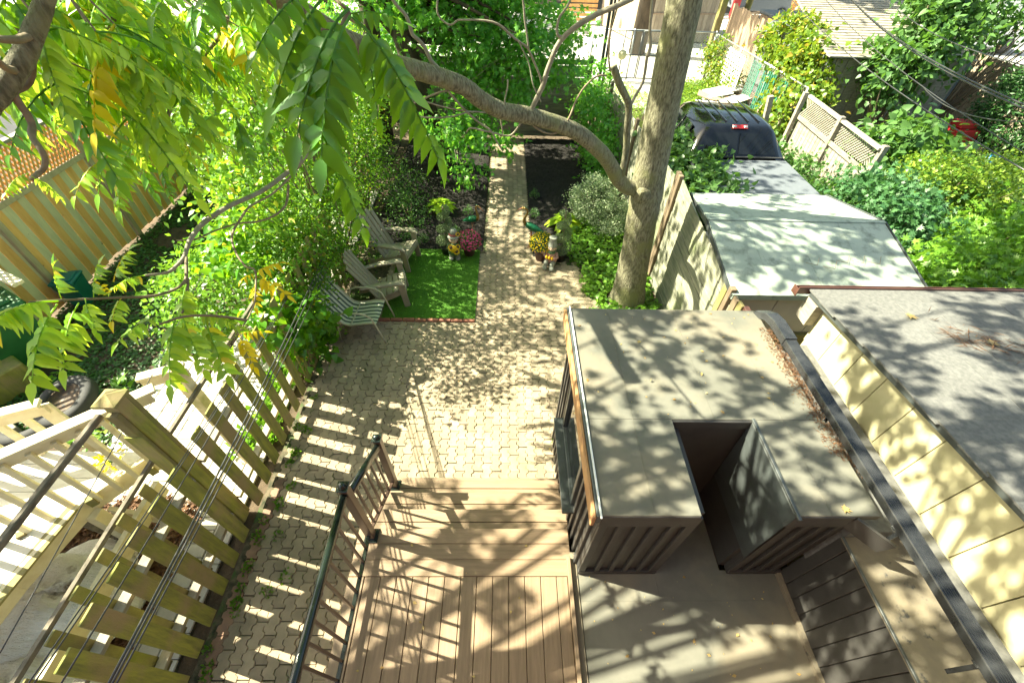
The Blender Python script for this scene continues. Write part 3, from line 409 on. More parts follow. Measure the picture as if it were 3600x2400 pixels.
CL = [([-2.65, 3.04, 4.15], [-2.94, 2.94, 4.44], [([-2.26, 2.98, 3.92], 7), ([-2.55, 3.27, 3.94], 8), ([-2.81, 3.27, 3.99], 8)]), ([-2.27, 2.98, 4.5], [-2.48, 2.98, 4.59], [([-2.6, 3.23, 4.28], 8), ([-2.37, 2.7, 4.35], 9), ([-2.04, 2.82, 4.21], 8), ([-1.84, 3.08, 4.27], 10)]), ([-2.55, 2.69, 4.44], [-2.74, 2.62, 4.73], [([-2.25, 2.62, 4.24], 9), ([-2.4, 3.01, 4.26], 9), ([-2.75, 2.74, 4.21], 10), ([-2.88, 2.52, 4.17], 7), ([-2.41, 2.41, 4.13], 8)]), ([-2.04, 2.21, 4.3], [-2.16, 2.3, 4.54], [([-2.22, 2.22, 4.05], 7), ([-2.24, 1.96, 4.07], 8), ([-1.8, 1.93, 3.98], 9), ([-1.85, 2.35, 4.03], 8), ([-2.14, 2.47, 4.07], 7)]), ([-1.89, 2.38, 4.49], [-2.31, 2.82, 4.88], [([-2.25, 2.09, 4.33], 10), ([-1.78, 2.21, 4.21], 8), ([-1.52, 2.58, 4.31], 10), ([-1.91, 2.63, 4.3], 8)]), ([-2.6, 2.95, 4.3], [-3.15, 2.88, 4.69], [([-3.04, 3.02, 4.11], 8), ([-2.71, 2.64, 4.08], 7), ([-2.37, 2.76, 4.03], 9), ([-2.25, 3.09, 4.04], 7), ([-2.72, 3.17, 4.03], 9)]), ([-1.73, 2.33, 4.5], [-2.08, 2.49, 4.73], [([-1.58, 2.14, 4.25], 10), ([-1.46, 2.4, 4.22], 9), ([-1.74, 2.62, 4.19], 10), ([-2.02, 2.41, 4.14], 10), ([-1.79, 1.96, 4.18], 8), ([-1.59, 2.15, 4.21], 9)]), ([-2.4, 2.95, 4.26], [-2.65, 3.06, 4.46], [([-2.66, 3.05, 4.13], 10), ([-2.54, 2.78, 4.01], 8), ([-2.26, 2.75, 4.06], 8), ([-1.96, 2.98, 4.07], 8), ([-2.39, 3.28, 4.01], 9)]), ([-1.96, 2.72, 4.57], [-2.4, 2.86, 4.73], [([-2.09, 3.02, 4.28], 7), ([-2.26, 2.74, 4.38], 9), ([-1.99, 2.42, 4.37], 8), ([-1.71, 2.51, 4.25], 9), ([-1.75, 2.88, 4.38], 10), ([-2.18, 3.0, 4.23], 9)]), ([-1.94, 2.5, 4.38], [-2.42, 2.76, 4.46], [([-1.68, 2.23, 4.07], 10), ([-1.78, 2.67, 4.08], 8), ([-2.0, 2.7, 4.1], 10), ([-2.12, 2.54, 4.14], 9), ([-2.02, 2.24, 4.16], 7), ([-1.56, 2.31, 4.14], 7)]), ([-2.81, 2.84, 4.09], [-2.92, 2.92, 4.29], [([-2.88, 3.21, 3.85], 10), ([-3.08, 2.9, 3.81], 7), ([-3.02, 2.66, 3.92], 9), ([-2.51, 2.55, 3.94], 9), ([-2.5, 2.96, 3.78], 7)]), ([-2.1, 2.66, 4.5], [-2.3, 2.56, 4.85], [([-1.9, 2.35, 4.2], 8), ([-1.85, 2.74, 4.21], 9), ([-2.11, 3.0, 4.23], 9), ([-2.41, 2.78, 4.29], 8), ([-2.31, 2.42, 4.24], 9), ([-1.94, 2.42, 4.24], 7)]), ([-2.42, 3.12, 4.5], [-2.88, 2.99, 4.67], [([-2.23, 3.11, 4.26], 8), ([-2.28, 3.52, 4.32], 8), ([-2.75, 3.24, 4.23], 8), ([-2.69, 2.9, 4.33], 8), ([-2.4, 2.85, 4.31], 7), ([-2.05, 3.1, 4.33], 10)]), ([-2.79, 3.3, 4.22], [-3.12, 3.17, 4.35], [([-2.93, 3.52, 3.98], 9), ([-3.01, 3.1, 3.94], 9), ([-2.8, 3.08, 3.96], 9)]), ([-2.41, 3.1, 4.43], [-2.59, 2.96, 4.8], [([-2.51, 2.93, 4.19], 10), ([-2.22, 2.78, 4.13], 9), ([-2.11, 3.15, 4.16], 10)]), ([-2.93, 3.3, 4.42], [-3.3, 3.41, 4.68], [([-3.17, 3.05, 4.18], 8), ([-2.73, 3.03, 4.07], 10), ([-2.6, 3.45, 4.17], 9), ([-3.03, 3.53, 4.12], 7)]), ([-1.99, 2.2, 4.62], [-2.58, 2.19, 4.99], [([-1.72, 2.3, 4.4], 9), ([-2.06, 2.53, 4.37], 10), ([-2.22, 2.27, 4.38], 7), ([-2.13, 2.01, 4.33], 8), ([-1.85, 2.05, 4.38], 9), ([-1.83, 2.3, 4.38], 9)]), ([-2.76, 3.34, 4.23], [-3.06, 3.37, 4.47], [([-2.52, 3.51, 3.91], 8), ([-2.82, 3.66, 3.93], 7), ([-3.08, 3.26, 3.88], 9), ([-2.85, 3.01, 4.09], 10), ([-2.55, 3.22, 3.98], 7)]), ([-2.37, 2.32, 4.31], [-2.55, 2.29, 4.41], [([-2.04, 2.52, 4.09], 10), ([-2.3, 2.59, 4.03], 7), ([-2.78, 2.43, 4.16], 10), ([-2.51, 2.1, 3.98], 8), ([-2.19, 2.05, 4.07], 8)]), ([-2.56, 3.28, 4.17], [-2.73, 3.33, 4.42], [([-2.48, 3.56, 3.95], 10), ([-2.83, 3.42, 4.07], 9), ([-2.73, 3.05, 3.79], 7)]), ([-2.33, 2.74, 4.51], [-2.65, 2.7, 4.8], [([-2.67, 2.74, 4.15], 9), ([-2.6, 2.43, 4.36], 8), ([-2.07, 2.58, 4.13], 7)]), ([-2.47, 3.11, 4.18], [-2.98, 3.24, 4.31], [([-2.75, 3.04, 3.85], 7), ([-2.34, 2.75, 3.96], 10), ([-2.16, 3.1, 3.99], 8), ([-2.29, 3.44, 3.95], 7), ([-2.82, 3.35, 4.04], 7), ([-2.71, 3.0, 4.0], 9)]), ([-1.72, 1.95, 4.57], [-2.0, 2.2, 4.76], [([-1.91, 1.8, 4.36], 8), ([-1.65, 1.74, 4.33], 10), ([-1.45, 1.99, 4.4], 8), ([-1.63, 2.24, 4.33], 8)]), ([-1.65, 2.1, 4.52], [-1.97, 2.36, 4.84], [([-1.41, 2.12, 4.27], 9), ([-1.51, 2.36, 4.34], 8), ([-1.83, 2.29, 4.22], 8)]), ([-2.06, 2.84, 4.53], [-2.52, 2.68, 4.78], [([-2.34, 3.1, 4.4], 8), ([-2.43, 2.73, 4.29], 8), ([-1.98, 2.51, 4.24], 10), ([-1.79, 2.85, 4.21], 10)]), ([-2.31, 3.1, 4.51], [-2.52, 3.37, 4.83], [([-2.52, 2.92, 4.21], 10), ([-2.12, 2.88, 4.14], 7), ([-1.93, 3.16, 4.24], 7), ([-2.3, 3.44, 4.3], 7), ([-2.56, 3.3, 4.19], 10), ([-2.6, 2.8, 4.26], 8)]), ([-2.69, 4.24, 3.9], [-3.32, 4.61, 4.24], [([-2.72, 3.95, 3.78], 9), ([-2.36, 4.22, 3.66], 7), ([-2.57, 4.46, 3.63], 8), ([-2.97, 4.44, 3.66], 7)]), ([-2.24, 3.13, 4.49], [-2.58, 3.06, 4.79], [([-2.12, 2.93, 4.26], 8), ([-2.01, 3.1, 4.28], 10), ([-2.15, 3.41, 4.24], 8)]), ([-2.01, 2.79, 4.57], [-2.14, 2.95, 4.66], [([-2.33, 2.68, 4.43], 9), ([-1.95, 2.56, 4.37], 7), ([-1.69, 2.71, 4.24], 8), ([-1.96, 3.07, 4.25], 7)]), ([-2.69, 3.52, 4.02], [-2.95, 3.77, 4.28], [([-2.99, 3.58, 3.69], 7), ([-2.96, 3.21, 3.81], 9), ([-2.54, 3.29, 3.74], 7), ([-2.32, 3.61, 3.72], 7), ([-2.65, 3.86, 3.78], 7)]), ([-2.11, 3.16, 4.15], [-2.51, 3.1, 4.3], [([-1.91, 3.5, 3.94], 9), ([-2.22, 3.41, 3.92], 7), ([-2.4, 3.09, 3.95], 7), ([-2.13, 2.91, 3.96], 8), ([-1.76, 2.97, 3.96], 7), ([-1.92, 3.44, 3.98], 10)]), ([-2.21, 2.65, 4.22], [-2.62, 2.44, 4.43], [([-2.14, 2.34, 3.99], 7), ([-2.01, 2.61, 3.94], 10), ([-2.1, 2.86, 3.9], 10)]), ([-3.05, 4.19, 3.98], [-3.51, 4.04, 4.14], [([-3.25, 4.02, 3.7], 10), ([-2.88, 4.05, 3.68], 8), ([-2.87, 4.32, 3.73], 10)]), ([-2.36, 3.23, 4.46], [-2.61, 3.14, 4.86], [([-1.95, 3.31, 4.29], 10), ([-2.19, 3.53, 4.29], 7), ([-2.67, 3.36, 4.24], 10)]), ([-2.53, 3.29, 4.42], [-2.68, 3.51, 4.61], [([-2.53, 3.58, 4.24], 7), ([-2.78, 3.37, 4.23], 9), ([-2.68, 3.04, 4.15], 8), ([-2.25, 3.16, 4.32], 7), ([-2.35, 3.46, 4.21], 7)]), ([-1.89, 2.65, 4.24], [-2.58, 2.6, 4.38], [([-2.2, 2.61, 3.88], 9), ([-1.97, 2.37, 4.11], 9), ([-1.66, 2.53, 4.0], 10)]), ([-3.0, 3.79, 4.17], [-3.34, 3.8, 4.38], [([-3.25, 3.81, 3.86], 9), ([-2.97, 3.52, 3.98], 10), ([-2.75, 3.6, 3.89], 7), ([-2.79, 3.95, 3.99], 8), ([-3.13, 3.99, 3.89], 10), ([-3.32, 3.58, 3.94], 7)]), ([-2.57, 3.2, 4.03], [-2.98, 3.41, 4.33], [([-2.36, 3.06, 3.71], 9), ([-2.35, 3.38, 3.93], 10), ([-2.76, 3.56, 3.89], 10), ([-2.89, 3.24, 3.72], 8)]), ([-2.59, 4.06, 4.4], [-2.88, 3.95, 4.51], [([-2.81, 4.36, 4.17], 10), ([-2.88, 3.99, 4.21], 7), ([-2.59, 3.8, 4.14], 10)]), ([-1.69, 2.92, 4.48], [-2.0, 3.0, 4.75], [([-1.89, 3.13, 4.23], 10), ([-1.94, 2.87, 4.27], 10), ([-1.57, 2.59, 4.37], 10)]), ([-2.36, 3.33, 4.14], [-2.76, 3.27, 4.31], [([-2.34, 3.06, 3.98], 9), ([-2.06, 3.38, 3.88], 7), ([-2.35, 3.55, 3.9], 9), ([-2.63, 3.63, 3.89], 8), ([-2.73, 3.16, 3.85], 9)]), ([-2.87, 3.87, 4.4], [-3.28, 3.79, 4.69], [([-3.09, 4.1, 4.24], 7), ([-3.1, 3.58, 4.09], 7), ([-2.77, 3.64, 4.21], 9), ([-2.52, 3.97, 4.16], 9), ([-2.94, 4.22, 4.25], 8), ([-3.19, 4.07, 4.25], 10)]), ([-2.26, 4.52, 4.29], [-2.68, 4.41, 4.38], [([-1.98, 4.39, 4.13], 7), ([-2.1, 4.62, 4.04], 10), ([-2.36, 4.76, 3.98], 9), ([-2.64, 4.47, 4.06], 10), ([-2.29, 4.11, 4.12], 8), ([-1.95, 4.41, 3.92], 10)]), ([-2.77, 5.3, 3.85], [-3.35, 5.55, 3.94], [([-2.52, 5.56, 3.64], 9), ([-3.01, 5.5, 3.58], 8), ([-2.99, 5.14, 3.6], 10), ([-2.65, 5.04, 3.57], 9), ([-2.52, 5.22, 3.62], 9), ([-2.61, 5.72, 3.65], 8)]), ([-2.67, 4.69, 3.8], [-3.07, 4.62, 3.9], [([-2.95, 4.88, 3.51], 7), ([-2.99, 4.48, 3.68], 10), ([-2.39, 4.35, 3.64], 7), ([-2.39, 4.76, 3.65], 8), ([-2.72, 4.91, 3.53], 7), ([-3.02, 4.82, 3.59], 9)]), ([-1.95, 4.85, 4.14], [-2.17, 4.9, 4.37], [([-1.89, 5.12, 3.83], 10), ([-2.22, 4.92, 3.79], 7), ([-2.19, 4.67, 4.04], 8)]), ([-1.64, 3.23, 4.33], [-2.06, 3.14, 4.51], [([-1.51, 2.97, 4.02], 8), ([-1.37, 3.15, 3.95], 8), ([-1.65, 3.61, 4.13], 9), ([-1.9, 3.3, 4.13], 7), ([-1.83, 3.06, 4.07], 10), ([-1.47, 2.85, 4.15], 10)]), ([-2.16, 4.39, 4.42], [-2.61, 4.27, 4.67], [([-2.09, 4.11, 4.04], 10), ([-1.81, 4.4, 4.1], 10), ([-2.09, 4.63, 4.19], 7), ([-2.33, 4.59, 4.11], 9), ([-2.43, 4.17, 4.15], 8)]), ([-2.13, 5.09, 3.81], [-2.4, 5.34, 3.9], [([-2.5, 5.11, 3.5], 9), ([-2.29, 4.93, 3.59], 10), ([-1.97, 4.89, 3.49], 9), ([-1.83, 5.3, 3.63], 10), ([-2.28, 5.53, 3.65], 10)]), ([-2.61, 4.54, 3.97], [-3.26, 4.63, 4.35], [([-2.41, 4.65, 3.69], 7), ([-2.69, 4.92, 3.8], 7), ([-2.93, 4.47, 3.63], 7), ([-2.76, 4.26, 3.72], 10), ([-2.38, 4.38, 3.7], 7)]), ([-1.94, 4.24, 4.41], [-2.22, 4.29, 4.74], [([-2.31, 4.51, 4.23], 9), ([-2.13, 3.95, 4.27], 9), ([-1.85, 3.86, 4.15], 10), ([-1.61, 4.35, 4.08], 9)]), ([-2.17, 4.56, 4.36], [-2.45, 4.49, 4.53], [([-1.89, 4.35, 4.11], 10), ([-1.92, 4.64, 4.19], 7), ([-2.21, 4.82, 4.1], 7), ([-2.42, 4.6, 4.07], 7), ([-2.23, 4.28, 4.05], 7), ([-2.0, 4.4, 4.14], 9)]), ([-2.68, 5.8, 3.84], [-3.25, 5.82, 3.99], [([-2.91, 5.65, 3.51], 8), ([-2.67, 5.49, 3.45], 7), ([-2.32, 5.66, 3.56], 9), ([-2.63, 6.19, 3.55], 10), ([-2.89, 5.89, 3.6], 10), ([-2.86, 5.7, 3.57], 7)]), ([-2.25, 4.29, 4.07], [-2.45, 4.6, 4.15], [([-2.26, 4.56, 3.86], 10), ([-2.65, 4.21, 3.93], 7), ([-2.29, 3.99, 3.86], 9)]), ([-1.78, 3.22, 4.33], [-2.2, 3.4, 4.5], [([-1.79, 3.49, 4.11], 7), ([-2.18, 3.35, 4.15], 9), ([-2.06, 3.02, 3.99], 9), ([-1.56, 2.99, 4.17], 9), ([-1.46, 3.29, 4.14], 10)]), ([-2.99, 4.83, 3.84], [-3.29, 4.82, 3.96], [([-2.67, 4.69, 3.62], 7), ([-2.86, 5.07, 3.71], 7), ([-3.24, 5.02, 3.66], 10), ([-3.41, 4.79, 3.71], 9)]), ([-2.06, 2.68, 3.91], [-2.26, 2.71, 4.04], [([-2.2, 2.47, 3.74], 8), ([-1.89, 2.49, 3.64], 8), ([-1.72, 2.87, 3.7], 8), ([-2.1, 2.97, 3.6], 10)]), ([-2.45, 2.9, 3.82], [-2.69, 3.01, 3.96], [([-2.61, 2.66, 3.42], 7), ([-2.29, 2.65, 3.53], 9), ([-2.17, 2.99, 3.45], 9), ([-2.42, 3.19, 3.55], 8), ([-2.72, 2.9, 3.49], 10)]), ([-1.9, 2.35, 4.12], [-2.13, 2.57, 4.26], [([-1.98, 2.72, 3.85], 9), ([-2.09, 2.47, 3.82], 10), ([-2.06, 2.05, 3.84], 7), ([-1.63, 2.13, 3.78], 7)])]
CAB = [((-1.834, 0.23, 2.338), (-2.783, 5.74, 1.006)), ((-1.852, 0.234, 2.289), (-2.761, 5.836, 0.941)), ((-1.866, 0.239, 2.239), (-2.705, 5.83, 0.893)), ((-2.439, 0.35, 2.326), (-4.343, 5.569, 1.193)), ((-2.124, 0.224, 2.434), (-2.93, 5.046, 1.083)), ((-2.035, 0.229, 2.362), (-2.914, 5.352, 1.115)), ((-2.109, 0.225, 2.422), (-2.916, 5.189, 1.079))]
WIR = [((6.454, 12.333, 3.452), (5.35, 4.121, 3.108)), ((6.873, 12.126, 3.638), (5.695, 4.521, 3.114)), ((7.994, 12.604, 3.452), (5.956, 5.104, 3.38)), ((7.941, 12.643, 3.498), (5.944, 5.129, 3.416)), ((8.565, 12.23, 3.516), (6.549, 6.026, 3.609)), ((7.108, 8.127, 2.848), (5.98, 5.054, 3.307))]
# ------------------------------------------------------------------ ground
def struct(name, b, m): o = b.build(name, mt[m]); o['kind'] = 'structure'; return o
b = MB(); g = 2.0
V = [(x, y, -.05) for y in (-20, 15.2, 120) for x in (-80, 80)]
struct('ground', MB().add(V, [(0, 1, 3, 2), (2, 3, 5, 4)]), 'soil')
struct('alley', MB().box(-30, 60, 18.6, 33.6, -.12, -.03), 'asphalt')
struct('rear_drive', MB().box(3.3, 7.6, 15.8, 18.6, -.12, -.034), 'asphalt')
# ------------------------------------------------------------------ paved patio
PW, PL = .1125, .225
def zig(y):
    t = (y / (PL / 2)) % 1.0
    return .013 * (1 if t < .2 else 1 - (t - .2) / .15 * 2 if t < .35 else -1 if t < .7 else -1 + (t - .7) / .15 * 2 if t < .85 else 1)
def paver_poly(k):
    gp = .0030; ph = 0; ys = [gp, .0225, .0395, .0788, .0956, .135, .152, .1913, .208, PL - gp]
    A = [(gp + zig(y), y) for y in ys]; B = [(PW - gp + zig(y), y) for y in reversed(ys)]
    return [(x - PW / 2, y - PL / 2) for x, y in A + B][::-1]
mb = MB(); mb.prism(paver_poly(0), -.06, 0.0, .004); paver_me = mb.mesh('brick', mt['paver'])
mb = MB(); mb.prism(paver_poly(0), -.06, 0.0, .004); paver_red = mb.mesh('brick', mt['paver_red'])
patio = bpy.data.objects.new('patio', MB().box(-2.78, 2.2, -1, 7.18, -.07, -.016).add([(-.4, 7.18, -.016), (.56, 7.18, -.016), (.58, 12.9, -.016), (-.36, 12.9, -.016)], [(0, 1, 2, 3)]).mesh('patio', mt['joint']))
link(patio, None, 'structure')
cells = []
k0 = -24
for k in range(k0, 19):
    x = k * PW + .05
    for j in range(-3, 58):
        y = j * PL + (PL / 2 if k % 2 else 0)
        if y < 7.1:
            rx = .75 if y < 3.1 else 1.9 - .04 * (y - 3.1) if y < 5.0 else 1.75 - .3 * (y - 5.0) / 2
            if x > rx or x < -2.72: continue
            if x > -1.12 and y < 2.15: continue
            if -1.93 < x < -.52 and 5.28 < y: continue
            if x < -2.1 and y > 5.6: continue
            if y > 6.85 and not -.45 < x < .62: continue
        else:
            if not (-.40 < x < .55) or y > 12.8: continue
        cells.append((x, y, k == k0 + 0))
cells.sort(key=lambda c: math.hypot(c[0], c[1] - .3))
rest = MB(); np_ = 0
pp = paver_poly(0)
vis = [c for c in cells if c[1] > .25 or c[0] < -1.2]
for (x, y, red) in cells:
    dz = R_.uniform(-.004, .003) + .006 * math.sin(x * 2.1 + 1) * math.sin(y * 1.3); rz = R_.gauss(0, .012)
    x += R_.gauss(0, .0015); y += R_.gauss(0, .002)
    rd = x < -2.56
    if np_ < 298 and (y > .2):
        inst('brick', paver_red if rd else paver_me, (x, y, dz), patio, (R_.gauss(0, .008), R_.gauss(0, .008), rz)); np_ += 1
    else:
        c, s_ = math.cos(rz), math.sin(rz); n0 = len(rest.V)
        rest.prism([(x + px * c - py * s_, y + px * s_ + py * c) for px, py in pp], dz - .06, dz, .004)
rest.build('bricks', mt['paver'], patio, 'stuff')
# small moss tufts between bricks
def tufts(name, label, spots, h, mat, n=14, parent=None, T=None, w=.5):
    P = []; D = []; 
    for (x, y, z, r, hh) in spots:
        for _ in range(n):
            a = R_.uniform(0, 6.28); q = r * math.sqrt(R_.random()); P.append((x + q * math.cos(a), y + q * math.sin(a), z)); D.append((math.cos(a) * R_.random() * .9, math.sin(a) * R_.random() * .9, R_.uniform(.4, 1)) )
    P = np.array(P); D = np.array(D); N = rng.normal(size=P.shape); S = h * (.5 + rng.random(len(P)))
    V, F = leaves(T or T_leaf(.12, .02), P, D, N, S); return npobj(name, V, F, mt[mat], parent, 'stuff')
sp = [(c[0] + PW / 2, c[1] + R_.uniform(-.1, .1), -.01, .02, 0) for c in R_.sample(cells, 330) if R_.random() < (.8 if c[1] < 6 else .35)]
tufts('moss', '', sp, .016, 'lfBright', 16, patio)
sp = [(-2.62 + R_.gauss(0, .06), R_.uniform(.2, 3.6), 0, .045, 0) for _ in range(24)] + [(-2.35, 1.15, 0, .06, 0), (-2.2, 1.3, 0, .07, 0), (-2.45, 1.7, 0, .06, 0), (.75, 2.9, 0, .08, 0)]
o = tufts('weeds', '', sp, .032, 'lfBright', 34, None, TL)
# ------------------------------------------------------------------ mulch beds
def chips(name, x0, x1, y0, y1, z, n, size, mat, parent=None, hx=None):
    P = np.stack([rng.uniform(x0, x1, n), rng.uniform(y0, y1, n), z + rng.random(n) * .03], 1)
    if hx is not None: P = P[hx(P)]
    n = len(P); D = norm(rng.normal(size=(n, 3)) * np.array([1, 1, .35])); N = rng.normal(size=(n, 3)) * .5 + np.array([0, 0, 1])
    V, F = leaves(T_leaf(.22, .05), P, D, N, size * (.5 + rng.random(n))); return npobj(name, V, F, mt[mat], parent, 'stuff')
def mound(x0, x1, y0, y1, z, nx, ny, amp):
    V = []; F = []
    for j in range(ny + 1):
        for i in range(nx + 1):
            e = min(i, nx - i, j, ny - j) > 0
            V.append((x0 + (x1 - x0) * i / nx, y0 + (y1 - y0) * j / ny, z + (R_.uniform(0, amp) if e else -.02)))
    for j in range(ny):
        for i in range(nx): a = j * (nx + 1) + i; F.append((a, a + 1, a + nx + 2, a + nx + 1))
    return MB().add(V, F, True)
for (x0, x1, y0, y1) in ((-2.7, -.41, 7.16, 12.9), (.56, 2.72, 6.98, 12.9)):
    mo = struct('mulch_bed', mound(x0, x1, y0, y1, .0, 30, 60, .035), 'mulch')
    chips('bark_chips', x0, x1, y0, y1, .01, 9000, .035, 'mulch', mo)
# ------------------------------------------------------------------ artificial turf
tf = thing('turf_mat', 'square green artificial grass mat under the two taupe chairs', 'artificial grass', (-1.2, 6.2, 0))
MB().box(-2.02, -.46, 5.19, 7.18, -.01, .018).build('backing', mt['turf'], tf)
n = 60000; P = np.stack([rng.uniform(-2.02, -.46, n), rng.uniform(5.19, 7.18, n), np.full(n, .016)], 1)
D = rng.normal(size=(n, 3)) * .35 + np.array([0, 0, 1]); N = rng.normal(size=(n, 3))
V, F = leaves((np.array([(-.1, 0, 0), (.1, 0, 0), (0, 1, 0)], float), np.array([(0, 1, 2)])), P, D, N, .022 * (.6 + .7 * rng.random(n)))
npobj('grass_pile', V, F, mt['turf'], tf, 'stuff')
eb = thing('edging_strip', 'low red brick edging peeping out along the near edge of the green mat', 'edging', (-1.6, 5.16, 0))
for i in range(8): MB().box(-2.05 + i * .2, -1.86 + i * .2, 5.12, 5.18, -.02, .03 + .004 * (i % 3), .006).build('brick', mt['brick_red'], eb)
# ------------------------------------------------------------------ deck and steps
D0 = .76
dk = thing('deck', 'brown composite deck with three wide steps down to the brick patio', 'deck', (-.3, .5, 0))
for i, y in enumerate((1.51, 1.371, 1.234)):
    MB().box(-1.33, .65, y - .136, y, D0 - .025, D0 + .0, .004).build('board', mt['deckx'], dk)
for i in range(13):
    x0 = -1.187 + i * .1413
    MB().box(x0 + .002, min(x0 + .1388, .605), -.6, 1.094, D0 - .025, D0 + R_.uniform(-.001, .001), .004).build('board', mt['deck'], dk)
MB().box(-1.33, -1.192, -.6, 1.094, D0 - .025, D0 + .001, .004).build('board', mt['deck'], dk)
MB().box(.609, .640, -.6, 1.25, D0 - .08, D0 + .055, .003).build('edge_trim', mt['deck'], dk)
MB().box(.643, .70, -.6, 1.30, D0 - .08, D0 + .0, .003).build('edge_trim', mt['tanroof'], dk)
MB().box(-1.32, .60, 1.46, 1.485, D0 - .16, D0 - .027).build('fascia', mt['deckx'], dk)
MB().box(-1.32, -1.295, -.6, 1.46, .0, D0 - .03).build('skirt', mt['deck'], dk)
for k in (1, 2, 3):
    z = D0 - .19 * k; yf = 1.51 + .262 * k
    xl = -1.30
    for a, c in ((0, .127), (.133, .128)):
        MB().box(xl, .685, yf - a - c, yf - a, z - .025, z, .004).build('step_board', mt['deckx'], dk)
    MB().box(xl + .02, .68, yf - .05, yf - .03, z - .19, z - .027).build('riser', mt['deckx'], dk)
MB().box(-1.30, -1.28, 1.47, 2.2, .0, .15).build('skirt', mt['deck'], dk)
# railing
rl = thing('deck_railing', 'dark green metal railing with bronze balusters beside the deck and steps', 'railing', (-1.2, .5, D0))
def post(x, y, zb, zt, s=.036):
    MB().box(x - s, x + s, y - s, y + s, zb + .012, zt, .004).build('post', mt['bronze'], rl)
    MB().box(x - .062, x + .062, y - .062, y + .062, zb, zb + .012, .003).box(x - .045, x + .045, y - .045, y + .045, zb + .012, zb + .03, .004).build('base_plate', mt['blackmetal'], rl)
    MB().box(x - s - .008, x + s + .008, y - s - .008, y + s + .008, zt, zt + .014, .003).lathe([(.034, .014), (.036, .022), (.03, .03), (.027, .034), (.026, .042), (.015, .050), (.001, .052)], 16, (x, y, zt)).build('post_cap', mt['blackmetal'], rl)
xr = -1.20
post(xr, 1.44, D0, 1.80); post(xr - .02, 2.20, .19, 1.225)
MB().tube([(xr, 1.40, 1.735), (xr, -.7, 1.735)], .029, 14).build('top_rail', mt['blackmetal'], rl)
MB().box(xr - .02, xr + .02, -.7, 1.41, 1.690, 1.712, .002).build('rail_bracket', mt['bronze'], rl)
MB().box(xr - .016, xr + .016, -.7, 1.41, .845, .872, .002).build('bottom_rail', mt['blackmetal'], rl)
for i in range(18):
    y = 1.30 - i * .117
    MB().box(xr - .0095, xr + .0095, y - .0095, y + .0095, .87, 1.692).build('baluster', mt['bronze'], rl)
def sl(y, z0, z1): t = (y - 1.44) / (2.2 - 1.44); return z0 + (z1 - z0) * t
MB().tube([(xr, 1.50, sl(1.5, 1.66, 1.12)), (xr - .02, 2.15, sl(2.15, 1.66, 1.12))], .029, 14).build('top_rail', mt['blackmetal'], rl)
MB().bar((xr, 1.48, sl(1.48, 1.615, 1.075)), (xr - .02, 2.17, sl(2.17, 1.615, 1.075)), .036, .02).build('rail_bracket', mt['bronze'], rl)
MB().bar((xr, 1.48, sl(1.48, .86, .30)), (xr - .02, 2.17, sl(2.17, .86, .30)), .03, .026).build('bottom_rail', mt['bronze'], rl)
for i in range(5):
    y = 1.565 + i * .117; x = xr - .02 * (y - 1.44) / .76
    MB().box(x - .0095, x + .0095, y - .0095, y + .0095, sl(y, .86, .30), sl(y, 1.615, 1.075)).build('baluster', mt['bronze'], rl)
# ------------------------------------------------------------------ black board-and-batten addition
ad = thing('black_extension', 'low black board and batten extension with flat grey roof and notch', 'house extension', (1.6, 2, 0))
ZR = 2.165
W1, W2, N1, N2, W3 = .70, 2.50, 1.40, 2.00, 2.53
def wall(x0, x1, y0, y1, z0, z1, name='wall'): return MB().box(x0, x1, y0, y1, z0, z1).build(name, mt['siding'], ad)
wall(W1, N1, 1.147, 1.19, D0, 2.06); wall(N2 + .05, W3, 1.147, 1.19, D0, 2.06)
wall(W1, W1 + .04, 1.19, 3.02, 0, 2.06); wall(W1, 2.4, 2.98, 3.02, 0, 2.06); wall(N1 - .03, N1, 1.19, 1.86, D0, 2.06); wall(N1, N2, 1.83, 1.86, D0, 2.06); wall(N2, N2 + .05, 1.19, 1.86, D0, 2.10)
def batten_y(x, z0, z1, w=.038): MB().box(x - w / 2, x + w / 2, 1.12, 1.149, z0, z1, .003).build('batten', mt['siding'], ad)
for x, w in ((.73, .055), (.86, .04), (.985, .04), (1.11, .04), (1.235, .04), (1.36, .075)): batten_y(x, D0 + .05, 2.02, w)
for x, w in ((2.08, .06), (2.20, .04), (2.32, .04), (2.44, .04)): batten_y(x, D0 + .05, 2.02, w)
MB().box(W1, N1, 1.115, 1.149, D0 + .0, D0 + .06, .003).build('base_trim', mt['siding'], ad); MB().box(N2 + .05, W3, 1.115, 1.149, D0, D0 + .06, .003).build('base_trim', mt['siding'], ad)
y = 1.22
while y < 2.99:
    if not (1.62 < y < 2.48): MB().box(W1 - .028, W1, y - .02, y + .02, 0 if y > 2.3 else .1, 2.0, .003).build('batten', mt['siding'], ad)
    else: MB().box(W1 - .028, W1, y - .02, y + .02, 0 if y > 2.3 else .1, 1.02, .003).build('batten', mt['siding'], ad)
    y += .115
wd = MB().box(W1 - .05, W1 - .002, 1.62, 2.48, 1.06, 1.10, .004).box(W1 - .05, W1 - .002, 1.62, 2.48, 1.80, 1.84, .004).box(W1 - .05, W1 - .002, 1.62, 1.67, 1.10, 1.80, .004).box(W1 - .05, W1 - .002, 2.43, 2.48, 1.10, 1.80, .004).build('window', mt['flash'], ad)
MB().box(W1 - .02, W1 - .01, 1.67, 2.43, 1.10, 1.80).build('pane', mt['glass'], wd)
MB().box(W1 - .13, W1 - .003, 1.55, 2.58, 1.015, 1.045, .004).build('window_sill', mt['flash'], ad)
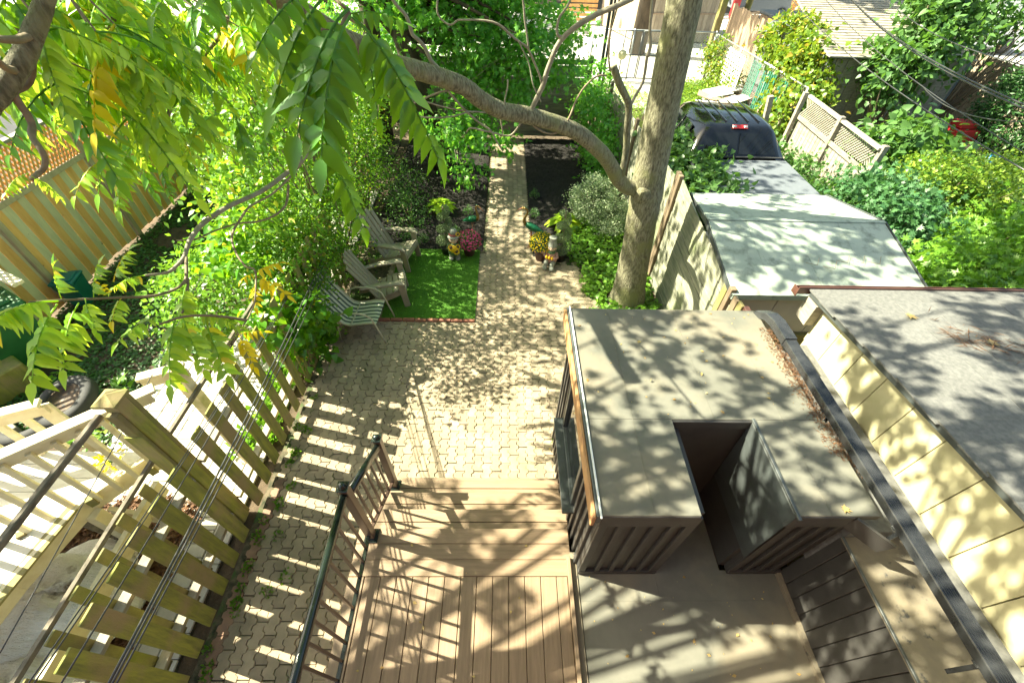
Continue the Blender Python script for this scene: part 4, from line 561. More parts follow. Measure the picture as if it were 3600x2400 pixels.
# roof slab with a notch (built of butted slabs)
RX0, RX1, NX0, NX1, NY = .665, 2.50, 1.325, 1.955, 1.83
MB().box(RX0, RX1, NY, 3.10, ZR - .06, ZR, .004).build('roof', mt['roof'], ad)
MB().box(RX0, NX0, 1.085, NY, ZR - .06, ZR, .004).build('roof', mt['roof'], ad)
MB().box(NX1, 2.53, 1.085, NY, ZR - .06, ZR, .004).build('roof', mt['roof'], ad)
for x in (1.02, 1.66, 2.2): 
    for (ya, yb) in ((1.09, 3.09) if x < 1.3 or x > 2.0 else (1.84, 3.09),): MB().box(x - .004, x + .0, ya, yb, ZR, ZR + .0025).build('roof_seam', mt['roof'], ad)
def fas(x0, x1, y0, y1, m='siding', z0=ZR - .175, z1=ZR - .008, c=.003): MB().box(x0, x1, y0, y1, z0, z1, c).build('fascia', mt[m], ad)
fas(RX0 + .003, NX0 - .003, 1.078, 1.10); fas(NX1 + .003, 2.36, 1.078, 1.10); fas(NX0, NX1, NY - .02, NY + .02, z0=ZR - .10)
fas(NX0 - .02, NX0 + .003, 1.10, NY - .02); fas(NX1 - .003, NX1 + .02, 1.10, NY - .02, 'flash')
MB().bar((2.36, 1.09, ZR - .09), (2.56, .93, ZR - .15), .02, .15).build('fascia', mt['siding'], ad)
MB().box(RX0 - .035, RX0 + .002, 1.075, 3.10, ZR - .10, ZR + .012, .003).build('drip_edge', mt['flash'], ad)
MB().box(RX0 - .062, RX0 - .037, 1.072, 3.09, ZR - .135, ZR - .004, .004).build('fascia', mt['flashrust'], ad)
MB().box(RX0 - .016, RX0 - .002, 1.06, 3.11, ZR + .012, ZR + .020, .002).build('drip_edge', mt['white'], ad)
MB().box(NX1 - .008, NX1 + .014, 1.05, NY, ZR + .0, ZR + .02, .002).build('drip_edge', mt['flash'], ad)
# sloped flashing inside the notch
MB().add([(NX1 - .005, 1.08, ZR - .01), (NX1 - .005, NY - .01, ZR - .01), (N2 - .01, NY - .01, D0 + .5), (N2 - .01, 1.10, D0 + .5)], [(0, 1, 2, 3)]).build('flashing', mt['flash'], ad)
# lower flat roof
MB().box(.705, 2.53, -.6, 1.147, D0 - .1, D0 - .012).box(NX0, N2, 1.147, 1.83, D0 - .1, D0 - .012).build('lower_roof', mt['roof'], ad)
MB().box(1.40, 1.404, .9, 1.10, D0 - .012, D0 - .0095).box(.71, 2.4, .905, .909, D0 - .012, D0 - .0095).build('roof_seam', mt['roof'], ad)
# right inner wall with horizontal boards
for i in range(16):
    y0 = 1.14 - (i + 1) * .118
    MB().obox((2.555, y0 + .059, 1.235), (1, 0, .0), (.10, 1, 0), (0, 0, 1), .018, .0575, .475, .003).build('wall_board', mt['siding'], ad)
MB().box(2.50, 2.535, -.6, 1.145, D0 - .012, D0 + .035).build('base_trim', mt['tanroof'], ad)
MB().box(2.57, 3.02, -.6, 1.09, .3, 1.725).build('wall', mt['siding'], ad)
MB().box(2.515, 2.97, -.6, 1.10, 1.726, 1.742, .003).build('ledge', mt['tanroof'], ad)
MB().box(2.512, 2.53, -.6, 1.10, 1.742, 1.756, .002).build('drip_edge', mt['flash'], ad)
MB().box(2.972, 3.09, -.6, 2.93, 1.70, 1.862, .004).box(2.54, 2.972, 1.10, 2.95, 1.2, 1.84).build('curb_flashing', mt['shingle'], ad)
# ------------------------------------------------------------------ downspout along the roof edge
dp = thing('downspout', 'black ribbed metal downspout laid along the extension roof edge', 'downspout', (2.57, 1.5, 2.2))
b = MB(); prof = []
for i in range(7):
    u = -.042 + i * .014; prof += [(u - .0045, .034), (u + .0045, .034), (u + .0055, .028), (u + .0085, .028)]
prof = prof[:-2] + [(.05, .026), (.05, -.030), (-.05, -.030), (-.05, .026)]
def extr(path, prof):
    V = []; n = len(prof)
    for (p, X, Z) in path: V += [Vector(p) + Vector(X) * a + Vector(Z) * c for a, c in prof]
    F = [(i * n + k, i * n + (k + 1) % n, (i + 1) * n + (k + 1) % n, (i + 1) * n + k) for i in range(len(path) - 1) for k in range(n)]
    F += [tuple(range(n)), tuple((len(path) - 1) * n + k for k in range(n))]; return MB().add(V, F)
X1 = (1, 0, 0)
extr([((2.585, -.6, 2.22), X1, (0, 0, 1)), ((2.585, 2.70, 2.22), X1, (0, 0, 1))], prof).build('pipe', mt['pipe'], dp)
extr([((2.585, 2.62, 2.226), X1, (0, 0, 1.12)), ((2.582, 2.86, 2.226), X1, (0, .0, 1.12)), ((2.56, 2.95, 2.222), X1, (0, .35, 1.0)), ((2.53, 3.03, 2.18), X1, (0, .8, .7)), ((2.50, 3.07, 2.09), X1, (0, 1, .2)), ((2.49, 3.075, 1.95), X1, (0, 1, 0))], [(a * 1.13, c * 1.08) for a, c in prof]).build('elbow', mt['pipe'], dp)
for y in (.3, 1.0, 1.9, 2.62): MB().box(2.527, 2.643, y - .018, y + .018, 2.186, 2.192).box(2.63, 2.64, y - .012, y + .012, 1.86, 2.19).build('bracket', mt['pipe'], dp)
o = MB().bar((2.45, 5.25, .02), (2.60, 4.05, .30), .07, .07, c=.005).build('drain_pipe', mt['pipe']); tag(o, 'short black drain pipe lying between tree trunk and grey fence', 'pipe')
# debris (needles and leaves) beside the pipe
P = np.stack([rng.normal(2.49, .035, 900), rng.uniform(1.5, 2.85, 900), np.full(900, ZR + .004)], 1); Dn = norm(rng.normal(size=(900, 3)) * np.array([1, 1, .1]))
V, F = leaves(T_leaf(.09, .02), P, Dn, np.tile([0, 0, 1.], (900, 1)), .03 * (.5 + rng.random(900))); npobj('leaf_litter', V, F, mt['straw'], None, 'stuff')
P = np.stack([rng.normal(2.80, .06, 1500), rng.uniform(1.5, 2.9, 1500), np.full(1500, 1.845)], 1); Dn = norm(rng.normal(size=(1500, 3)) * np.array([1, 1, .1]))
V, F = leaves(T_leaf(.09, .02), P, Dn, np.tile([0, 0, 1.], (1500, 1)), .03 * (.5 + rng.random(1500))); npobj('leaf_litter', V, F, mt['straw'], None, 'stuff')
P = []; 
for i in range(260): P.append((R_.uniform(.70, 2.48), R_.uniform(1.85, 3.05), ZR + .004)) if i < 90 else P.append((R_.uniform(.75, 2.4), R_.uniform(.1, 1.1), D0 - .008)) if i < 150 else P.append((R_.uniform(-1.1, .5), R_.uniform(.1, 1.4), D0 + .004)) if i < 175 else P.append((R_.uniform(-2.6, .7), R_.uniform(2.4, 6.8), .006))
P = np.array(P); Dn = rng.normal(size=P.shape) * np.array([1, 1, .12]); V, F = leaves(T_leaf(.3, .1), P, Dn, np.array([0, 0, 1.]) + rng.normal(size=P.shape) * .2, .022 * (.3 + rng.random(len(P)) ** 2 * 1.6)); npobj('leaf_litter', V, F, mt['lfDry'], None, 'stuff')
# ------------------------------------------------------------------ neighbour's house on the right
nb = thing('neighbour_house', 'cream panelled single storey house wall under a dark shingle roof', 'house', (4.5, 1, 0))
def zr(y): return 2.60 - .108 * (y - 1.0)           # rake height at x = 3.0
y = 3.02; first = True
while y > -.8:
    y0 = y - .30
    MB().add([(3.10, y0 + .004, 1.862), (3.10, y - .004, 1.862), (3.10, y - .004, zr(y) - .085), (3.10, y0 + .004, zr(y0) - .085),
              (3.13, y0 + .004, 1.862), (3.13, y - .004, 1.862), (3.13, y - .004, zr(y) - .085), (3.13, y0 + .004, zr(y0) - .085)],
             [(0, 1, 2, 3), (7, 6, 5, 4), (0, 4, 5, 1), (2, 6, 7, 3), (0, 3, 7, 4), (1, 5, 6, 2)]).build('wall_panel', mt['creamwall'], nb)
    y = y0
MB().box(3.12, 9, -.8, 3.02, 0, 1.9).build('wall', mt['creamwall'], nb)
MB().add([(3.13, -.8, 1.8), (3.13, 3.0, 1.8), (3.13, 3.0, zr(3.0) - .1), (3.13, -.8, zr(-.8) - .1)], [(0, 1, 2, 3)]).build('wall_backing', mt['siding'], nb)
y0, y1 = -.8, 3.18
MB().add([(3.0, y0, zr(y0) - .07), (9, y0, zr(y0) - .07), (9, y1, zr(y1) - .07), (3.0, y1, zr(y1) - .07), (3.0, y0, zr(y0) - .02), (9, y0, zr(y0) - .02), (9, y1, zr(y1) - .02), (3.0, y1, zr(y1) - .02)],
         [(0, 3, 2, 1), (4, 5, 6, 7), (0, 1, 5, 4), (2, 3, 7, 6), (1, 2, 6, 5), (0, 4, 7, 3)]).build('roof_deck', mt['flash'], nb)
rw = 0; y = 3.2
while y > -.8:
    ya = y - .20; x = 2.985 - (.3 if rw % 2 else 0) * 1.0
    while x < 6.4:
        xa = max(x, 2.975 + R_.uniform(-.012, .012)); xb = x + .995
        za, zb = zr(ya) - .0, zr(y) + .0
        MB().add([(xa, ya - .03, zr(ya - .03) - .012), (xb, ya - .03, zr(ya - .03) - .012), (xb, y, zb + .004), (xa, y, zb + .004), (xa, ya - .03, zr(ya - .03) - .02), (xb, ya - .03, zr(ya - .03) - .02), (xb, y, zb - .012), (xa, y, zb - .012)],
                 [(0, 1, 2, 3), (4, 7, 6, 5), (0, 4, 5, 1), (2, 6, 7, 3), (0, 3, 7, 4), (1, 5, 6, 2)]).build('shingle', mt['shingle'], nb)
        x += 1.0
    y = ya; rw += 1
gt = thing('roof_gutter', 'brown metal gutter along the far edge of the dark shingle roof', 'gutter', (4.5, 3.25, 2.3))
gp = [(0, 0), (0, -.08), (.02, -.10), (.05, -.10), (.07, -.05), (.075, -.032), (.068, -.032), (.06, -.055), (.045, -.09), (.02, -.09), (.01, -.075), (.01, 0)]
extr([((2.88, 3.2, 2.385), (0, 1, 0), (0, 0, 1)), ((8, 3.2, 2.385), (0, 1, 0), (0, 0, 1))], gp).build('trough', mt['brown'], gt)
MB().prism([(2.876, 3.195), (2.884, 3.195), (2.884, 3.28), (2.876, 3.28)], 2.28, 2.36).build('end_cap', mt['brown'], gt)
MB().box(3.0, 3.1, 3.02, 3.19, 2.05, 2.29).build('eave_block', mt['graywood'], nb)
# debris on the neighbour's roof
P = []; Dn = []
for i in range(420):
    t = R_.random(); x = 3.75 + t * 1.5 + R_.gauss(0, .06); yy = 2.55 - t * .75 + R_.gauss(0, .10 * (1 - .4 * t)); P.append((x, yy, zr(yy) + .012)); Dn.append((1 + R_.gauss(0, .5), -.5 + R_.gauss(0, .6), R_.gauss(0, .06)))
V, F = leaves(T_leaf(.03, .02), np.array(P), np.array(Dn), np.tile([0, 0, 1.], (len(P), 1)), .05 + .10 * rng.random(len(P))); npobj('pine_needles', V, F, mt['straw'], None, 'stuff')
for i, (x, yy) in enumerate(((3.62, 2.78), (4.05, 2.42), (2.28, 1.14))):
    z = zr(yy) + .02 if x > 3 else ZR + .012; V, F = leaves(TM, np.array([[0, 0, 0.]]), np.array([[1, -.5, .0]]), np.array([[0, .1, 1.]]), np.array([.11 if i < 2 else .07]))
    o = bpy.data.objects.new('fallen_leaf', npmesh('fallen_leaf', V, F, mt['lfDry'])); o.location = (x, yy, z); link(o)
    tag(o, ('pale dry leaf near the gutter end of the shingle roof', 'pale dry leaf at the start of the needle drift on the shingle roof', 'pale dry leaf on the near edge of the grey flat roof')[i], 'leaf')
# ------------------------------------------------------------------ mint-green shed roof
ms = thing('shed', 'long shed with pale mint green membrane gable roof and dirty streaks', 'shed', (3.9, 5.0, 0))
MB().box(2.80, 5.08, 3.93, 6.25, 0, 1.10).build('wall', mt['whitewall'], ms)
for i in range(4): MB().box(2.78 + i * .57, 3.342 + i * .57, 3.90, 3.928, 1.08, 1.735, .003).build('wall_panel', mt['whitewall'], ms)
MB().box(2.76, 5.10, 3.84, 3.90, .64, 1.078, .004).build('beam', mt['moss2'], ms)
MB().box(2.66, 3.7, 3.3, 3.8, .3, .62).build('timber', mt['brownplank'], ms)
def quad(pts, th, name, m, par):
    n = len(pts); V = list(pts) + [(x, y, z - th) for x, y, z in pts]
    return MB().add(V, [tuple(range(n)), tuple(range(n, 2 * n))[::-1]] + [(i, (i + 1) % n, n + (i + 1) % n, n + i) for i in range(n)]).build(name, mt[m], par)
xs = [2.72, 3.22, 3.84, 4.46, 5.11]
for i in range(4):
    a, c = xs[i] + .002, xs[i + 1] - .002; l = .24 * (i == 0)
    quad([(a, 3.86, 1.752), (c, 3.86, 1.752), (c, 5.06, 2.02), (a, 5.06, 2.02)], .02, 'roof_panel', 'mint', ms)
    quad([(a, 5.07, 2.02), (c, 5.07, 2.02), (c, 6.31, 1.752), (a + l, 6.31, 1.752)], .02, 'roof_panel', 'mint', ms)
MB().bar((2.71, 5.065, 2.023), (5.12, 5.065, 2.023), .06, .012).build('ridge_cap', mt['mint'], ms)
MB().box(2.71, 5.12, 3.825, 3.856, 1.68, 1.756, .003).build('eave_trim', mt['mint'], ms)
for (p0, p1) in (((5.125, 3.84, 1.735), (5.125, 5.07, 2.005)), ((5.125, 5.07, 2.005), (5.125, 6.32, 1.735)), ((2.705, 3.84, 1.72), (2.705, 5.07, 1.98)), ((2.705, 5.07, 1.98), (2.95, 6.32, 1.72))):
    MB().bar(p0, p1, .012, .06).build('rake_trim', mt['flash'], ms)
MB().box(5.2, 6.2, 3.9, 7.2, 0, .3).build('ramp', mt['moss2'], ms)
tw = MB()
for k in range(5):
    x, y_ = 3.75 + k * .2, 4.2 + R_.uniform(-.1, .25); z0 = 1.765 + (y_ - 3.86) * .223; tw.tube([(x, y_, z0 + .012), (x + .12, y_ - .05, z0 + .012), (x + .2, y_ + .08, z0 + .035)], .003, 4)
o = tw.build('twigs', mt['twig']); o['kind'] = 'stuff'
# ------------------------------------------------------------------ right grey fence (horizontal boards)
rf = thing('grey_board_fence', 'weathered grey fence of horizontal boards behind the big tree', 'fence', (2.75, 8, 0))
for (ya, yb, za, zb, sag) in ((3.10, 6.30, 1.75, 1.98, .09), (6.48, 9.20, 1.90, 1.72, 0), (9.34, 12.1, 1.72, 1.55, 0), (12.2, 12.9, 1.55, 1.55, 0)):
    nb_ = 11
    for i in range(nb_):
        f0, f1 = i / nb_, (i + 1) / nb_; m = (ya + yb) / 2; xo = R_.uniform(-.010, .010); seg = 6
        V = []; F = []
        for s in range(seg + 1):
            y = ya + (yb - ya) * s / seg; t = s / seg; zt = za + (zb - za) * t - sag * 4 * t * (1 - t) * (1 - t * .3)
            a, c = .04 + (zt - .04) * f0, .04 + (zt - .04) * f1 - .010
            V += [(2.735 + xo, y, a), (2.735 + xo, y, c), (2.755 + xo, y, c), (2.755 + xo, y, a)]
        for s in range(seg): F += [(s * 4 + k, s * 4 + (k + 1) % 4, s * 4 + 4 + (k + 1) % 4, s * 4 + 4 + k) for k in range(4)]
        F += [(0, 1, 2, 3), (seg * 4 + 3, seg * 4 + 2, seg * 4 + 1, seg * 4)]
        MB().add(V, F).build('board', mt['fencegrey'], rf)
for (ya, yb, zt) in ((3.10, 6.30, 1.62), (6.48, 9.20, 1.68), (9.34, 12.1, 1.5)): MB().box(2.768, 2.775, ya, yb, .05, zt).build('backing', mt['siding'], rf)  # dark sheets added behind the boards so the gaps read as shaded lines
for y, h, w in ((6.34, 2.02, .045), (6.44, 2.02, .045), (9.27, 1.82, .05), (12.15, 1.7, .05), (3.9, 1.80, .04)):
    MB().box(2.69, 2.76, y - w, y + w, 0, h, .006).build('post', mt['fencepost'], rf)
for i, y in enumerate((3.62, 3.74, 4.02)): MB().box(2.70, 2.734, y - .05, y + .05, 0, 1.80 - .03 * i, .004).build('batten', mt['fencepost' if i % 2 else 'moss2'], rf)
MB().box(2.72, 2.78, 3.48, 3.58, 1.72, 1.80, .003).build('metal_cap', mt['brown'], rf)
# ------------------------------------------------------------------ back fence, pole
bf = thing('back_fence', 'dark stained fence of horizontal boards across the far end of the garden', 'fence', (0, 12.95, 0))
for (xa, xb) in ((-2.6, -.32), (-.22, 2.2)):
    z = .05
    while z < 1.9:
        MB().box(xa, xb, 12.94 + R_.uniform(-.004, .004), 12.965, z, z + .134 - (.012 if R_.random() < .3 else 0), .003).build('board', mt['backfence'], bf); z += .139
for x in (-2.66, -.27, 2.25): MB().box(x - .05, x + .05, 12.92, 13.0, 0, 1.99, .005).build('post', mt['siding'], bf)
MB().box(-2.6, 2.2, 12.915, 12.935, 1.92, 1.98).build('top_rail', mt['siding'], bf)
o = MB().box(2.53, 2.60, 13.1, 13.17, 0, 7.0, .004).box(2.63, 2.68, 13.1, 13.15, 0, 7.0, .004).build('steel_post', mt['siding']); tag(o, 'tall slim black steel post standing at the right end of the dark back fence', 'post')
# ------------------------------------------------------------------ left shadowbox fence
lf = thing('slatted_fence', 'gappy mossy fence of wide vertical slats nailed on both sides of its rails', 'fence', (-2.85, 2.5, 0))
ys = [-.42 + .255 * i for i in range(9)] + [2.02 + .258 * i for i in range(16)]
for i, y in enumerate(ys):
    if 1.63 < y < 2.0: continue
    h = 1.52 + R_.uniform(-.035, .03); a = R_.uniform(-.003, .003)
    MB().obox((-2.775, y + .07, (.03 + h) / 2), (1, .03 * R_.uniform(-1, 1), 0), (0, 1, 0), (0, R_.uniform(-.010, .010), 1), .010, .0695, (h - .03) / 2, .003).build('slat', mt['moss'], lf)
    if y < 1.5: MB().obox((-2.95, y + .195, (.12 + h) / 2 - .02), (1, 0, 0), (0, 1, 0), (0, 0, 1), .009, .046, (h - .10) / 2, .003).build('slat', mt['moss2'], lf)
for z in (.30, 1.10): MB().box(-2.92, -2.835, -.6, 1.82, z, z + .045, .003).build('rail', mt['graywood'], lf); MB().box(-2.92, -2.835, 2.0, 6.2, z, z + .045, .003).build('rail', mt['graywood'], lf)
MB().bar((-3.0, -.6, 1.50), (-3.0, 1.84, 1.50), .03, .04).bar((-3.0, 2.0, 1.50), (-3.0, 4.2, 1.46), .03, .04).build('cap_rail', mt['darkstick'], lf)
mp = thing('gate_post', 'tall mossy multi-board post with flat cap rising above the slatted fence', 'post', (-2.9, 1.9, 0))
MB().box(-2.97, -2.86, 1.845, 1.955, 0, 2.26, .006).build('post_core', mt['moss'], mp)
MB().box(-2.955, -2.87, 1.80, 1.843, 0, 2.18, .004).build('side_board', mt['moss2'], mp); MB().box(-2.955, -2.87, 1.957, 2.0, 0, 2.22, .004).build('side_board', mt['moss2'], mp)
MB().box(-2.985, -2.845, 1.79, 1.80, 1.2, 1.9, .002).build('side_board', mt['moss'], mp)
MB().add([(-3.0, 1.815, 2.26), (-2.83, 1.815, 2.26), (-2.83, 1.985, 2.26), (-3.0, 1.985, 2.26), (-3.0, 1.815, 2.285), (-2.83, 1.815, 2.285), (-2.83, 1.985, 2.285), (-3.0, 1.985, 2.285), (-2.915, 1.9, 2.33)],
         [(0, 3, 2, 1), (0, 1, 5, 4), (1, 2, 6, 5), (2, 3, 7, 6), (3, 0, 4, 7), (4, 5, 8), (5, 6, 8), (6, 7, 8), (7, 4, 8)]).build('post_cap', mt['moss'], mp)
o = MB().bar((-3.02, 1.83, 2.16), (-3.02, -.5, 2.16), .045, .05, c=.008).build('handrail', mt['darkstick']); tag(o, 'old dark wooden handrail running from the mossy post toward the house', 'handrail')
# ------------------------------------------------------------------ neighbour's pale brick path
npth = bpy.data.objects.new('neighbour_path', MB().box(-5.0, -2.95, -1, 4.3, -.07, -.02).box(-4.2, -2.95, 4.3, 12.5, -.07, -.02).mesh('neighbour_path', mt['joint'])); link(npth, None, 'structure')
mb = MB(); mb.box(-.098, .098, -.068, .068, -.05, 0, .006); pm = mb.mesh('brick', mt['whitepaver'])
mb = MB(); mb.box(-.098, .098, -.098, .098, -.05, 0, .006); pm2 = mb.mesh('brick', mt['whitepaver'])
c_ = 0; rest = MB()
for i in range(10):
    j = 0; y = .2
    while y < 9.5:
        big = (i * 7 + j * 3) % 3 == 0; x = -4.9 + i * .205; ln = .203 if big else .142
        if not (y > 4.3 and x < -4.2):
            if c_ < 295: inst('brick', pm2 if big else pm, (x, y + ln / 2, R_.uniform(-.004, .004)), npth, (0, 0, R_.gauss(0, .015))); c_ += 1
            else: rest.box(x - .098, x + .098, y + .003, y + ln - .003, -.05, R_.uniform(-.004, .004), .006)
        y += ln; j += 1
rest.build('bricks', mt['whitepaver'], npth, 'stuff')
struct('planting_strip', mound(-5.0, -3.42, -1, 2.0, .005, 20, 30, .03), 'straw')
chips('pine_straw', -5, -3.40, -1, 2.1, .02, 9000, .07, 'straw')
# ------------------------------------------------------------------ neighbour's cream deck and rails
nd = thing('neighbour_deck', 'cream painted timber deck with angled corner and mossy edge boards', 'deck', (-4.5, 1, 0))
zd = 1.13
poly = [(-3.38, 2.10), (-3.72, 1.62), (-3.86, .95), (-3.98, -.6), (-7.5, -.6), (-7.5, 2.10)]
def xl(y): 
    if y > 1.62: return -3.72 + (y - 1.62) / .48 * .34
    if y > .95: return -3.86 + (y - .95) / .67 * .14
    return -3.86 + (y - .95) * .077
y = 2.10
while y > -.6:
    y0 = y - .135; 
    MB().add([(-7.5, y0, zd), (xl(y0) - .02, y0, zd), (xl(y) - .02, y - .006, zd), (-7.5, y - .006, zd), (-7.5, y0, zd - .03), (xl(y0) - .02, y0, zd - .03), (xl(y) - .02, y - .006, zd - .03), (-7.5, y - .006, zd - .03)],
             [(0, 1, 2, 3), (7, 6, 5, 4), (0, 4, 5, 1), (1, 5, 6, 2), (2, 6, 7, 3), (3, 7, 4, 0)]).build('board', mt['whitedeck'], nd); y = y0
for p0, p1 in (((-3.30, 2.14), (-3.70, 1.60)), ((-3.70, 1.60), (-3.84, .95)), ((-3.84, .95), (-3.96, -.6))):
    MB().bar((*p0, zd - .07), (*p1, zd - .07), .045, .19, c=.004).build('fascia', mt['cream'], nd)
MB().bar((-3.74, 1.55, zd + .012), (-3.99, -.6, zd + .012), .10, .02).build('edge_board', mt['moss2'], nd)
MB().bar((-3.45, 1.95, .70), (-3.45, -.6, .70), .05, .2).build('beam', mt['cream'], nd)
MB().box(-3.72, -3.62, 1.5, 1.6, 0, 1.0).build('post', mt['cream'], nd); MB().bar((-3.9, 1.75, .55), (-3.0, 1.62, .55), .04, .16).build('beam', mt['cream'], nd)
MB().bar((-4.3, 1.7, .42), (-3.4, 1.42, .42), .06, .09).build('beam', mt['darkstick'], nd)
nr = thing('cream_railing', 'cream wooden railing with slanting-cut balusters on the angled deck corner', 'railing', (-3.9, 1.5, zd))
A = Vector((-3.05, 2.17, 0)); B_ = Vector((-5.2, .38, 0)); dv = (B_ - A); dn = Vector((dv.y, -dv.x, 0)).normalized() * -1
def at(t, z): p = A + dv * t; return (p.x, p.y, z)
MB().bar(at(-.04, 1.96), at(1, 1.96), .11, .035, c=.004).build('top_rail', mt['cream'], nr)
MB().bar(at(-.02, 1.88), at(1, 1.88), .035, .10, c=.003).build('under_rail', mt['cream'], nr)
for i in range(17):
    p = A + dv * (.05 + .056 * i) + Vector((-.02, .03, 0)) * -1
    MB().obox((p.x, p.y, (zd - .06 + 1.90) / 2), dv.normalized(), Vector((0, 0, 1)).cross(dv.normalized()), (0, 0, 1), .02, .018, (1.90 - zd + .06) / 2, .003).build('baluster', mt['cream'], nr)
    if i % 3 == 1: MB().obox((p.x - .03, p.y - .03, zd - .02), dv.normalized(), Vector((0, 0, 1)).cross(dv.normalized()), (0, 0, 1), .03, .03, .05, .003).build('baluster_block', mt['moss2'], nr)
n2 = thing('stair_railing', 'second cream railing with wide pale boards beyond the first', 'railing', (-4.3, 2.2, zd))
A2 = Vector((-3.05, 2.62, 0)); B2 = Vector((-5.0, 1.78, 0)); d2 = B2 - A2
for (ta, tb) in ((-.02, .16), (.50, 1.1)):
    MB().bar(tuple(A2 + d2 * ta + Vector((0, 0, 1.78))), tuple(A2 + d2 * tb + Vector((0, 0, 1.78))), .10, .035, c=.003).build('top_rail', mt['cream'], n2)
    MB().bar(tuple(A2 + d2 * ta + Vector((0, 0, 1.69))), tuple(A2 + d2 * tb + Vector((0, 0, 1.69))), .03, .10, c=.003).build('under_rail', mt['cream'], n2)
for i in range(8):
    t = .52 + .085 * i; p = A2 + d2 * t; w = .06 if i == 0 else .03
    MB().obox((p.x, p.y + .03, 1.25), d2.normalized(), Vector((0, 0, 1)).cross(d2.normalized()), (0, 0, 1), w, .016, .48, .003).build('baluster', mt['cream'], n2)
MB().box(-3.16, -3.05, 2.56, 2.66, 0, 1.72, .004).build('post', mt['cream'], n2)
# tarp bundles, red cloth
def blob(name, label, cat, c, r, m, seed, n=26, amp=.12):
    q = random.Random(seed); ph = [(q.uniform(1, 4), q.uniform(1, 4), q.uniform(0, 6)) for _ in range(5)]
    V = []; F = []; m_ = 18
    for i in range(m_ + 1):
        th = math.pi * i / m_
        for k in range(n):
            a = 2 * math.pi * k / n; s = 1 + amp * sum(math.sin(u * a + p + v * th * 2) / (j + 1.3) for j, (u, v, p) in enumerate((round(u), v, p) for u, v, p in ph)) + .02 * math.sin(13 * a + 4 * th)
            z = -math.cos(th); V.append((c[0] + r[0] * math.sin(th) * math.cos(a) * s, c[1] + r[1] * math.sin(th) * math.sin(a) * s, max(c[2] + r[2] * z * s, .0)))
    for i in range(m_):
        for k in range(n): F.append((i * n + k, i * n + (k + 1) % n, (i + 1) * n + (k + 1) % n, (i + 1) * n + k))
    o = MB().add(V, F, True).build(name, mt[m]); return tag(o, label, cat)
blob('tarp_bundle', 'white plastic tarp bundle wrapped and tied beside the cream deck', 'tarp', (-3.98, 1.02, .27), (.55, .50, .36), 'bag', 3)
blob('tarp_bundle', 'smaller dirty white tarp bundle at the lower left corner of the yard', 'tarp', (-3.95, .35, .2), (.50, .28, .30), 'bag', 9)
blob('red_cushion', 'red cushion glimpsed on the cream deck behind the balusters', 'cushion', (-4.78, .75, 1.28), (.28, .35, .16), 'red', 5)
# ------------------------------------------------------------------ tires, block, bins, board
def tyre(c, rz, label, rim=True):
    t = thing('car_tire', label, 'tire', c)
    R1, w = .36, .09
    MB().lathe([(.23, 0.01), (.27, -.0), (.34, .02), (R1, .04), (R1, .13), (.34, .165), (.27, .18), (.23, .165), (.22, .09), (.23, .01)], 36, c).build('rubber', mt['rubber'], t)
    if rim:
        b = MB().lathe([(.228, .14), (.215, .15), (.21, .10), (.14, .085), (.12, .10), (.07, .10), (.06, .115), (.03, .115), (.001, .115)], 36, c); b.build('rim', mt['rust'], t)
        hb = MB()
        for k in range(14): a = k * 2 * math.pi / 14; hb.lathe([(.013, .0), (.013, .004), (.0001, .0045)], 8, (c[0] + .175 * math.cos(a), c[1] + .175 * math.sin(a), c[2] + .0965))
        for k in range(5): a = k * 2 * math.pi / 5; hb.lathe([(.009, .0), (.009, .006), (.0001, .007)], 6, (c[0] + .045 * math.cos(a), c[1] + .045 * math.sin(a), c[2] + .112))
        hb.build('rim_holes', mt['blackpot'], t)
    return t
t1 = tyre((-5.68, 3.34, .0), 0, 'old car tire with rusty steel wheel lying on the ground cover')
t1.rotation_euler = (.22, -.12, 0); t1.location.z = .13
tyre((-6.12, 3.1, -.02), 0, 'bare black tire half hidden under the rusty wheel', False)
cb = thing('planter_box', 'mossy concrete planter corner beside the tires', 'planter', (-6.9, 3.6, 0))
MB().obox((-7.2, 3.75, .2), (.85, -.5, 0), (.5, .85, 0), (0, 0, 1), .62, .42, .22, .02).build('box', mt['moss'], cb); MB().obox((-6.75, 3.25, .06), (.85, -.5, 0), (.5, .85, 0), (0, 0, 1), .7, .08, .09, .01).build('kerb', mt['graywood'], cb)
def bin_(c, rz, m, label, s=1):
    t = thing('wheelie_bin', label, 'bin', c); X = Vector((math.cos(rz), math.sin(rz), 0)); Y = Vector((-math.sin(rz), math.cos(rz), 0)); C = Vector(c)
    V = []
    for z, a in ((0, .22), (.95, .30)):
        for i, j in ((-1, -1), (1, -1), (1, 1), (-1, 1)): V.append(C + (X * i * a + Y * j * a * 1.1) * s + Vector((0, 0, z * s)))
    MB().add(V, [(3, 2, 1, 0), (4, 5, 6, 7), (0, 1, 5, 4), (1, 2, 6, 5), (2, 3, 7, 6), (3, 0, 4, 7)]).build('body', mt[m], t)
    MB().obox(C + Vector((0, 0, 1.0 * s)), X, Y, (0, 0, 1), .34 * s, .37 * s, .045 * s, .03 * s).obox(C + Vector((0, 0, 1.06 * s)), X, Y, (0, 0, 1), .25 * s, .28 * s, .03 * s, .02 * s).build('lid', mt[m], t)
    MB().bar(C + X * .33 * s + Y * -.25 * s + Vector((0, 0, .93 * s)), C + X * .33 * s + Y * .25 * s + Vector((0, 0, .93 * s)), .03 * s, .03 * s).build('handle', mt[m], t)
bin_((-6.85, 4.2, 0), -.5, 'binG', 'green wheeled bin with closed lid beside the wooden fence')
bin_((-7.02, 5.50, 0), .2, 'binT', 'small teal bin standing against the striped wooden fence', .5)
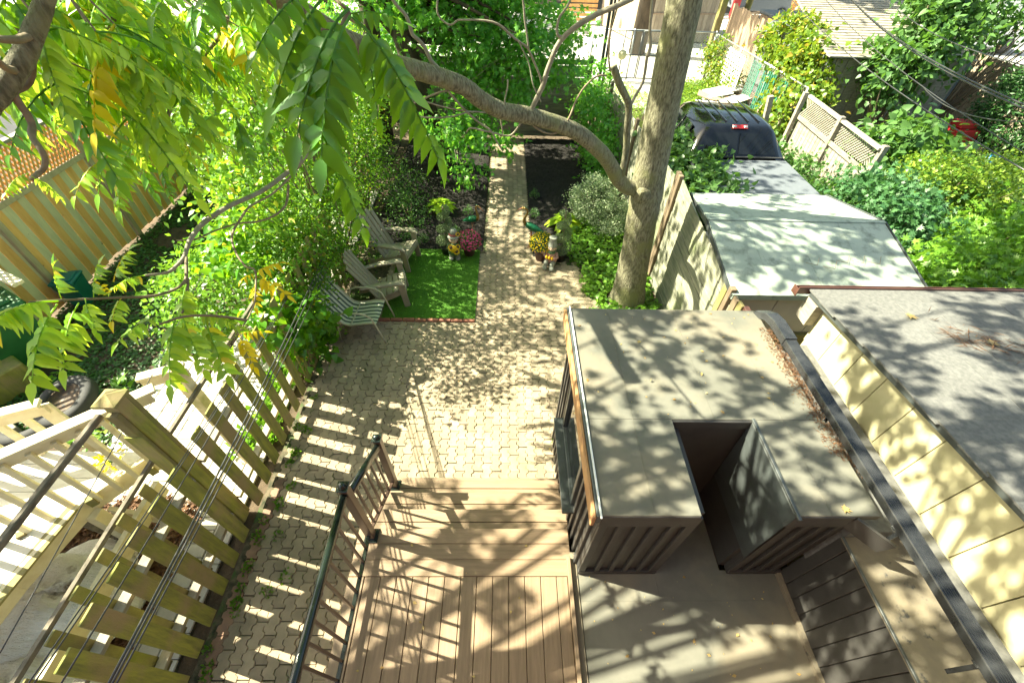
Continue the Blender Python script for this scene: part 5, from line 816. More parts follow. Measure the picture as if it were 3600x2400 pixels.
o = MB().bar((-6.35, 4.45, 1.25), (-7.7, 5.05, 1.35), .13, .05, c=.006).build('loose_board', mt['cream']); tag(o, 'pale peeling board lying across the green bin', 'board')
# ------------------------------------------------------------------ striped cedar fence with lattice
of = thing('cedar_fence', 'new fence of alternating orange and grey-green vertical boards with lattice top', 'fence', (-7.3, 6.5, 0))
y = 3.4; i = 0
while y < 9.4:
    m = 'orange' if i % 2 else 'greenwood'
    if i in (9, 24): m = 'greenwood'
    zb = .03 + R_.uniform(0, .05); MB().box(-7.32, -7.30 + (.004 if i % 2 else 0), y, y + .141, zb, 1.60, .003).build('board', mt[m], of); y += .144; i += 1
MB().box(-7.30, -7.25, 3.4, 5.45, 1.60, 1.68, .004).box(-7.30, -7.25, 5.55, 9.4, 1.60, 1.68, .004).build('rail', mt['plank'], of)
MB().box(-7.34, -7.22, 5.1, 9.4, 2.25, 2.29, .004).build('cap_rail', mt['graywood'], of)
for y in (5.50, 7.5, 9.4): MB().box(-7.33, -7.24, y - .045, y + .045, 0, 2.25, .004).build('post', mt['plank'], of)
b = MB()
for k in range(-24, 120):
    for sgn in (1, -1):
        # strips clipped to 1.68..2.25
        y0 = 3.4 + k * .075; z0, z1 = 1.68, 2.25
        if 3.4 <= y0 + sgn * .0 <= 9.3 and 3.4 <= y0 + sgn * (.57) <= 9.4:
            b.bar((-7.285 + .008 * sgn, y0, z0), (-7.285 + .008 * sgn, y0 + sgn * .57 * .55, z1), .007, .035, up=(0, 1, 0))
b.build('lattice', mt['orange'], of, 'stuff')
# ------------------------------------------------------------------ white sided house, upper left
wh = thing('white_garage', 'white sided outbuilding with pale shingle roof behind the leaves, upper left', 'garage', (-11, 14, 0))
for i in range(11): MB().box(-14, -8.3, 11.98 - .004 * 0, 12.02, .02 + i * .2, .21 + i * .2, .01).build('siding_board', mt['white'], wh)
MB().box(-8.34, -8.3, 12.02, 18, 0, 2.2).build('wall', mt['white'], wh)
MB().bar((-8.0, 11.7, 2.28), (-14, 11.7, 2.28), .04, .16).bar((-8.1, 11.7, 2.28), (-8.1, 18.2, 2.28), .04, .16).build('fascia', mt['white'], wh)
for i in range(14): quad([(-14, 11.65 + i * .24, 2.34 + i * .09), (-8.05, 11.65 + i * .24, 2.34 + i * .09), (-8.05, 11.92 + i * .24, 2.41 + i * .09), (-14, 11.92 + i * .24, 2.41 + i * .09)], .02, 'shingle_course', 'concrete', wh)
hw = thing('brick_house', 'brick rear wall of the house the garden belongs to', 'house', (.6, -.9, 0))
MB().box(-1.4, 2.56, -1.1, -.64, 0, 9).build('wall', mt['brick_red'], hw)
# ------------------------------------------------------------------ pickup truck
tk = thing('pickup_truck', 'black pickup truck with grey bed cover parked behind the fence', 'truck', (4.65, 9.5, 0))
cx = 4.62
def sect(y, zb, zm, zt, wb, wm, wt): return [(cx + s * w, y, z) for s, w, z in ((-1, wb, zb), (-1, wb + .02, (zb + zm) / 2), (-1, wm, zm), (-1, (wm + wt) / 2 + .035, (zm + zt) / 2 + .02), (-1, wt, zt - .03), (-1, wt - .12, zt), (1, wt - .12, zt), (1, wt, zt - .03), (1, (wm + wt) / 2 + .035, (zm + zt) / 2 + .02), (1, wm, zm), (1, wb + .02, (zb + zm) / 2), (1, wb, zb))]
secs = [sect(8.42, .5, 1.36, 1.375, .96, .97, .93), sect(8.48, .5, 1.36, 1.45, .98, .96, .86), sect(8.74, .5, 1.36, 1.84, .98, .96, .70), sect(8.86, .5, 1.36, 1.90, .98, .96, .68), sect(9.5, .5, 1.36, 1.93, .98, .96, .68), sect(10.1, .5, 1.36, 1.91, .98, .96, .66), sect(10.35, .5, 1.34, 1.84, .98, .96, .65), sect(10.95, .5, 1.28, 1.32, .98, .95, .80), sect(12.1, .5, 1.14, 1.20, .97, .93, .75), sect(12.45, .5, .95, 1.02, .93, .90, .7)]
V = [p for s in secs for p in s]; n = 12
F = [(i * n + k, i * n + (k + 1) % n, (i + 1) * n + (k + 1) % n, (i + 1) * n + k) for i in range(len(secs) - 1) for k in range(n)] + [tuple(range(n)), tuple((len(secs) - 1) * n + k for k in range(n))]
cab = MB().add(V, F, True).build('cab', mt['truck'], tk)
for s in (-1, 1):
    MB().tube([(cx + s * 1.0, 9.58, 1.40), (cx + s * .80, 9.58, 1.84)], .012, 5).build('door_pillar', mt['truck'], tk)
    MB().tube([(cx + s * .97, 8.75, 1.385), (cx + s * .985, 10.9, 1.385)], .014, 5).build('window_trim', mt['galv'], tk)
MB().bar((cx - .9, 8.445, 1.43), (cx + .9, 8.445, 1.43), .03, .02).build('rear_seal', mt['rubber'], tk)
for k in range(5): MB().bar((cx - .44 + k * .22, 8.95, 1.925), (cx - .44 + k * .22, 10.15, 1.94), .018, .02).build('roof_rib', mt['truck'], tk)
MB().add([(cx - .78, 8.487, 1.47), (cx - .02, 8.482, 1.47), (cx - .02, 8.70, 1.80), (cx - .62, 8.71, 1.79)], [(0, 1, 2, 3)]).add([(cx + .02, 8.482, 1.47), (cx + .78, 8.487, 1.47), (cx + .62, 8.71, 1.79), (cx + .02, 8.70, 1.80)], [(0, 1, 2, 3)]).build('rear_window', mt['glass'], tk, 'stuff')
MB().obox((cx, 8.77, 1.885), (1, 0, 0), (0, .8, .6), (0, -.6, .8), .15, .04, .010, .004).build('brake_light', mt['red'], tk)
for s in (-1, 1): MB().obox((cx + s * .11, 8.765, 1.892), (1, 0, 0), (0, .8, .6), (0, -.6, .8), .035, .022, .009, .003).build('lamp_lens', mt['galv'], tk)
for s in (-1, 1):
    w = lambda z: .975 - (z - 1.36) / .5 * .23
    for (ya, yb, yc, yd) in ((9.0, 9.55, 9.55, 9.1), (9.62, 10.75, 10.2, 9.62)):
        MB().add([(cx + s * (w(1.42) + .03), ya, 1.42), (cx + s * (w(1.42) + .03), yb, 1.42), (cx + s * (w(1.80) + .03), yc, 1.80), (cx + s * (w(1.80) + .03), yd, 1.80)], [(0, 1, 2, 3)]).build('side_window', mt['glass'], tk)
    MB().box(cx + s * 1.18 - .1, cx + s * 1.18 + .1, 10.35, 10.45, 1.32, 1.55, .03).bar((cx + s * .95, 10.42, 1.36), (cx + s * 1.1, 10.4, 1.40), .04, .05).build('door_mirror', mt['truck'], tk)
    MB().box(cx + s * .97 - .02, cx + s * .97 + .02, 6.6, 8.45, .55, 1.37, .02).build('bed_side', mt['truck'], tk)
    for y in (7.3, 11.4):
        wh_ = MB(); wh_.tube([(cx + s * .80, y, .38), (cx + s * .99, y, .38)], .38, 24); wh_.build('wheel', mt['rubber'], tk)
MB().box(cx - .95, cx + .95, 6.62, 8.43, .5, .6).build('bed_floor', mt['truck'], tk)
MB().box(cx - .985, cx + .985, 6.60, 8.40, 1.372, 1.40, .01).build('bed_cover', mt['tonneau'], tk)
MB().box(cx - .95, cx + .95, 6.56, 6.60, .6, 1.37, .01).build('tailgate', mt['truck'], tk)
# ------------------------------------------------------------------ adirondack chairs
def adi(loc, rz, label):
    t = thing('adirondack_chair', label, 'chair', (0, 0, 0), 'taupe resin garden chairs on the green mat')
    for s in (-1, 1):
        MB().obox((.02, s * .265, .27), (1, 0, .28), (0, 1, 0), (-.28 * .0 - .10, 0, 1), .05, .017, .27, .008).build('front_leg', mt['resin'], t)
        MB().add([(-.02, s * .25, .33), (.05, s * .25, .37), (.05, s * .25, .28), (-.65, s * .25, .0), (-.78, s * .25, .0), (-.72, s * .25, .14), (-.02, s * .22, .33), (.05, s * .22, .37), (.05, s * .22, .28), (-.65, s * .22, .0), (-.78, s * .22, .0), (-.72, s * .22, .14)],
                 [(0, 1, 2, 3, 4, 5), (11, 10, 9, 8, 7, 6)] + [(i, (i + 1) % 6, 6 + (i + 1) % 6, 6 + i) for i in range(6)]).build('back_leg', mt['resin'], t)
        # arm: widens to the front, curves down into the leg
        P = [(-.62, .27, .50, .035), (-.35, .29, .54, .05), (-.05, .30, .555, .062), (.03, .30, .545, .062), (.065, .30, .50, .055)]
        V = []
        for x, y, z, w in P: V += [(x, s * y - w, z), (x, s * y + w, z), (x, s * y + w * .9, z - .03), (x, s * y - w * .9, z - .03)]
        MB().add(V, [(i * 4 + k, i * 4 + (k + 1) % 4, i * 4 + 4 + (k + 1) % 4, i * 4 + 4 + k) for i in range(4) for k in range(4)] + [(0, 1, 2, 3), (19, 18, 17, 16)], True).build('arm', mt['resin'], t)
    for k in range(5):
        x = .03 - k * .105; z = .375 - .16 * (k / 4) ** .9
        MB().obox((x - .02, 0, z), (1, 0, .3 if k else .1), (0, 1, 0), (-.3 if k else -.1, 0, 1), .045, .25, .010, .006).build('seat_slat', mt['resin'], t)
    MB().box(.055, .075, -.25, .25, .28, .37, .005).build('apron', mt['resin'], t)
    for k in range(5):
        u = (k - 2) * .098; h = .98 - .035 * abs(k - 2) ** 2 * .55; f = 1 + .10 * 1
        p0 = Vector((-.40, u, .20)); p1 = Vector((-.40 - (h - .2) * .50, u * 1.22, h))
        b = MB(); m = (p0 + p1) / 2 + Vector((-.02, 0, -.0))
        b.bar(p0, p1, .088, .02, up=(1, 0, .5), c=.006); b.build('back_slat', mt['resin'], t)
    MB().bar((-.60, -.30, .49), (-.60, .30, .49), .06, .03, c=.004).build('back_rail', mt['resin'], t)
    t.location = loc; t.rotation_euler = (0, 0, rz); t['label'] = label; return t
c1 = adi((-1.72, 5.73, .02), math.radians(12), 'taupe slatted garden chair next to the striped chair')
c2 = dup(c1, (-1.74, 6.69, .02), math.radians(-13), 'taupe slatted garden chair farthest from the deck, beside the topiary')
# striped sling chair
st = bpy.data.materials.new('striped_sling'); st.use_nodes = True; t_ = st.node_tree; Pn = t_.nodes['Principled BSDF']; Pn.inputs['Roughness'].default_value = .75
tc_ = node(t_, 'ShaderNodeTexCoord'); sx_ = node(t_, 'ShaderNodeSeparateXYZ'); t_.links.new(tc_.outputs['Object'], sx_.inputs[0])
m1 = node(t_, 'ShaderNodeMath', operation='MULTIPLY_ADD'); m1.inputs[1].default_value = 12.6; m1.inputs[2].default_value = .25; t_.links.new(sx_.outputs[1], m1.inputs[0])
m2 = node(t_, 'ShaderNodeMath', operation='FRACT'); t_.links.new(m1.outputs[0], m2.inputs[0])
m3 = node(t_, 'ShaderNodeMath', operation='GREATER_THAN'); m3.inputs[1].default_value = .52; t_.links.new(m2.outputs[0], m3.inputs[0])
mx_ = node(t_, 'ShaderNodeMix', data_type='RGBA'); t_.links.new(m3.outputs[0], mx_.inputs[0]); mx_.inputs[6].default_value = (.50, .50, .40, 1); mx_.inputs[7].default_value = (.07, .095, .075, 1); t_.links.new(mx_.outputs[2], Pn.inputs[0])
sc = thing('sling_chair', 'beige tube garden chair with green and cream striped fabric sling', 'chair', (0, 0, 0))
prof = [(-.76, 1.00), (-.70, .86), (-.62, .70), (-.53, .54), (-.46, .42), (-.40, .355), (-.32, .335), (-.20, .355), (-.08, .385), (.04, .40), (.10, .39)]
V = []; 
for x, z in prof:
    for k in range(5): V.append((x, -.26 + .13 * k, z - .02 * (1 - ((k - 2) / 2) ** 2)))
MB().add(V, [(i * 5 + k, i * 5 + k + 1, i * 5 + k + 6, i * 5 + k + 5) for i in range(len(prof) - 1) for k in range(4)], True).build('sling', st, sc)
for s in (-1, 1):
    MB().tube([(x, s * .27, z) for x, z in prof], .012, 8).build('side_rail', mt['tube'], sc)
    A_ = [(-.52, .30, 0.0), (-.50, .30, .25), (-.47, .30, .46), (-.42, .30, .57), (-.32, .30, .615), (-.15, .30, .62), (-.02, .30, .60), (.06, .30, .53), (.10, .30, .40), (.15, .30, .18), (.19, .30, 0)]
    MB().tube([(x, s * y, z) for x, y, z in A_], .013, 8).build('arm', mt['tube'], sc)
MB().tube([(-.3, -.27, .33), (-.3, .27, .33)], .012, 8).build('cross_bar', mt['tube'], sc)
sc.location = (-2.0, 4.93, 0); sc.rotation_euler = (0, 0, math.radians(-3))
# ------------------------------------------------------------------ herons
def heron(name_label, loc, rz, H=.86):
    t = thing('heron_statue', name_label, 'statue', (0, 0, 0), 'metal heron statues either side of the path')
    b = MB(); R1 = []
    # body: teardrop along -x, chest at +x
    P = [(.12, 0, .50), (.07, 0, .50), (0, 0, .475), (-.09, 0, .44), (-.18, 0, .40), (-.27, 0, .355), (-.34, 0, .325)]
    b.tube(P, [.02, .058, .078, .075, .055, .03, .006], 14); b.build('body', mt['heronG'], t)
    for s in (-1, 1):
        wv = MB()
        for k in range(7): wv.obox((-.03 - .035 * k, s * (.07 - .007 * k), .475 - .02 * k), (1, 0, .42), (0, 1, 0), (-.42, 0, 1), .07, .008, .022 - .001 * k, .003)
        wv.build('wing', mt['heronG'], t, 'stuff')
        lg = MB(); lg.tube([(-.03, s * .03, .42), (-.02, s * .032, .22), (-.03, s * .034, .01)], [.011, .006, .006], 6)
        for a in (-.5, 0, .5, 3.1): lg.tube([(-.03, s * .034, .008), (-.03 + .07 * math.cos(a), s * .034 + .07 * math.sin(a), .004)], .004, 5)
        lg.build('leg', mt['coral'], t)
    N_ = [(.10, 0, .49), (.135, 0, .56), (.13, 0, .63), (.10, 0, .69), (.075, 0, .75), (.085, 0, .81), (.12, 0, .845), (.155, 0, .845)]
    MB().tube(N_, [.042, .034, .025, .021, .02, .02, .025, .024], 12).ball((.165, 0, .84), (.035, .024, .026)).build('neck', mt['heronB'], t)
    MB().tube([(.185, 0, .84), (.25, 0, .80), (.32, 0, .755)], [.016, .009, .001], 8).build('beak', mt['coral'], t)
    MB().tube([(.15, 0, .86), (.10, 0, .865), (.05, 0, .84)], [.012, .008, .001], 6).build('crest', mt['heronG'], t)
    for s in (-1, 1): MB().ball((.178, s * .022, .846), .005, 6, 4).build('eye', mt['sunY'], t)
    t.location = loc; t.rotation_euler = (0, 0, rz); t.scale = (H, H, H); return t
heron('green and bronze heron statue left of the brick path, beak pointing right', (-.60, 7.68, 0), math.radians(-35), .86)
h2 = dup(bpy.data.objects['heron_statue'], (.53, 7.36, 0), math.radians(165), 'green and bronze heron statue right of the brick path, beside the yellow flowers'); h2.scale = (.98, .98, .98)
# ------------------------------------------------------------------ garden figurines
g1 = thing('garden_figurine', 'garden figurine of a child with hat holding sunflowers, in front of pink flowers', 'figurine', (-.93, 6.87, .015))
def F1(p): return (p[0] - .93, p[1] + 6.87, p[2] + .015)
def fb(parts, name, m, t, F1):
    b = MB()
    for q in parts:
        if q[0] == 'b': b.ball(F1(q[1]), q[2], 14, 10)
        elif q[0] == 't': b.tube([F1(p) for p in q[1]], q[2], 10)
        else: b.lathe(q[2], 16, F1(q[1]))
    return b.build(name, mt[m], t)
fb([('b', (-.06, -.02, .035), (.05, .07, .035)), ('b', (.06, -.02, .035), (.05, .07, .035)), ('t', [(-.055, 0, .05), (-.05, 0, .18)], .05), ('t', [(.055, 0, .05), (.05, 0, .18)], .05)], 'legs', 'stone', g1, F1)
fb([('l', (0, 0, .14), [(.05, 0), (.115, .01), (.12, .05), (.10, .12), (.085, .2), (.05, .25)])], 'dress', 'dress', g1, F1)
fb([('b', (0, -.005, .44), (.078, .075, .075)), ('b', (0, -.08, .435), (.012, .012, .012)), ('b', (-.078, 0, .43), (.014, .01, .018)), ('b', (.078, 0, .43), (.014, .01, .018))], 'head', 'skin', g1, F1)
for s in (-1, 1): fb([('b', (s * .028, -.066, .468), (.008, .008, .010))], 'eye', 'blackpot', g1, F1); fb([('b', (s * .06, .0, .40), (.025, .03, .05))], 'hair', 'sunB', g1, F1)
fb([('l', (0, .022, .487), [(.001, .0), (.108, -.004), (.108, .004), (.085, .02), (.08, .035)])], 'hat_brim', 'stone', g1, F1)
fb([('l', (0, .03, .520), [(.084, 0), (.08, .03), (.078, .03), (.01, .031)])], 'hat_band', 'hatred', g1, F1)
fb([('l', (.0, .038, .548), [(.078, 0), (.07, .05), (.045, .085), (.001, .09)])], 'hat_crown', 'stone', g1, F1)
for s in (-1, 1): fb([('t', [(s * .085, 0, .34), (s * .12, -.03, .27), (s * .05, -.10, .25)], [.032, .03, .024]), ('b', (s * .045, -.105, .25), (.024, .022, .022))], 'arm', 'dress', g1, F1)
def sunflower(c, r, t, F1, tilt=(0, -.9, .45)):
    Z = Vector(tilt).normalized(); X = Vector((1, 0, 0)); Y = Z.cross(X).normalized(); C0 = Vector(F1(c))
    b = MB()
    for k in range(14):
        a = k * 2 * math.pi / 14; d = X * math.cos(a) + Y * math.sin(a); s = Z.cross(d)
        b.add([C0 + d * r * .35, C0 + d * r * .75 + s * r * .17 + Z * .006, C0 + d * r * 1.05 + Z * .002, C0 + d * r * .75 - s * r * .17 + Z * .006], [(0, 1, 2, 3)])
    f = b.build('sunflower', mt['sunY'], t); b2 = MB(); b2.tube([C0 - Z * .006, C0 + Z * .012], [r * .5, r * .44], 12); b2.build('flower_disc', mt['sunB'], f)
sunflower((-.045, -.115, .335), .062, g1, F1); sunflower((.055, -.125, .26), .066, g1, F1); sunflower((.085, -.10, .345), .05, g1, F1); sunflower((.09, -.03, .57), .045, g1, F1)
fb([('b', (0, -.09, .28), (.085, .05, .075))], 'bouquet', 'sunY', g1, F1)
g2 = thing('garden_figurine', 'garden figurine of a seated child in pink coat holding corn, by the yellow flowers', 'figurine', (.91, 6.74, 0))
def F2(p): 
    c, s = math.cos(-.35), math.sin(-.35); return (p[0] * c - p[1] * s + .91, p[0] * s + p[1] * c + 6.74, p[2])
fb([('l', (0, .03, .0), [(.10, 0), (.105, .08), (.10, .10)])], 'stool', 'stone', g2, F2)
for s in (-1, 1): fb([('t', [(s * .05, .02, .13), (s * .06, -.09, .12), (s * .062, -.13, .05)], [.05, .045, .04]), ('b', (s * .065, -.155, .04), (.05, .075, .042))], 'leg', 'stone', g2, F2)
fb([('l', (0, .02, .10), [(.06, 0), (.115, .01), (.118, .06), (.10, .13), (.08, .20), (.04, .23)])], 'coat', 'coat', g2, F2)
for s in (-1, 1): fb([('t', [(s * .085, .02, .29), (s * .125, -.02, .22), (s * .05, -.095, .20)], [.035, .033, .026]), ('b', (s * .04, -.105, .20), (.026, .022, .022))], 'arm', 'coat', g2, F2)
fb([('t', [(-.06, -.03, .325), (0, -.055, .315), (.06, -.03, .325)], .028), ('t', [(-.06, -.03, .325), (0, .06, .335), (.06, -.03, .325)], .028)], 'scarf', 'dress', g2, F2)
fb([('b', (0, 0, .40), (.078, .075, .072)), ('b', (0, -.075, .395), (.012, .012, .012)), ('b', (-.078, 0, .39), (.014, .01, .018)), ('b', (.078, 0, .39), (.014, .01, .018))], 'head', 'skin', g2, F2)
for s in (-1, 1): fb([('b', (s * .028, -.064, .428), (.008, .008, .010))], 'eye', 'blackpot', g2, F2)
fb([('l', (0, .035, .435), [(.001, .015), (.098, -.006), (.10, .002), (.085, .03), (.075, .07), (.06, .11), (.07, .15), (.075, .165), (.04, .15)])], 'hat', 'stone', g2, F2)
for k in range(3): fb([('t', [((k - 1) * .045, -.10, .20), ((k - 1) * .055, -.125, .25), ((k - 1) * .06, -.13, .295)], [.018, .024, .006])], 'corn_cob', 'sunY', g2, F2)
# ------------------------------------------------------------------ mums in pots
def mums(c, label, m, r=.23, zc=.32, nf=240):
    t = thing('potted_chrysanthemum', label, 'flower pot', c)
    MB().lathe([(.09, 0), (.12, .17), (.13, .17), (.13, .20), (.11, .20), (.10, .16)], 20, c).build('pot', mt['pot'], t)
    n = 1800; d = norm(rng.normal(size=(n, 3))); d[:, 2] = np.abs(d[:, 2]) - .25; d = norm(d); P = np.array([c[0], c[1], zc]) + d * np.array([r, r, r * .85]) * (.75 + .2 * rng.random((n, 1)))
    V, F = leaves(TL, P, d + rng.normal(size=(n, 3)) * .7, d + rng.normal(size=(n, 3)) * .4, .03 * (.6 + .6 * rng.random(n))); npobj('foliage', V, F, mt['lfBush'], t, 'stuff')
    # flowers: domed rosettes, one mesh shared
    b = MB()
    for ring, (q, hz, tilt, kk) in enumerate(((1, 0, .25, 11), (.68, .004, .5, 9), (.38, .008, .9, 6))):
        for k in range(kk):
            a = 2 * math.pi * (k + .5 * (ring % 2)) / kk; dd = Vector((math.cos(a), math.sin(a), tilt)).normalized(); s = Vector((-math.sin(a), math.cos(a), 0)); R0 = .019
            b.add([Vector((0, 0, hz)), dd * R0 * q * .7 + s * .0042 + Vector((0, 0, hz)), dd * R0 * q + Vector((0, 0, hz)), dd * R0 * q * .7 - s * .0042 + Vector((0, 0, hz))], [(0, 1, 2, 3)])
    me = b.mesh('flower', mt[m]); golden = math.pi * (3 - math.sqrt(5)); k = 0
    for i in range(nf):
        z = 1 - 1.25 * (i + .5) / nf; a = i * golden; q = math.sqrt(max(0, 1 - z * z)); d = Vector((q * math.cos(a), q * math.sin(a), z)); d = (d + Vector((R_.gauss(0, .05), R_.gauss(0, .05), R_.gauss(0, .05)))).normalized()
        p = Vector((c[0], c[1], zc)) + Vector((d.x * r, d.y * r, d.z * r * .87)) * R_.uniform(.96, 1.06)
        o = inst('flower', me, p, t, d.to_track_quat('Z', 'Y').to_euler(), (R_.uniform(.7, 1.1) * (1.1 if m == 'pink' else .72),) * 3)
mums((-.66, 7.03, 0), 'pot of magenta pink chrysanthemums beside the sunflower figurine', 'pink', .235, .31, 210)
mums((.73, 6.93, 0), 'pot of small yellow chrysanthemums in front of the heron', 'yellow', .235, .36, 290)
# ------------------------------------------------------------------ spiral topiaries
def spiral(c, label, H=1.02, ph=0):
    t = thing('spiral_topiary', label, 'potted shrub', c, 'spiral topiaries either side of the path')
    MB().lathe([(.09, 0), (.115, .15), (.12, .15), (.12, .17), (.1, .16)], 16, c).build('pot', mt['blackpot'], t)
    MB().tube([(c[0], c[1], .1), (c[0], c[1], H - .05)], .012, 6).build('stem', mt['twig'], t)
    n = 7000; u = rng.random(n) ** .9; a = u * 2 * math.pi * 3.1 + ph; rad = .105 * (1 - .50 * u); tr = .095 * (1 - .42 * u)
    d = norm(rng.normal(size=(n, 3))); cc = np.stack([c[0] + rad * np.cos(a), c[1] + rad * np.sin(a), .20 + u * (H - .28)], 1); P = cc + d * tr[:, None] * (.85 + .2 * rng.random((n, 1)))
    V, F = leaves(T_leaf(.42, .1), P, d + rng.normal(size=(n, 3)) * .6, d + rng.normal(size=(n, 3)) * .5, .018 * (.6 + .7 * rng.random(n))); npobj('foliage', V, F, mt['lfTopi'], t, 'stuff')
spiral((-1.10, 7.07, 0), 'clipped grey-green spiral topiary in black pot behind the sunflower figurine', 1.05, .6)
spiral((1.12, 6.92, 0), 'clipped dark spiral topiary in black pot behind the corn figurine', 1.10, 2.6)
# ------------------------------------------------------------------ hostas
def hosta(c, label, n=26, R0=.36):
    t = thing('hosta', label, 'plant', c, 'lime green hostas in the mulch beds'); mes = []
    for v in range(4):
        T = T_heart(.30 + .03 * v, .06, .28 + .06 * v); V = T[0] * np.array([1, 1, 1]); mes.append(npmesh('leaf', V, T[1], mt['lfHosta'], True))
    st_ = MB()
    for i in range(n):
        a = i * 2.4 + R_.uniform(-.2, .2); ring = .35 + .65 * (i / n); L = R_.uniform(.17, .23) * (.75 + .4 * ring); rr = R0 * (ring - .25) * .75; h = .34 - .20 * ring + R_.uniform(-.03, .03)
        p = Vector((c[0] + rr * math.cos(a), c[1] + rr * math.sin(a), c[2] + h)); tilt = .75 - 1.0 * ring
        D_ = Vector((math.cos(a), math.sin(a), tilt)).normalized(); N_ = Vector((-math.cos(a) * tilt, -math.sin(a) * tilt, 1)).normalized(); X_ = D_.cross(N_)
        m_ = Matrix((X_, D_, N_)).transposed(); inst('leaf', mes[i % 4], p, t, m_.to_euler(), (L, L, L)); st_.tube([c, p], [.006, .004], 4, cap=False)
    st_.build('leaf_stalks', mt['lfHosta'], t, 'stuff'); return t
hosta((-1.37, 8.62, 0), 'lime hosta in the left mulch bed behind the spiral topiary', 24, .34)
hosta((1.30, 8.05, 0), 'larger yellow-edged lime hosta in the right mulch bed', 32, .42)
# ------------------------------------------------------------------ back lane: chain link, garages, vehicles
def chain(name, label, A, B, h, cat='fence', every=2.4, dx=.055):
    t = thing(name, label, cat, A); A = Vector(A); B = Vector(B); L = (B - A).length; d = (B - A) / L; Z = Vector((0, 0, 1)); n = max(1, round(L / every))
    for i in range(n + 1): p = A + d * L * i / n; MB().tube([p, p + Z * (h + .04)], .03, 8).build('post', mt['galv'], t)
    MB().tube([A + Z * h, B + Z * h], .024, 8).build('top_rail', mt['galv'], t)
    b = MB(); s = dx * 1.9
    k = -h
    while k < L:
        for sg in (0, 1):
            a0, a1 = max(k, 0), min(k + h, L)
            if a1 > a0:
                z0, z1 = (a0 - k), (a1 - k)
                if sg: z0, z1 = h - z0, h - z1
                b.bar(A + d * a0 + Z * (z0 + .0), A + d * a1 + Z * z1, .006, .006)
        k += s
    b.build('wire_mesh', mt['galv'], t, 'stuff'); return t
chain('chain_link_fence', 'galvanised chain link fence and gate across the rear drive', (3.2, 18.8, 0), (7.7, 18.8, 0), 1.6, every=1.3)
gg = thing('chain_link_gate', 'pair of open framed chain link gate leaves in the rear fence', 'gate', (5.0, 18.7, 0))
for (xa, xb) in ((4.35, 4.98), (5.04, 5.75)):
    for p0, p1 in (((xa, 18.7, .08), (xa, 18.7, 1.6)), ((xb, 18.7, .08), (xb, 18.7, 1.6)), ((xa, 18.7, .1), (xb, 18.7, .1)), ((xa, 18.7, .85), (xb, 18.7, .85)), ((xa, 18.7, 1.6), (xb, 18.7, 1.6))): MB().tube([p0, p1], .022, 6).build('frame_tube', mt['flash'], gg)
o = MB().tube([(4.36, 18.66, .86), (4.36, 18.68, .86)], .17, 8).build('octagonal_plate', mt['creamwall']); tag(o, 'pale octagonal plate hung on the chain link gate', 'sign')
cl = chain('chain_link_fence', 'chain link side fence with green privacy slats and ivy, behind the truck', (7.75, 18.8, 0), (8.05, 12.6, 0), 1.55)
for i in range(26):
    y = 16.2 - i * .12; 
    if 3 < i < 24 and i % 9 not in (0, 1): MB().box(7.9 + (17 - y) * .01, 7.91 + (17 - y) * .01, y - .035, y + .035, .15, 1.45).build('privacy_slat', mt['greenslat'], cl)
wl = thing('leaning_trellis', 'white lattice panel leaning on the chain link side fence', 'lattice', (7.7, 16.8, 0))
for i in range(9): MB().box(7.68, 7.69, 15.9 + i * .16, 15.95 + i * .16, .1, 1.5).build('strip', mt['white'], wl)
for i in range(13): MB().box(7.66, 7.67, 15.85, 17.3, .12 + i * .108, .16 + i * .108).build('strip', mt['white'], wl)
def planks(t, A, B, h, m, w=.14, vert=True, th=.02, jag=.0, z0=.02):
    A = Vector(A); B = Vector(B); L = (B - A).length; d = (B - A) / L; X = d; Y = Vector((-d.y, d.x, 0)); n = int(L / w)
    for i in range(n):
        hh = h + R_.uniform(-jag, jag); c = A + d * (w * (i + .5)); MB().obox((c.x, c.y, c.z + (hh + z0) / 2), X, Y, (0, 0, 1), w / 2 - .006, th / 2, (hh - z0) / 2, .003).build('board', mt[m], t)
p1_ = thing('plank_fence', 'tall bleached brown plank fence beyond the chain link', 'fence', (9.6, 20, 0)); planks(p1_, (9.6, 22.6, 0), (9.3, 16.4, 0), 1.95, 'brownplank', .16, jag=.05)
MB().box(9.1, 9.35, 22.6, 22.9, 0, 2.2, .01).build('post', mt['moss2'], p1_)
MB().box(9.6, 9.66, 16.4, 22.6, 1.2, 1.3).build('rail', mt['brownplank'], p1_)
so_ = thing('small_shed', 'small grey topped plank shed at the end of the bleached fence', 'shed', (10.2, 19.2, 0)); MB().box(9.75, 11.3, 18.3, 20.4, 1.98, 2.08, .02).build('roof', mt['tonneau'], so_); MB().box(9.8, 11.2, 18.4, 20.3, 0, 1.97).build('wall', mt['brownplank'], so_)
sb = thing('shingled_garage', 'old garage with grey shingle roof and grey plank walls, ivy on one side', 'garage', (10.5, 15.5, 0))
MB().box(8.9, 12.6, 13.3, 17.8, 0, 2.15).build('wall', mt['tonneau'], sb)
planks(sb, (8.9, 13.27, 0), (12.6, 13.27, 0), 2.1, 'graywood', .3)
for i in range(24):
    y0 = 12.95 + i * .21; z0 = 2.18 + .0 + i * .028; xl_ = 8.45 + i * .045; xr_ = 12.4 + i * .10
    x = xl_ - (i % 2) * .15
    quad([(xl_, y0, z0 + .03), (xr_, y0, z0 + .03), (xr_, y0 + .22, z0 + .04), (xl_, y0 + .22, z0 + .04)], .03, 'shingle_course', 'graywood', sb)
ws = thing('wood_building', 'pale plank sided building corner beyond the rear gate', 'building', (7.5, 27, 0))
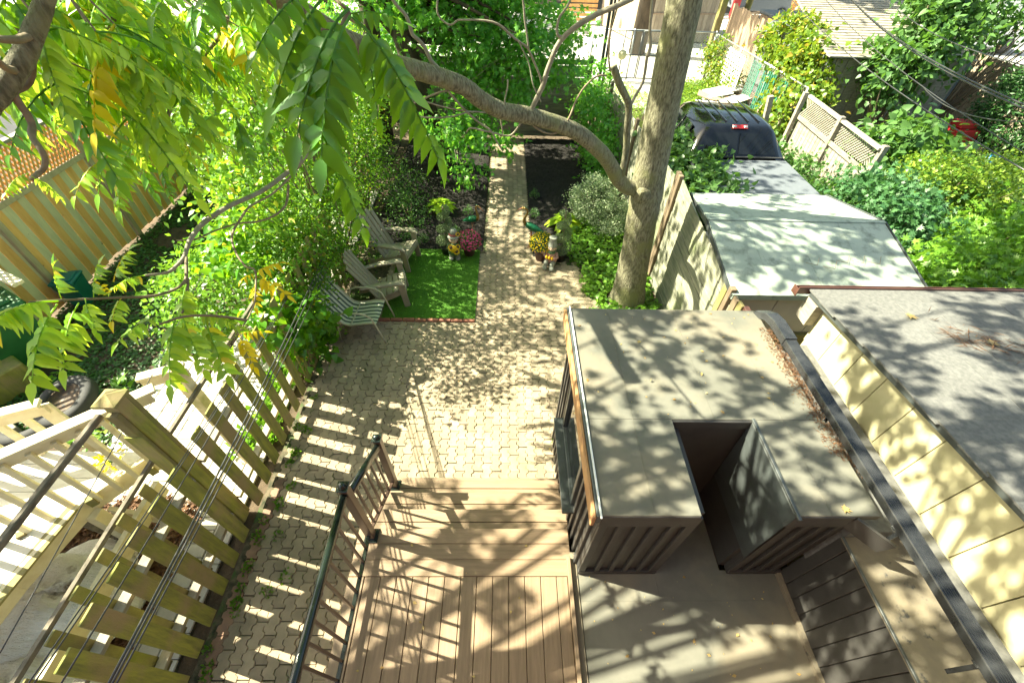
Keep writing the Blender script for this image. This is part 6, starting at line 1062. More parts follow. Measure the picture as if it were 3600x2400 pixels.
planks(ws, (6.45, 25, 0), (10.2, 25.4, 0), 3.4, 'plank', .22); planks(ws, (5.2, 29, 0), (6.45, 25.0, 0), 3.4, 'plank', .3)
MB().box(6.5, 10.2, 25.45, 29, 0, 3.4).build('wall', mt['plank'], ws); MB().bar((6.42, 24.97, 1.15), (10.2, 25.37, 1.15), .03, .06).build('band', mt['brownplank'], ws)
gd = thing('wood_gate', 'brown horizontal board gate in the lane behind the trunk', 'gate', (11, 28.6, 0))
for i in range(14): MB().box(9.8, 11.7, 28.6, 28.63, .05 + i * .17, .21 + i * .17, .004).build('board', mt['brownplank'], gd)
sg_ = thing('slat_gate', 'orange slatted gate beyond the maple leaves', 'gate', (4.2, 29, 0))
for i in range(13): MB().box(3.0, 5.0, 29.2, 29.23, .1 + i * .2, .24 + i * .2, .004).build('slat', mt['orange'], sg_)
o = MB().tube([(12.3, 27.2, 0), (12.4, 27.2, 7)], .16, 12).build('utility_pole', mt['moss2']); tag(o, 'greenish wooden utility pole standing in the lane', 'pole')
bf2 = thing('lane_fence', 'long orange cedar fence of horizontal boards across the lane', 'fence', (23, 34.5, 0))
for k in range(9):
    for i in range(13): MB().box(16 + k * 2.4, 18.36 + k * 2.4, 34.3 + k * .06, 34.34 + k * .06, .05 + i * .17, .21 + i * .17, .003).build('board', mt['orange'], bf2)
for k in range(5): MB().bar((17 + k * 4.8, 34.24, .1), (18.3 + k * 4.8, 34.24, 2.2), .05, .1, up=(0, 1, 0)).build('brace', mt['brownplank'], bf2)
van = thing('grey_van', 'dark grey box-backed vehicle parked in the lane', 'vehicle', (15, 33, 0))
def boxy(t, x0, x1, y0, y1, z0, z1, m, tap=.12):
    V = [(x0, y0, z0), (x1, y0, z0), (x1, y1, z0), (x0, y1, z0), (x0 + tap, y0 + tap, z1), (x1 - tap, y0 + tap, z1), (x1 - tap, y1 - tap, z1), (x0 + tap, y1 - tap, z1)]
    return MB().add(V, [(0, 1, 2, 3), (4, 5, 6, 7), (0, 1, 5, 4), (1, 2, 6, 5), (2, 3, 7, 6), (3, 0, 4, 7)]).build('body', mt[m], t)
boxy(van, 13.4, 16.6, 31.0, 33.0, .5, 1.9, 'tonneau', .25); MB().box(13.9, 16.1, 31.05, 31.2, 1.2, 1.7).build('rear_window', mt['glass'], van)
for x in (13.8, 16.1): MB().tube([(x, 30.95, .35), (x, 31.2, .35)], .34, 16).build('wheel', mt['rubber'], van)
o = MB().box(12.9, 13.3, 30.4, 30.6, .2, 1.5, .02).build('red_sign_board', mt['red']); tag(o, 'red board beside the grey vehicle in the lane', 'board')
# white car at upper right
wc = thing('white_car', 'white car parked in the lane at the upper right', 'car', (24, 26, 0))
def carsec(x, zb, zt, w0, w1): return [(x, 25.6 - w0, zb), (x, 25.6 - w0, zb + .5), (x, 25.6 - w1, zt), (x, 25.6 + w1, zt), (x, 25.6 + w0, zb + .5), (x, 25.6 + w0, zb)]
ss = [carsec(20.6, .3, .75, .8, .7), carsec(20.8, .3, .85, .9, .75), carsec(21.8, .3, 1.0, .92, .8), carsec(22.6, .3, 1.48, .92, .62), carsec(24.2, .3, 1.5, .92, .62), carsec(25.1, .3, 1.05, .92, .8), carsec(25.5, .3, .8, .85, .75)]
V = [p for s in ss for p in s]; MB().add(V, [(i * 6 + k, i * 6 + (k + 1) % 6, i * 6 + 6 + (k + 1) % 6, i * 6 + 6 + k) for i in range(6) for k in range(6)] + [tuple(range(6)), tuple(36 + k for k in range(6))]).build('body', mt['white'], wc)
MB().add([(22.2, 24.75, .95), (24.7, 24.75, .95), (24.2, 24.93, 1.4), (22.65, 24.93, 1.4)], [(0, 1, 2, 3)]).build('side_window', mt['glass'], wc)
for x in (21.5, 24.5): MB().tube([(x, 24.65, .33), (x, 24.85, .33)], .33, 18).build('wheel', mt['rubber'], wc)
o = MB().box(19, 34, 28, 33, 0, 3.2).build('white_building', mt['white']); tag(o, 'pale building wall beyond the lane, top right corner', 'building')
rfn = thing('right_plank_fence', 'sunlit pale plank fence panels at the right, behind the cedar', 'fence', (14.3, 15, 0))
planks(rfn, (14.9, 12.6, 0), (14.6, 17.4, 0), 1.85, 'plank', .2)
MB().box(14.86, 14.92, 12.6, 17.4, 1.45, 1.58).build('rail', mt['plank'], rfn); MB().box(14.7, 15.1, 12.2, 12.6, 0, 2.1, .01).build('post', mt['graywood'], rfn)
lt = thing('lattice_topped_fence', 'short grey fence with lattice top between truck and shrubs', 'fence', (7.2, 9.6, 0))
planks(lt, (7.25, 11.2, 0), (7.1, 8.1, 0), 1.32, 'graywood', .14); b = MB()
for k in range(40):
    y0 = 11.15 - k * .075
    for s in (-1, 1):
        if 8.15 < y0 + s * .36 < 11.2: b.bar((7.2 + .008 * s, y0, 1.36), (7.2 + .008 * s, y0 + s * .36, 1.74), .006, .028, up=(0, 1, 0))
b.build('lattice', mt['graywood'], lt, 'stuff')
MB().bar((7.25, 11.2, 1.78), (7.1, 8.1, 1.78), .10, .045).build('cap_rail', mt['graywood'], lt); MB().bar((7.2, 11.2, 1.33), (7.08, 8.1, 1.33), .03, .09).build('mid_rail', mt['graywood'], lt)
for y in (11.2, 9.6, 8.1): MB().box(7.1, 7.2, y - .05, y + .05, 0, 1.85, .005).build('post', mt['graywood'], lt)
o = MB().obox((6.9, 11.9, .75), (1, 0, .2), (0, 1, 0), (-.2, 0, 1), .06, .06, .8, .006).build('stub_post', mt['graywood']); tag(o, 'leaning weathered stub post beside the ivy', 'post')
db = thing('timber_pile', 'heap of sunlit broken boards and sheets beyond the truck', 'debris', (7.3, 15.3, 0))
for i in range(22):
    a = R_.uniform(-.7, .9); x, y = 7.3 + R_.gauss(0, .55), 15.4 + R_.gauss(0, .6); L = R_.uniform(.3, .8); w = R_.choice((.05, .07, .2, .3)); z = .08 + i * .02
    MB().obox((x, y, z), (math.cos(a), math.sin(a), R_.uniform(-.2, .2)), (-math.sin(a), math.cos(a), 0), (0, 0, 1), L, w, .012).build('board', mt[R_.choice(('plank', 'white', 'concrete', 'brownplank', 'whitewall'))], db)
for i in range(9): MB().bar((7.6 + R_.uniform(-.1, .3), 14.3 - i * .17, 0), (8.0, 14.2 - i * .18 + R_.uniform(-.2, .2), R_.uniform(.9, 1.4)), .09, .025, up=(0, 1, 0)).build('leaning_board', mt[R_.choice(('brownplank', 'graywood', 'plank'))], db)
rb_ = thing('red_box', 'red plastic box on timber among the shrubs at the right', 'box', (12.4, 12.1, .5))
MB().box(12.1, 12.75, 11.8, 12.4, .55, .85, .02).box(12.2, 12.65, 11.9, 12.3, .86, 1.0, .02).build('body', mt['red'], rb_); MB().box(11.7, 12.9, 11.5, 12.5, .40, .53, .01).build('platform', mt['brownplank'], rb_)
for i, lb in enumerate(('larger blue plastic ball under the dark cedar', 'smaller blue plastic ball beside the larger one under the cedar')): blob('blue_ball', lb, 'toy', (13.0 + .26 * i, 11.3 + .1 * i, .3), (.15 - .04 * i,) * 3, 'blue', i, 12, .0)
# ------------------------------------------------------------------ overhead cables
def cable(name, label, P, r=.006, sag=.0, grp='overhead cables'):
    A, B = Vector(P[0]), Vector(P[1]); pts = []
    for i in range(25): t = i / 24; pts.append(A + (B - A) * t - Vector((0, 0, sag * 4 * t * (1 - t))))
    o = MB().tube(pts, r, 6).build(name, mt['cable']); tag(o, label, 'cable', grp); return o
# ------------------------------------------------------------------ the big tree
bt = thing('tree_of_heaven', 'big grey-barked tree with a long limb reaching left across the garden', 'tree', (2.12, 5.72, 0))
tp = [(2.20, 5.70, -.05, .36), (2.19, 5.70, .10, .30), (2.17, 5.70, .35, .265), (2.14, 5.71, .8, .24), (2.10, 5.71, 1.3, .228), (2.06, 5.72, 1.8, .222), (2.04, 5.73, 2.05, .228), (2.02, 5.73, 2.25, .218), (1.99, 5.74, 2.7, .205), (1.96, 5.75, 3.2, .198), (1.93, 5.76, 3.8, .192), (1.90, 5.78, 4.4, .186), (1.86, 5.8, 5.2, .178), (1.8, 5.85, 6.2, .165), (1.75, 5.9, 7.6, .14)]
P4 = []; 
for i in range(len(tp) - 1):
    for s in range(4): t = s / 4; P4.append([tp[i][k] + (tp[i + 1][k] - tp[i][k]) * t for k in range(4)])
P4.append(tp[-1])
MB().tube([p[:3] for p in P4], [p[3] for p in P4], 30, jit=.032).ball((1.97, 5.60, 2.08), (.13, .12, .16), 14, 10).build('trunk', mt['bark'], bt)
def smooth_path(P, r, k=4):
    Q = []; rr = []; P = [Vector(p) for p in P]; n = len(P)
    for i in range(n - 1):
        p0, p1, p2, p3 = P[max(i - 1, 0)], P[i], P[i + 1], P[min(i + 2, n - 1)]
        for s in range(k):
            t = s / k; Q.append(.5 * ((2 * p1) + (-p0 + p2) * t + (2 * p0 - 5 * p1 + 4 * p2 - p3) * t * t + (-p0 + 3 * p1 - 3 * p2 + p3) * t ** 3)); rr.append(r[i] + (r[i + 1] - r[i]) * t)
    Q.append(P[-1]); rr.append(r[-1]); return Q, rr
n_ = len(LIMB); Q, rr = smooth_path(LIMB, [.10 - .0023 * i for i in range(n_)], 5)
MB().tube(Q, rr, 18, jit=.03).build('limb', mt['bark'], bt)
for P, r, m in BR:
    Q, rr = smooth_path(P, r, 3); MB().tube(Q, rr, 8, jit=.05).build('branch', mt[m], bt)
Q, rr = smooth_path(MB_[0], MB_[1], 3); MB().tube(Q, rr, 10, jit=.04).build('branch', mt['greytwig'], bt)
for P in TW + TWN:
    n = len(P); Q, rr = smooth_path(P, [.009 - .006 * i / n for i in range(n)], 3); MB().tube(Q, rr, 6, jit=.05).build("twig", mt["twig"], bt)
for i, (a, c, m, n, ll, arch, roll, sp) in enumerate(FR): frond(bt, a, c, m, n, ll, arch, roll, split=(i < 16), seed=i)
# second limb from the left
ob = thing('overhanging_tree', 'second ailanthus limb with long hanging twigs entering at the upper left', 'tree', (-4.5, 3.0, 0))
Q, rr = smooth_path(*L1, 3); MB().tube(Q, rr, 12, jit=.05).build('limb', mt['bark'], ob)
MB().tube([L1[0][0], (-3.4, .9, 3.0), (-5.2, .6, 2.0), (-6.3, .3, 0)], [.036, .06, .09, .12], 10).build('trunk', mt['bark'], ob)
for P in LL:
    n = len(P); Q, rr = smooth_path(P, [.014 - .006 * i / n for i in range(n)], 3); MB().tube(Q, rr, 6, jit=.06).build('twig', mt['twig'], ob)
k = 0
for C, B0, fs in CL:
    Cv, Bv = Vector(C), Vector(B0)
    if (Cv - Vector((0, 0, 4.95))).length < 1.9: continue
    MB().tube([Cv, (Cv + Bv) / 2 + Vector((0, 0, .06)), Bv], [.004, .006, .009], 5, cap=False).build('twig', mt['twig'], ob)
    for tip, nn in fs:
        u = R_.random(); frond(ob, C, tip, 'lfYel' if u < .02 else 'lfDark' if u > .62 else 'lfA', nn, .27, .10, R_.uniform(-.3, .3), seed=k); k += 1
# ------------------------------------------------------------------ upper crowns (above the picture) that dapple the deck and roofs
def crown(name, label, base, top, ell, mat, nc, k, cr, size, T, tb=.18, lm='darkbark', shell=.2, droop=.3, tight=False):
    t = thing(name, label, 'tree', base)
    MB().tube([base, ((base[0] + top[0]) / 2 + .1, (base[1] + top[1]) / 2, (base[2] + top[2]) / 2), top], [tb * 1.25, tb, tb * .55], 16, jit=.04).build('trunk', mt[lm], t)
    C, P, out = (balls(ell, nc, k, cr) if tight else clumps(ell, nc, k, cr, shell)); n = len(P)
    D = out * .6 + rng.normal(size=(n, 3)) * .8 + np.array([0, 0, -droop]); N = np.array([0, 0, .7]) + rng.normal(size=(n, 3)) * .5
    V, F = leaves(T, P, D, N, size * (.6 + .7 * rng.random(n))); npobj('crown', V, F, mt[mat], t, 'stuff')
    b = MB()
    for c in C[rng.choice(len(C), min(40, len(C)), replace=False)]:
        p0 = Vector(top) * R_.uniform(.6, 1) + Vector(base) * 0; p0 = Vector(base).lerp(Vector(top), R_.uniform(.55, 1)); p1 = Vector(c); b.tube([p0, (p0 + p1) / 2 + Vector((0, 0, .15)), p1], [tb * .35, tb * .18, tb * .05], 5, cap=False)
    b.build('limbs', mt[lm], t, 'stuff'); return t
crown('tall_ash_tree', 'tall tree left of the yard whose crown dapples the deck with light', (-6.6, -.9, 0), (-6.0, 1.2, 6.2), [(-6.4, 1.6, 6.6, 1.05, 2.2, .35), (-3.0, 2.6, 6.6, 1.25, 1.9, .35), (-1.2, 2.0, 7.2, 1.4, 1.9, .5), (-3.3, 4.8, 6.6, .9, .9, .3), (.6, 2.9, 7.4, 1.3, 1.8, .4)], 'lfMaple', 108, 50, .42, .15, TM, .16, tight=True)
C_, P_, o_ = balls([(-2.4, 6.3, 7.4, 2.2, 1.8, .6), (.8, 6.4, 8.2, 2.4, 1.9, .6), (3.6, 10.2, 9.0, 2.2, 2.2, .9)], 105, 44, .45)
V, F = leaves(TLA, P_, o_ * .6 + rng.normal(size=P_.shape), rng.normal(size=P_.shape) * .5 + np.array([0, 0, .8]), .20 * (.6 + .7 * rng.random(len(P_)))); npobj('crown', V, F, mt['lfA'], bt, 'stuff')
b = MB()
for c in C_[::5]: b.tube([(1.78, 5.87, 6.6), ((1.78 + c[0]) / 2, (5.87 + c[1]) / 2, (7 + c[2]) / 2 + .2), tuple(c)], [.07, .04, .012], 6, cap=False)
b.build('upper_limbs', mt['bark'], bt, 'stuff')
crown('silver_maple', 'large silver maple with deeply cut leaves hanging over the mulch beds', (-1.62, 10.95, 0), (-2.75, 11.2, 4.6),
      [(-.6, 10.9, 3.1, 1.7, 1.0, 1.1), (1.0, 11.2, 2.7, .9, .9, .9), (-.6, 10.6, 2.1, 1.0, .7, .8), (-1.5, 11.6, 3.9, 2.4, 1.7, 1.2)], 'lfMaple', 400, 34, .20, .13, TM, .24, shell=.1, droop=.7)
crown('maple_tree', 'taller maple crown rising beyond the dark back fence', (-3.4, 12.6, 0), (-3.2, 12.4, 6.5), [(-2.2, 10.0, 6.6, 3.4, 2.8, 1.6), (-5.2, 8.6, 6.8, 2.4, 3.0, 1.2)], 'lfMaple', 150, 26, .32, .17, TM, .2)
for i, (x, y, z, rx, lb) in enumerate(((6, 23, 11.5, 4, 'tall shade tree over the lane behind the chain link fence'), (2, 38, 8, 5, 'tall shade tree beyond the lane, left of the pale building'), (10, 41, 9, 6, 'tall shade tree beyond the lane, above the orange fence'), (21, 42, 8, 6, 'tall shade tree beyond the lane at the far right'), (-10, 30, 7, 5, 'tall shade tree beyond the white sided outbuilding'))):
    crown('shade_tree', lb, (x, y, 0), (x, y, z - 1), [(x, y, z, rx, 3, 3.2)], 'lfHedge', 260, 26, 1.0, .7, TL, .3)
# drooping maple sprays near the path
sh = shrub('maple_spray', 'maple branch tips drooping low over the brick path and left bed', 'branch', (-1.3, 10.8, 1.5), [(-.35, 9.4, 1.25, .55, .4, .35), (-1.1, 9.9, 1.4, .8, .5, .5), (.3, 10.4, 2.2, .8, .6, .9), (-.9, 9.2, .75, .5, .35, .25)], 'lfMaple', TM, .115, 110, 26, .15, .2, 16, .008, droop=.9, twig='greytwig')
# ------------------------------------------------------------------ hedges and shrubs on the left
G1 = 'shrubs along the slatted fence'
shrub('hedge_shrub', 'dense leafy shrub spilling over the fence behind the striped chair', 'shrub', (-3.1, 4.9, 0), [(-2.85, 4.6, .75, .45, .75, .75), (-3.1, 5.3, 1.3, .55, .9, .9)], 'lfHedge', None, .055, 230, 42, .12, .35, 18, .012, group=G1)
shrub('hedge_shrub', 'shrub with bare stems behind the taupe chairs', 'shrub', (-3.0, 6.5, 0), [(-2.95, 6.4, 1.0, .55, .9, .95), (-3.3, 7.2, 1.5, .6, .9, .9)], 'lfHedge', None, .055, 260, 42, .13, .35, 22, .016, group=G1)
shrub('hedge_shrub', 'tall airy shrub beyond the taupe chairs at the left bed edge', 'shrub', (-3.1, 8.6, 0), [(-3.1, 8.6, 1.2, .65, 1.1, 1.1), (-3.3, 9.7, 1.6, .8, 1.0, 1.2)], 'lfHedge', None, .06, 260, 40, .15, .3, 22, .018, group=G1)
shrub('understory_tree', 'airy small-leaved young tree with many thin stems between the two yards', 'tree', (-3.3, 6.9, 0), [(-3.25, 6.0, 3.0, .8, 1.5, .65), (-3.6, 7.8, 3.2, .8, 1.2, .6), (-3.0, 4.7, 2.35, .55, .8, .45)], 'lfHedge', None, .075, 190, 34, .17, .3, 30, .016, droop=.5)
shrub('grape_vine', 'broad-leaved vine climbing the slatted fence near its middle', 'vine', (-2.85, 3.9, 0), [(-2.85, 3.95, 1.15, .28, .55, .45), (-2.75, 4.3, .6, .25, .5, .5)], 'lfDark', TH, .13, 60, 12, .10, .3, 10, .010)
shrub('grape_vine', 'broad-leaved vine hanging over the gap between hedge and neighbour path', 'vine', (-3.4, 5.6, 0), [(-3.55, 5.2, 1.55, .5, .8, .35)], 'lfDark', TH, .12, 60, 12, .12, .3, 8, .010)
shrub('pale_shrub', 'sunlit pale leaved shrub on the ground cover behind the fence', 'shrub', (-4.2, 4.9, 0), [(-4.2, 4.7, .9, .7, .6, .7), (-4.7, 5.3, .7, .6, .5, .5)], 'lfBright', None, .075, 110, 26, .12, .4, 14, .01)
shrub('garden_shrub', 'dense green shrub mass beyond the ground cover', 'shrub', (-5.0, 8.6, 0), [(-4.9, 8.4, 1.1, .9, 1.1, 1.1), (-5.6, 9.6, 1.7, 1.0, 1.1, 1.3)], 'lfHedge', None, .06, 420, 42, .15, .35, 24, .018)
shrub('garden_shrub', 'tall sunlit shrub by the end of the striped fence', 'shrub', (-6.8, 9.9, 0), [(-6.6, 9.8, 1.5, 1.0, 1.2, 1.4), (-5.6, 11.2, 1.9, 1.2, 1.1, 1.6)], 'lfHedge', None, .065, 420, 40, .17, .35, 24, .02)
shrub('garden_shrub', 'big shrub mass in front of the white sided outbuilding', 'shrub', (-8.2, 11.2, 0), [(-8.0, 10.8, 1.2, 1.2, 1.0, 1.2), (-7.0, 12.5, 1.8, 1.2, 1.2, 1.6)], 'lfBright', None, .075, 380, 36, .18, .35, 20, .02)
shrub('garden_shrub', 'shrub thicket left of the silver maple trunk', 'shrub', (-4.4, 12.0, 0), [(-4.1, 11.8, 1.5, 1.0, 1.1, 1.5), (-3.4, 10.9, 2.2, .6, .8, .8)], 'lfHedge', None, .065, 360, 40, .16, .3, 24, .02)
shrub('garden_shrub', 'leafy shrub hiding the far left corner of the lane', 'shrub', (-5.0, 14.5, 0), [(-5.0, 14.5, 1.6, 2.4, 1.2, 1.8), (-2.0, 15.0, 1.3, 1.6, 1.0, 1.3)], 'lfMaple', None, .10, 420, 34, .25, .35, 20, .02)
# left neighbour's ground cover
struct('lawn', mound(-7.28, -5.02, 1.9, 12, -.0, 20, 50, .03), 'soil'); struct('lawn', mound(-5.02, -4.22, 4.36, 12, -.0, 8, 50, .03), 'soil')
n = 26000; P = np.stack([rng.uniform(-7.25, -4.25, n), rng.uniform(2.8, 10, n), rng.random(n) * .05], 1)
P = P[~((P[:, 0] > -5.02) & (P[:, 1] < 4.35))]; n = len(P)
keep = (np.sin(P[:, 0] * 2.3 + 1) * np.sin(P[:, 1] * 1.9) > -.75); P = P[keep]; n = len(P)
V, F = leaves(T_heart(.5, .05, .1), P, norm(rng.normal(size=(n, 3)) * np.array([1, 1, .2])), np.array([0, 0, 1]) + rng.normal(size=(n, 3)) * .3, .05 * (.5 + .8 * rng.random(n)))
npobj('ground_cover', V, F, mt['lfGround'], None, 'stuff')
def weedplant(name, label, c, r, mat, n, size, T=None, cat='plant', h=.2, grp=None):
    t = thing(name, label, cat, c, grp); a = rng.random(n) * 6.28; q = rng.random(n) ** .6; P = np.stack([c[0] + r * q * .55 * np.cos(a), c[1] + r * q * .55 * np.sin(a), c[2] + h * (1 - q * .7) * (.3 + .7 * rng.random(n))], 1)
    D = np.stack([np.cos(a), np.sin(a), .9 - q], 1) + rng.normal(size=(n, 3)) * .25; N = np.array([0, 0, 1.]) + rng.normal(size=(n, 3)) * .3
    V, F = leaves(T or TL, P, D, N, size * (.6 + .6 * rng.random(n))); npobj('foliage', V, F, mt[mat], t, 'stuff')
    b = MB()
    for i in range(6): b.tube([c, (P[i][0], P[i][1], P[i][2])], [.005, .003], 4, cap=False)
    b.build('stem', mt['lfBush'], t, 'stuff'); return t
weedplant('broadleaf_weed', 'bright broad-leaved weed growing beside the rusty wheel', (-5.25, 3.62, 0), .35, 'lfBright', 26, .2, TLA)
weedplant('tomato_plant', 'feathery green plant between the tire and the cream railing', (-5.35, 3.0, 0), .35, 'lfBright', 90, .08)
weedplant('seedling', 'little ailanthus seedling beside the green bin', (-6.3, 3.95, 0), .28, 'lfA', 30, .09, TLA)
weedplant('yellow_sprig', 'yellow leafed sprig growing up through the cream deck rail', (-3.62, 1.95, 1.2), .2, 'lfYel', 60, .05, h=.15)
weedplant('yellow_sprig', 'pale yellow sprig behind the far cream balusters', (-4.9, 2.9, .1), .5, 'lfYG', 90, .08, h=.3)
tufts('ground_weeds', '', [(R_.uniform(-3.4, -2.95), R_.uniform(2.6, 6), 0, .12, 0) for _ in range(70)], .09, 'lfBright', 20, None, TL)
# ------------------------------------------------------------------ the beds
SD = [(-.85, 9.75, 'bright'), (-.78, 8.55, ''), (-1.0, 7.75, ''), (-.72, 7.45, ''), (-1.62, 7.42, ''), (.72, 9.35, ''), (.68, 8.5, ''), (.83, 7.55, ''), (-1.9, 7.62, '')]
LB = ['pale fine-leaved shrublet alone at the far side of the left bed', 'fine-leaved shrublet just behind the left heron head', 'fine-leaved shrublet behind the left heron body', 'fine-leaved shrublet behind the pink flowers', 'fine-leaved shrublet left of the left spiral topiary',
      'fine-leaved shrublet farthest back in the right bed', 'leggy fine-leaved shrublet in the middle of the right bed', 'fine-leaved shrublet behind the yellow flowers', 'tiny low shrublet at the left edge of the left bed']
for (x, y, f), lb in zip(SD, LB): weedplant('shrublet', lb, (x, y, .02), .20, 'lfBright' if f else 'lfBush', 260, .035, T_leaf(.22, .03), 'shrub', .24, 'small shrublets in the mulch beds')
shrub('variegated_euonymus', 'rounded cream-edged variegated shrub beside the tree trunk', 'shrub', (1.98, 8.3, 0), [(1.95, 8.45, .48, .48, .55, .48), (2.25, 8.0, .35, .35, .45, .35)], 'lfVar', T_leaf(.42, .08), .032, 330, 46, .065, .7, 8, .008)
shrub('leafy_climber', 'dark climbing plant filling the back right corner by the grey fence', 'shrub', (2.4, 11.2, 0), [(2.35, 11.2, .9, .35, 1.2, .95), (2.2, 12.2, 1.3, .4, .5, .9), (2.35, 9.9, .6, .25, .6, .6)], 'lfMaple', None, .10, 170, 28, .13, .4, 12, .01)
shrub('garden_perennial', 'leafy perennials sprawling low at the left edge of the mulch bed', 'plant', (-2.0, 8.1, 0), [(-2.05, 8.2, .25, .5, .9, .28), (-2.3, 9.3, .35, .45, .9, .4)], 'lfBush', None, .05, 110, 22, .12, .4, 8, .006)
def gcover(name, x0, x1, y0, y1, n, size, mat, h=.14, fn=None, T=None):
    P = np.stack([rng.uniform(x0, x1, n), rng.uniform(y0, y1, n), rng.random(n) ** 1.5 * h], 1)
    if fn: P = P[fn(P)]
    n = len(P); a = rng.normal(size=(n, 3)) * np.array([1, 1, .3]); V, F = leaves(T or T_heart(.48, .05, .12), P, a, np.array([0, 0, 1]) + rng.normal(size=(n, 3)) * .35, size * (.5 + .7 * rng.random(n))); return npobj(name, V, F, mt[mat], None, 'stuff')
gcover('ground_cover', 1.25, 2.66, 4.2, 8.2, 5200, .075, 'lfBright', .22, lambda P: (P[:, 0] > 1.80 - .28 * (P[:, 1] - 5.0) + .12 * np.sin(P[:, 1] * 5)) & ((P[:, 0] - 2.15) ** 2 + (P[:, 1] - 5.7) ** 2 > .11) & (P[:, 1] > 4.9 - .5 * (P[:, 0] > 2.4)))
gcover('ground_cover', 1.5, 2.6, 4.1, 5.6, 500, .06, 'lfBright', .1)
struct('soil_strip', mound(1.55, 2.7, 3.1, 7.1, -.02, 8, 20, .02), 'soil')
# ------------------------------------------------------------------ right side greenery
gcover('rear_grass', 3.0, 7.8, 12.6, 18.2, 16000, .13, 'lfYG', .12, lambda P: np.sin(P[:, 0] * 2) + np.sin(P[:, 1] * 1.7 + P[:, 0]) > -.7, T_leaf(.10, .02))
gcover('rear_grass', 5.8, 7.9, 14.5, 18.4, 8000, .16, 'lfYG', .3, None, T_leaf(.14, .02))
shrub('lilac_bush', 'broad-leaved bush between the grey fence and the truck', 'shrub', (3.5, 8.0, 0), [(3.55, 7.9, 1.15, .55, .95, .45), (3.9, 7.3, 1.0, .5, .6, .5), (3.55, 8.9, 1.3, .5, .5, .4), (4.1, 8.3, 1.25, .35, .5, .3)], 'lfBush', TH, .115, 430, 16, .12, .55, 14, .012)
shrub('ivy_mass', 'yellow-green ivy heap climbing the side of the old garage', 'ivy', (8.6, 14.5, 0), [(8.9, 15.6, 1.9, .5, 1.6, .7), (8.6, 14.2, 1.5, .6, 1.2, .9), (8.3, 13.2, .8, .7, .8, .8)], 'lfIvy', TH, .12, 420, 22, .16, .6, 10, .01)
shrub('vine', 'dry mottled vine on the corner of the chain link fence', 'vine', (7.8, 18.3, 0), [(7.75, 18.2, .9, .25, .9, .75), (7.75, 16.9, .6, .25, .8, .6)], 'lfIvy', None, .10, 150, 22, .14, .4, 14, .01)
shrub('vine', 'thin vine climbing the black steel post', 'vine', (2.9, 13.6, 0), [(2.9, 13.6, 1.1, .18, .18, 1.1)], 'lfBright', TH, .09, 26, 9, .07, .3, 5, .006)
RG = 'shrubs filling the right-hand garden'
shrub('side_shrub', 'dark leafy shrub row along the right flank of the truck', 'shrub', (6.3, 9.0, 0), [(6.35, 9.6, .55, .55, 1.4, .65), (6.35, 7.7, .55, .6, 1.2, .6)], 'lfBush', None, .10, 330, 26, .15, .5, 14, .01, group=RG)
shrub('side_shrub', 'blue-green shrub below the lattice topped fence', 'shrub', (7.4, 7.3, 0), [(7.1, 7.2, .85, .9, 1.0, .8), (6.2, 6.3, .5, .7, .7, .5)], 'lfBlue', TM, .115, 420, 24, .17, .55, 16, .012, group=RG)
shrub('side_shrub', 'sunlit yellow-green small-leaved shrub in the middle of the right garden', 'shrub', (8.6, 7.7, 0), [(8.5, 7.6, 1.15, 1.0, .8, .65), (9.8, 8.1, 1.1, .9, .8, .6)], 'lfYG', T_leaf(.4, .06), .062, 420, 34, .13, .6, 16, .012, group=RG)
shrub('side_shrub', 'bright lobed-leaf shrub just beyond the brown roof gutter', 'shrub', (7.6, 5.6, 0), [(7.0, 5.0, .8, 1.2, .9, .7), (8.6, 5.9, .8, 1.3, .9, .75), (6.5, 4.2, 1.0, 1.1, .5, .5)], 'lfBright', TM, .115, 560, 24, .17, .55, 18, .012, group=RG)
shrub('side_shrub', 'large-leaved hydrangea bush beside the red box', 'shrub', (10.0, 10.3, 0), [(9.2, 10.0, 1.0, .9, .8, .7), (10.4, 10.4, .6, .8, .6, .5)], 'lfBush', TH, .19, 150, 16, .2, .5, 16, .014, group=RG)
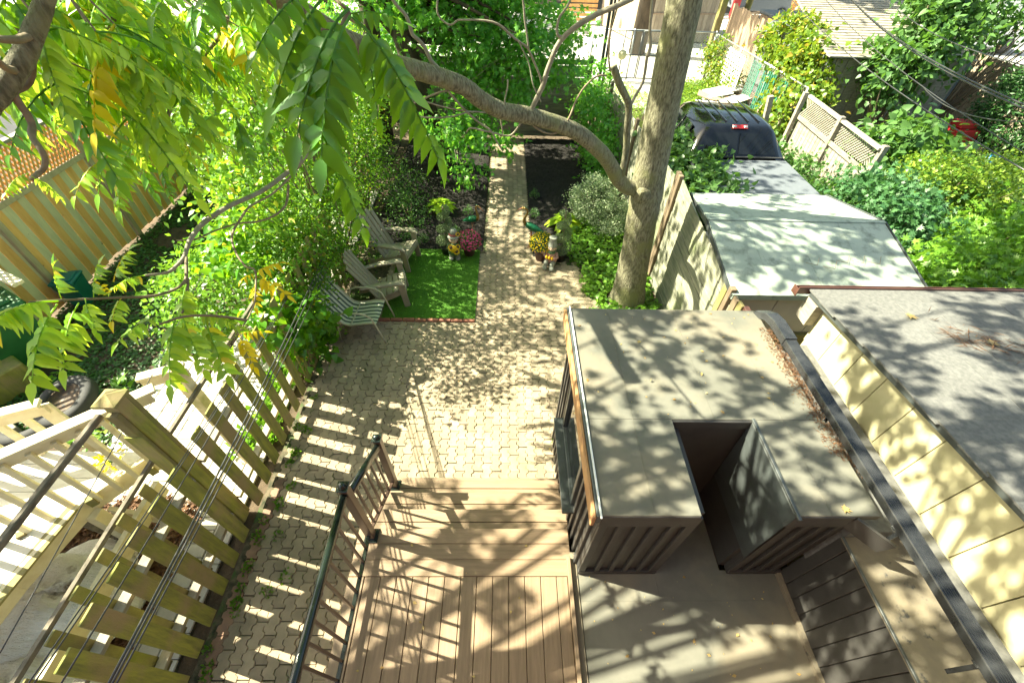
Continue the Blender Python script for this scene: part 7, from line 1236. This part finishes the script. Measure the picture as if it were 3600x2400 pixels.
shrub('side_shrub', 'tall catalpa-like sapling in front of the old garage', 'shrub', (10.5, 12.6, 0), [(10.2, 12.6, 2.1, .8, .7, 1.0), (11.0, 12.9, 2.5, .8, .7, .9), (10.8, 13.4, 3.3, .7, .7, .9)], 'lfBush', TH, .15, 210, 16, .2, .4, 26, .02, group=RG)
shrub('side_shrub', 'tall sapling over the pale building, upper right corner', 'shrub', (13.6, 14.4, 0), [(13.3, 14.4, 3.0, 1.1, 1.0, .9), (15.0, 14.2, 3.3, 1.3, 1.0, .9), (12.4, 15.2, 3.3, .8, .8, .8)], 'lfBush', TH, .13, 230, 15, .22, .3, 26, .02, group=RG)
shrub('side_shrub', 'low green thicket behind the yellow-green shrub', 'shrub', (10.4, 6.6, 0), [(10.6, 6.8, .6, 1.4, 1.2, .6), (9.3, 9.0, .7, 1.0, .7, .6)], 'lfBright', TM, .11, 330, 22, .17, .5, 10, .01, group=RG)
shrub('cedar', 'dark dense cedar at the right edge', 'tree', (13.6, 11.4, 0), [(13.8, 11.6, 1.2, 1.1, 1.3, 1.5), (14.4, 9.6, .8, 1.2, 1.0, .9)], 'lfCedar', T_leaf(.2, .05), .10, 900, 40, .16, .8, 6, .03)
gcover('ground_cover', 4.4, 15, 4.4, 12.3, 7000, .09, 'lfGround', .15, lambda P: (P[:, 0] > 5.75))
# ------------------------------------------------------------------ cables
LBL = ['black cable, left one of the tight bundle crossing the slatted fence', 'black cable, middle one of the tight bundle crossing the slatted fence', 'black cable, right one of the tight bundle crossing the slatted fence', 'thin lone wire crossing the cream railing', 'thin black wire beside the fence cap rail', 'lower thin black wire over the slat tops', 'second lower black wire over the slat tops']
for (a, c), r, lb in zip(CAB, (.007, .006, .005, .0035, .004, .0045, .004), LBL): cable('cable', lb, (a, c), r, .06)
LBW = ['lowest thin wire crossing the shrubs on the right', 'second thin wire crossing the shrubs on the right', 'thick twisted wire over the garage roof, lower strand', 'thick twisted wire over the garage roof, upper strand', 'highest wire at the top right corner', 'short sagging wire below the thick twisted pair']
for (a, c), r, lb in zip(WIR, (.007, .006, .010, .009, .007, .006), LBW): cable('cable', lb, (a, c), r, .15)
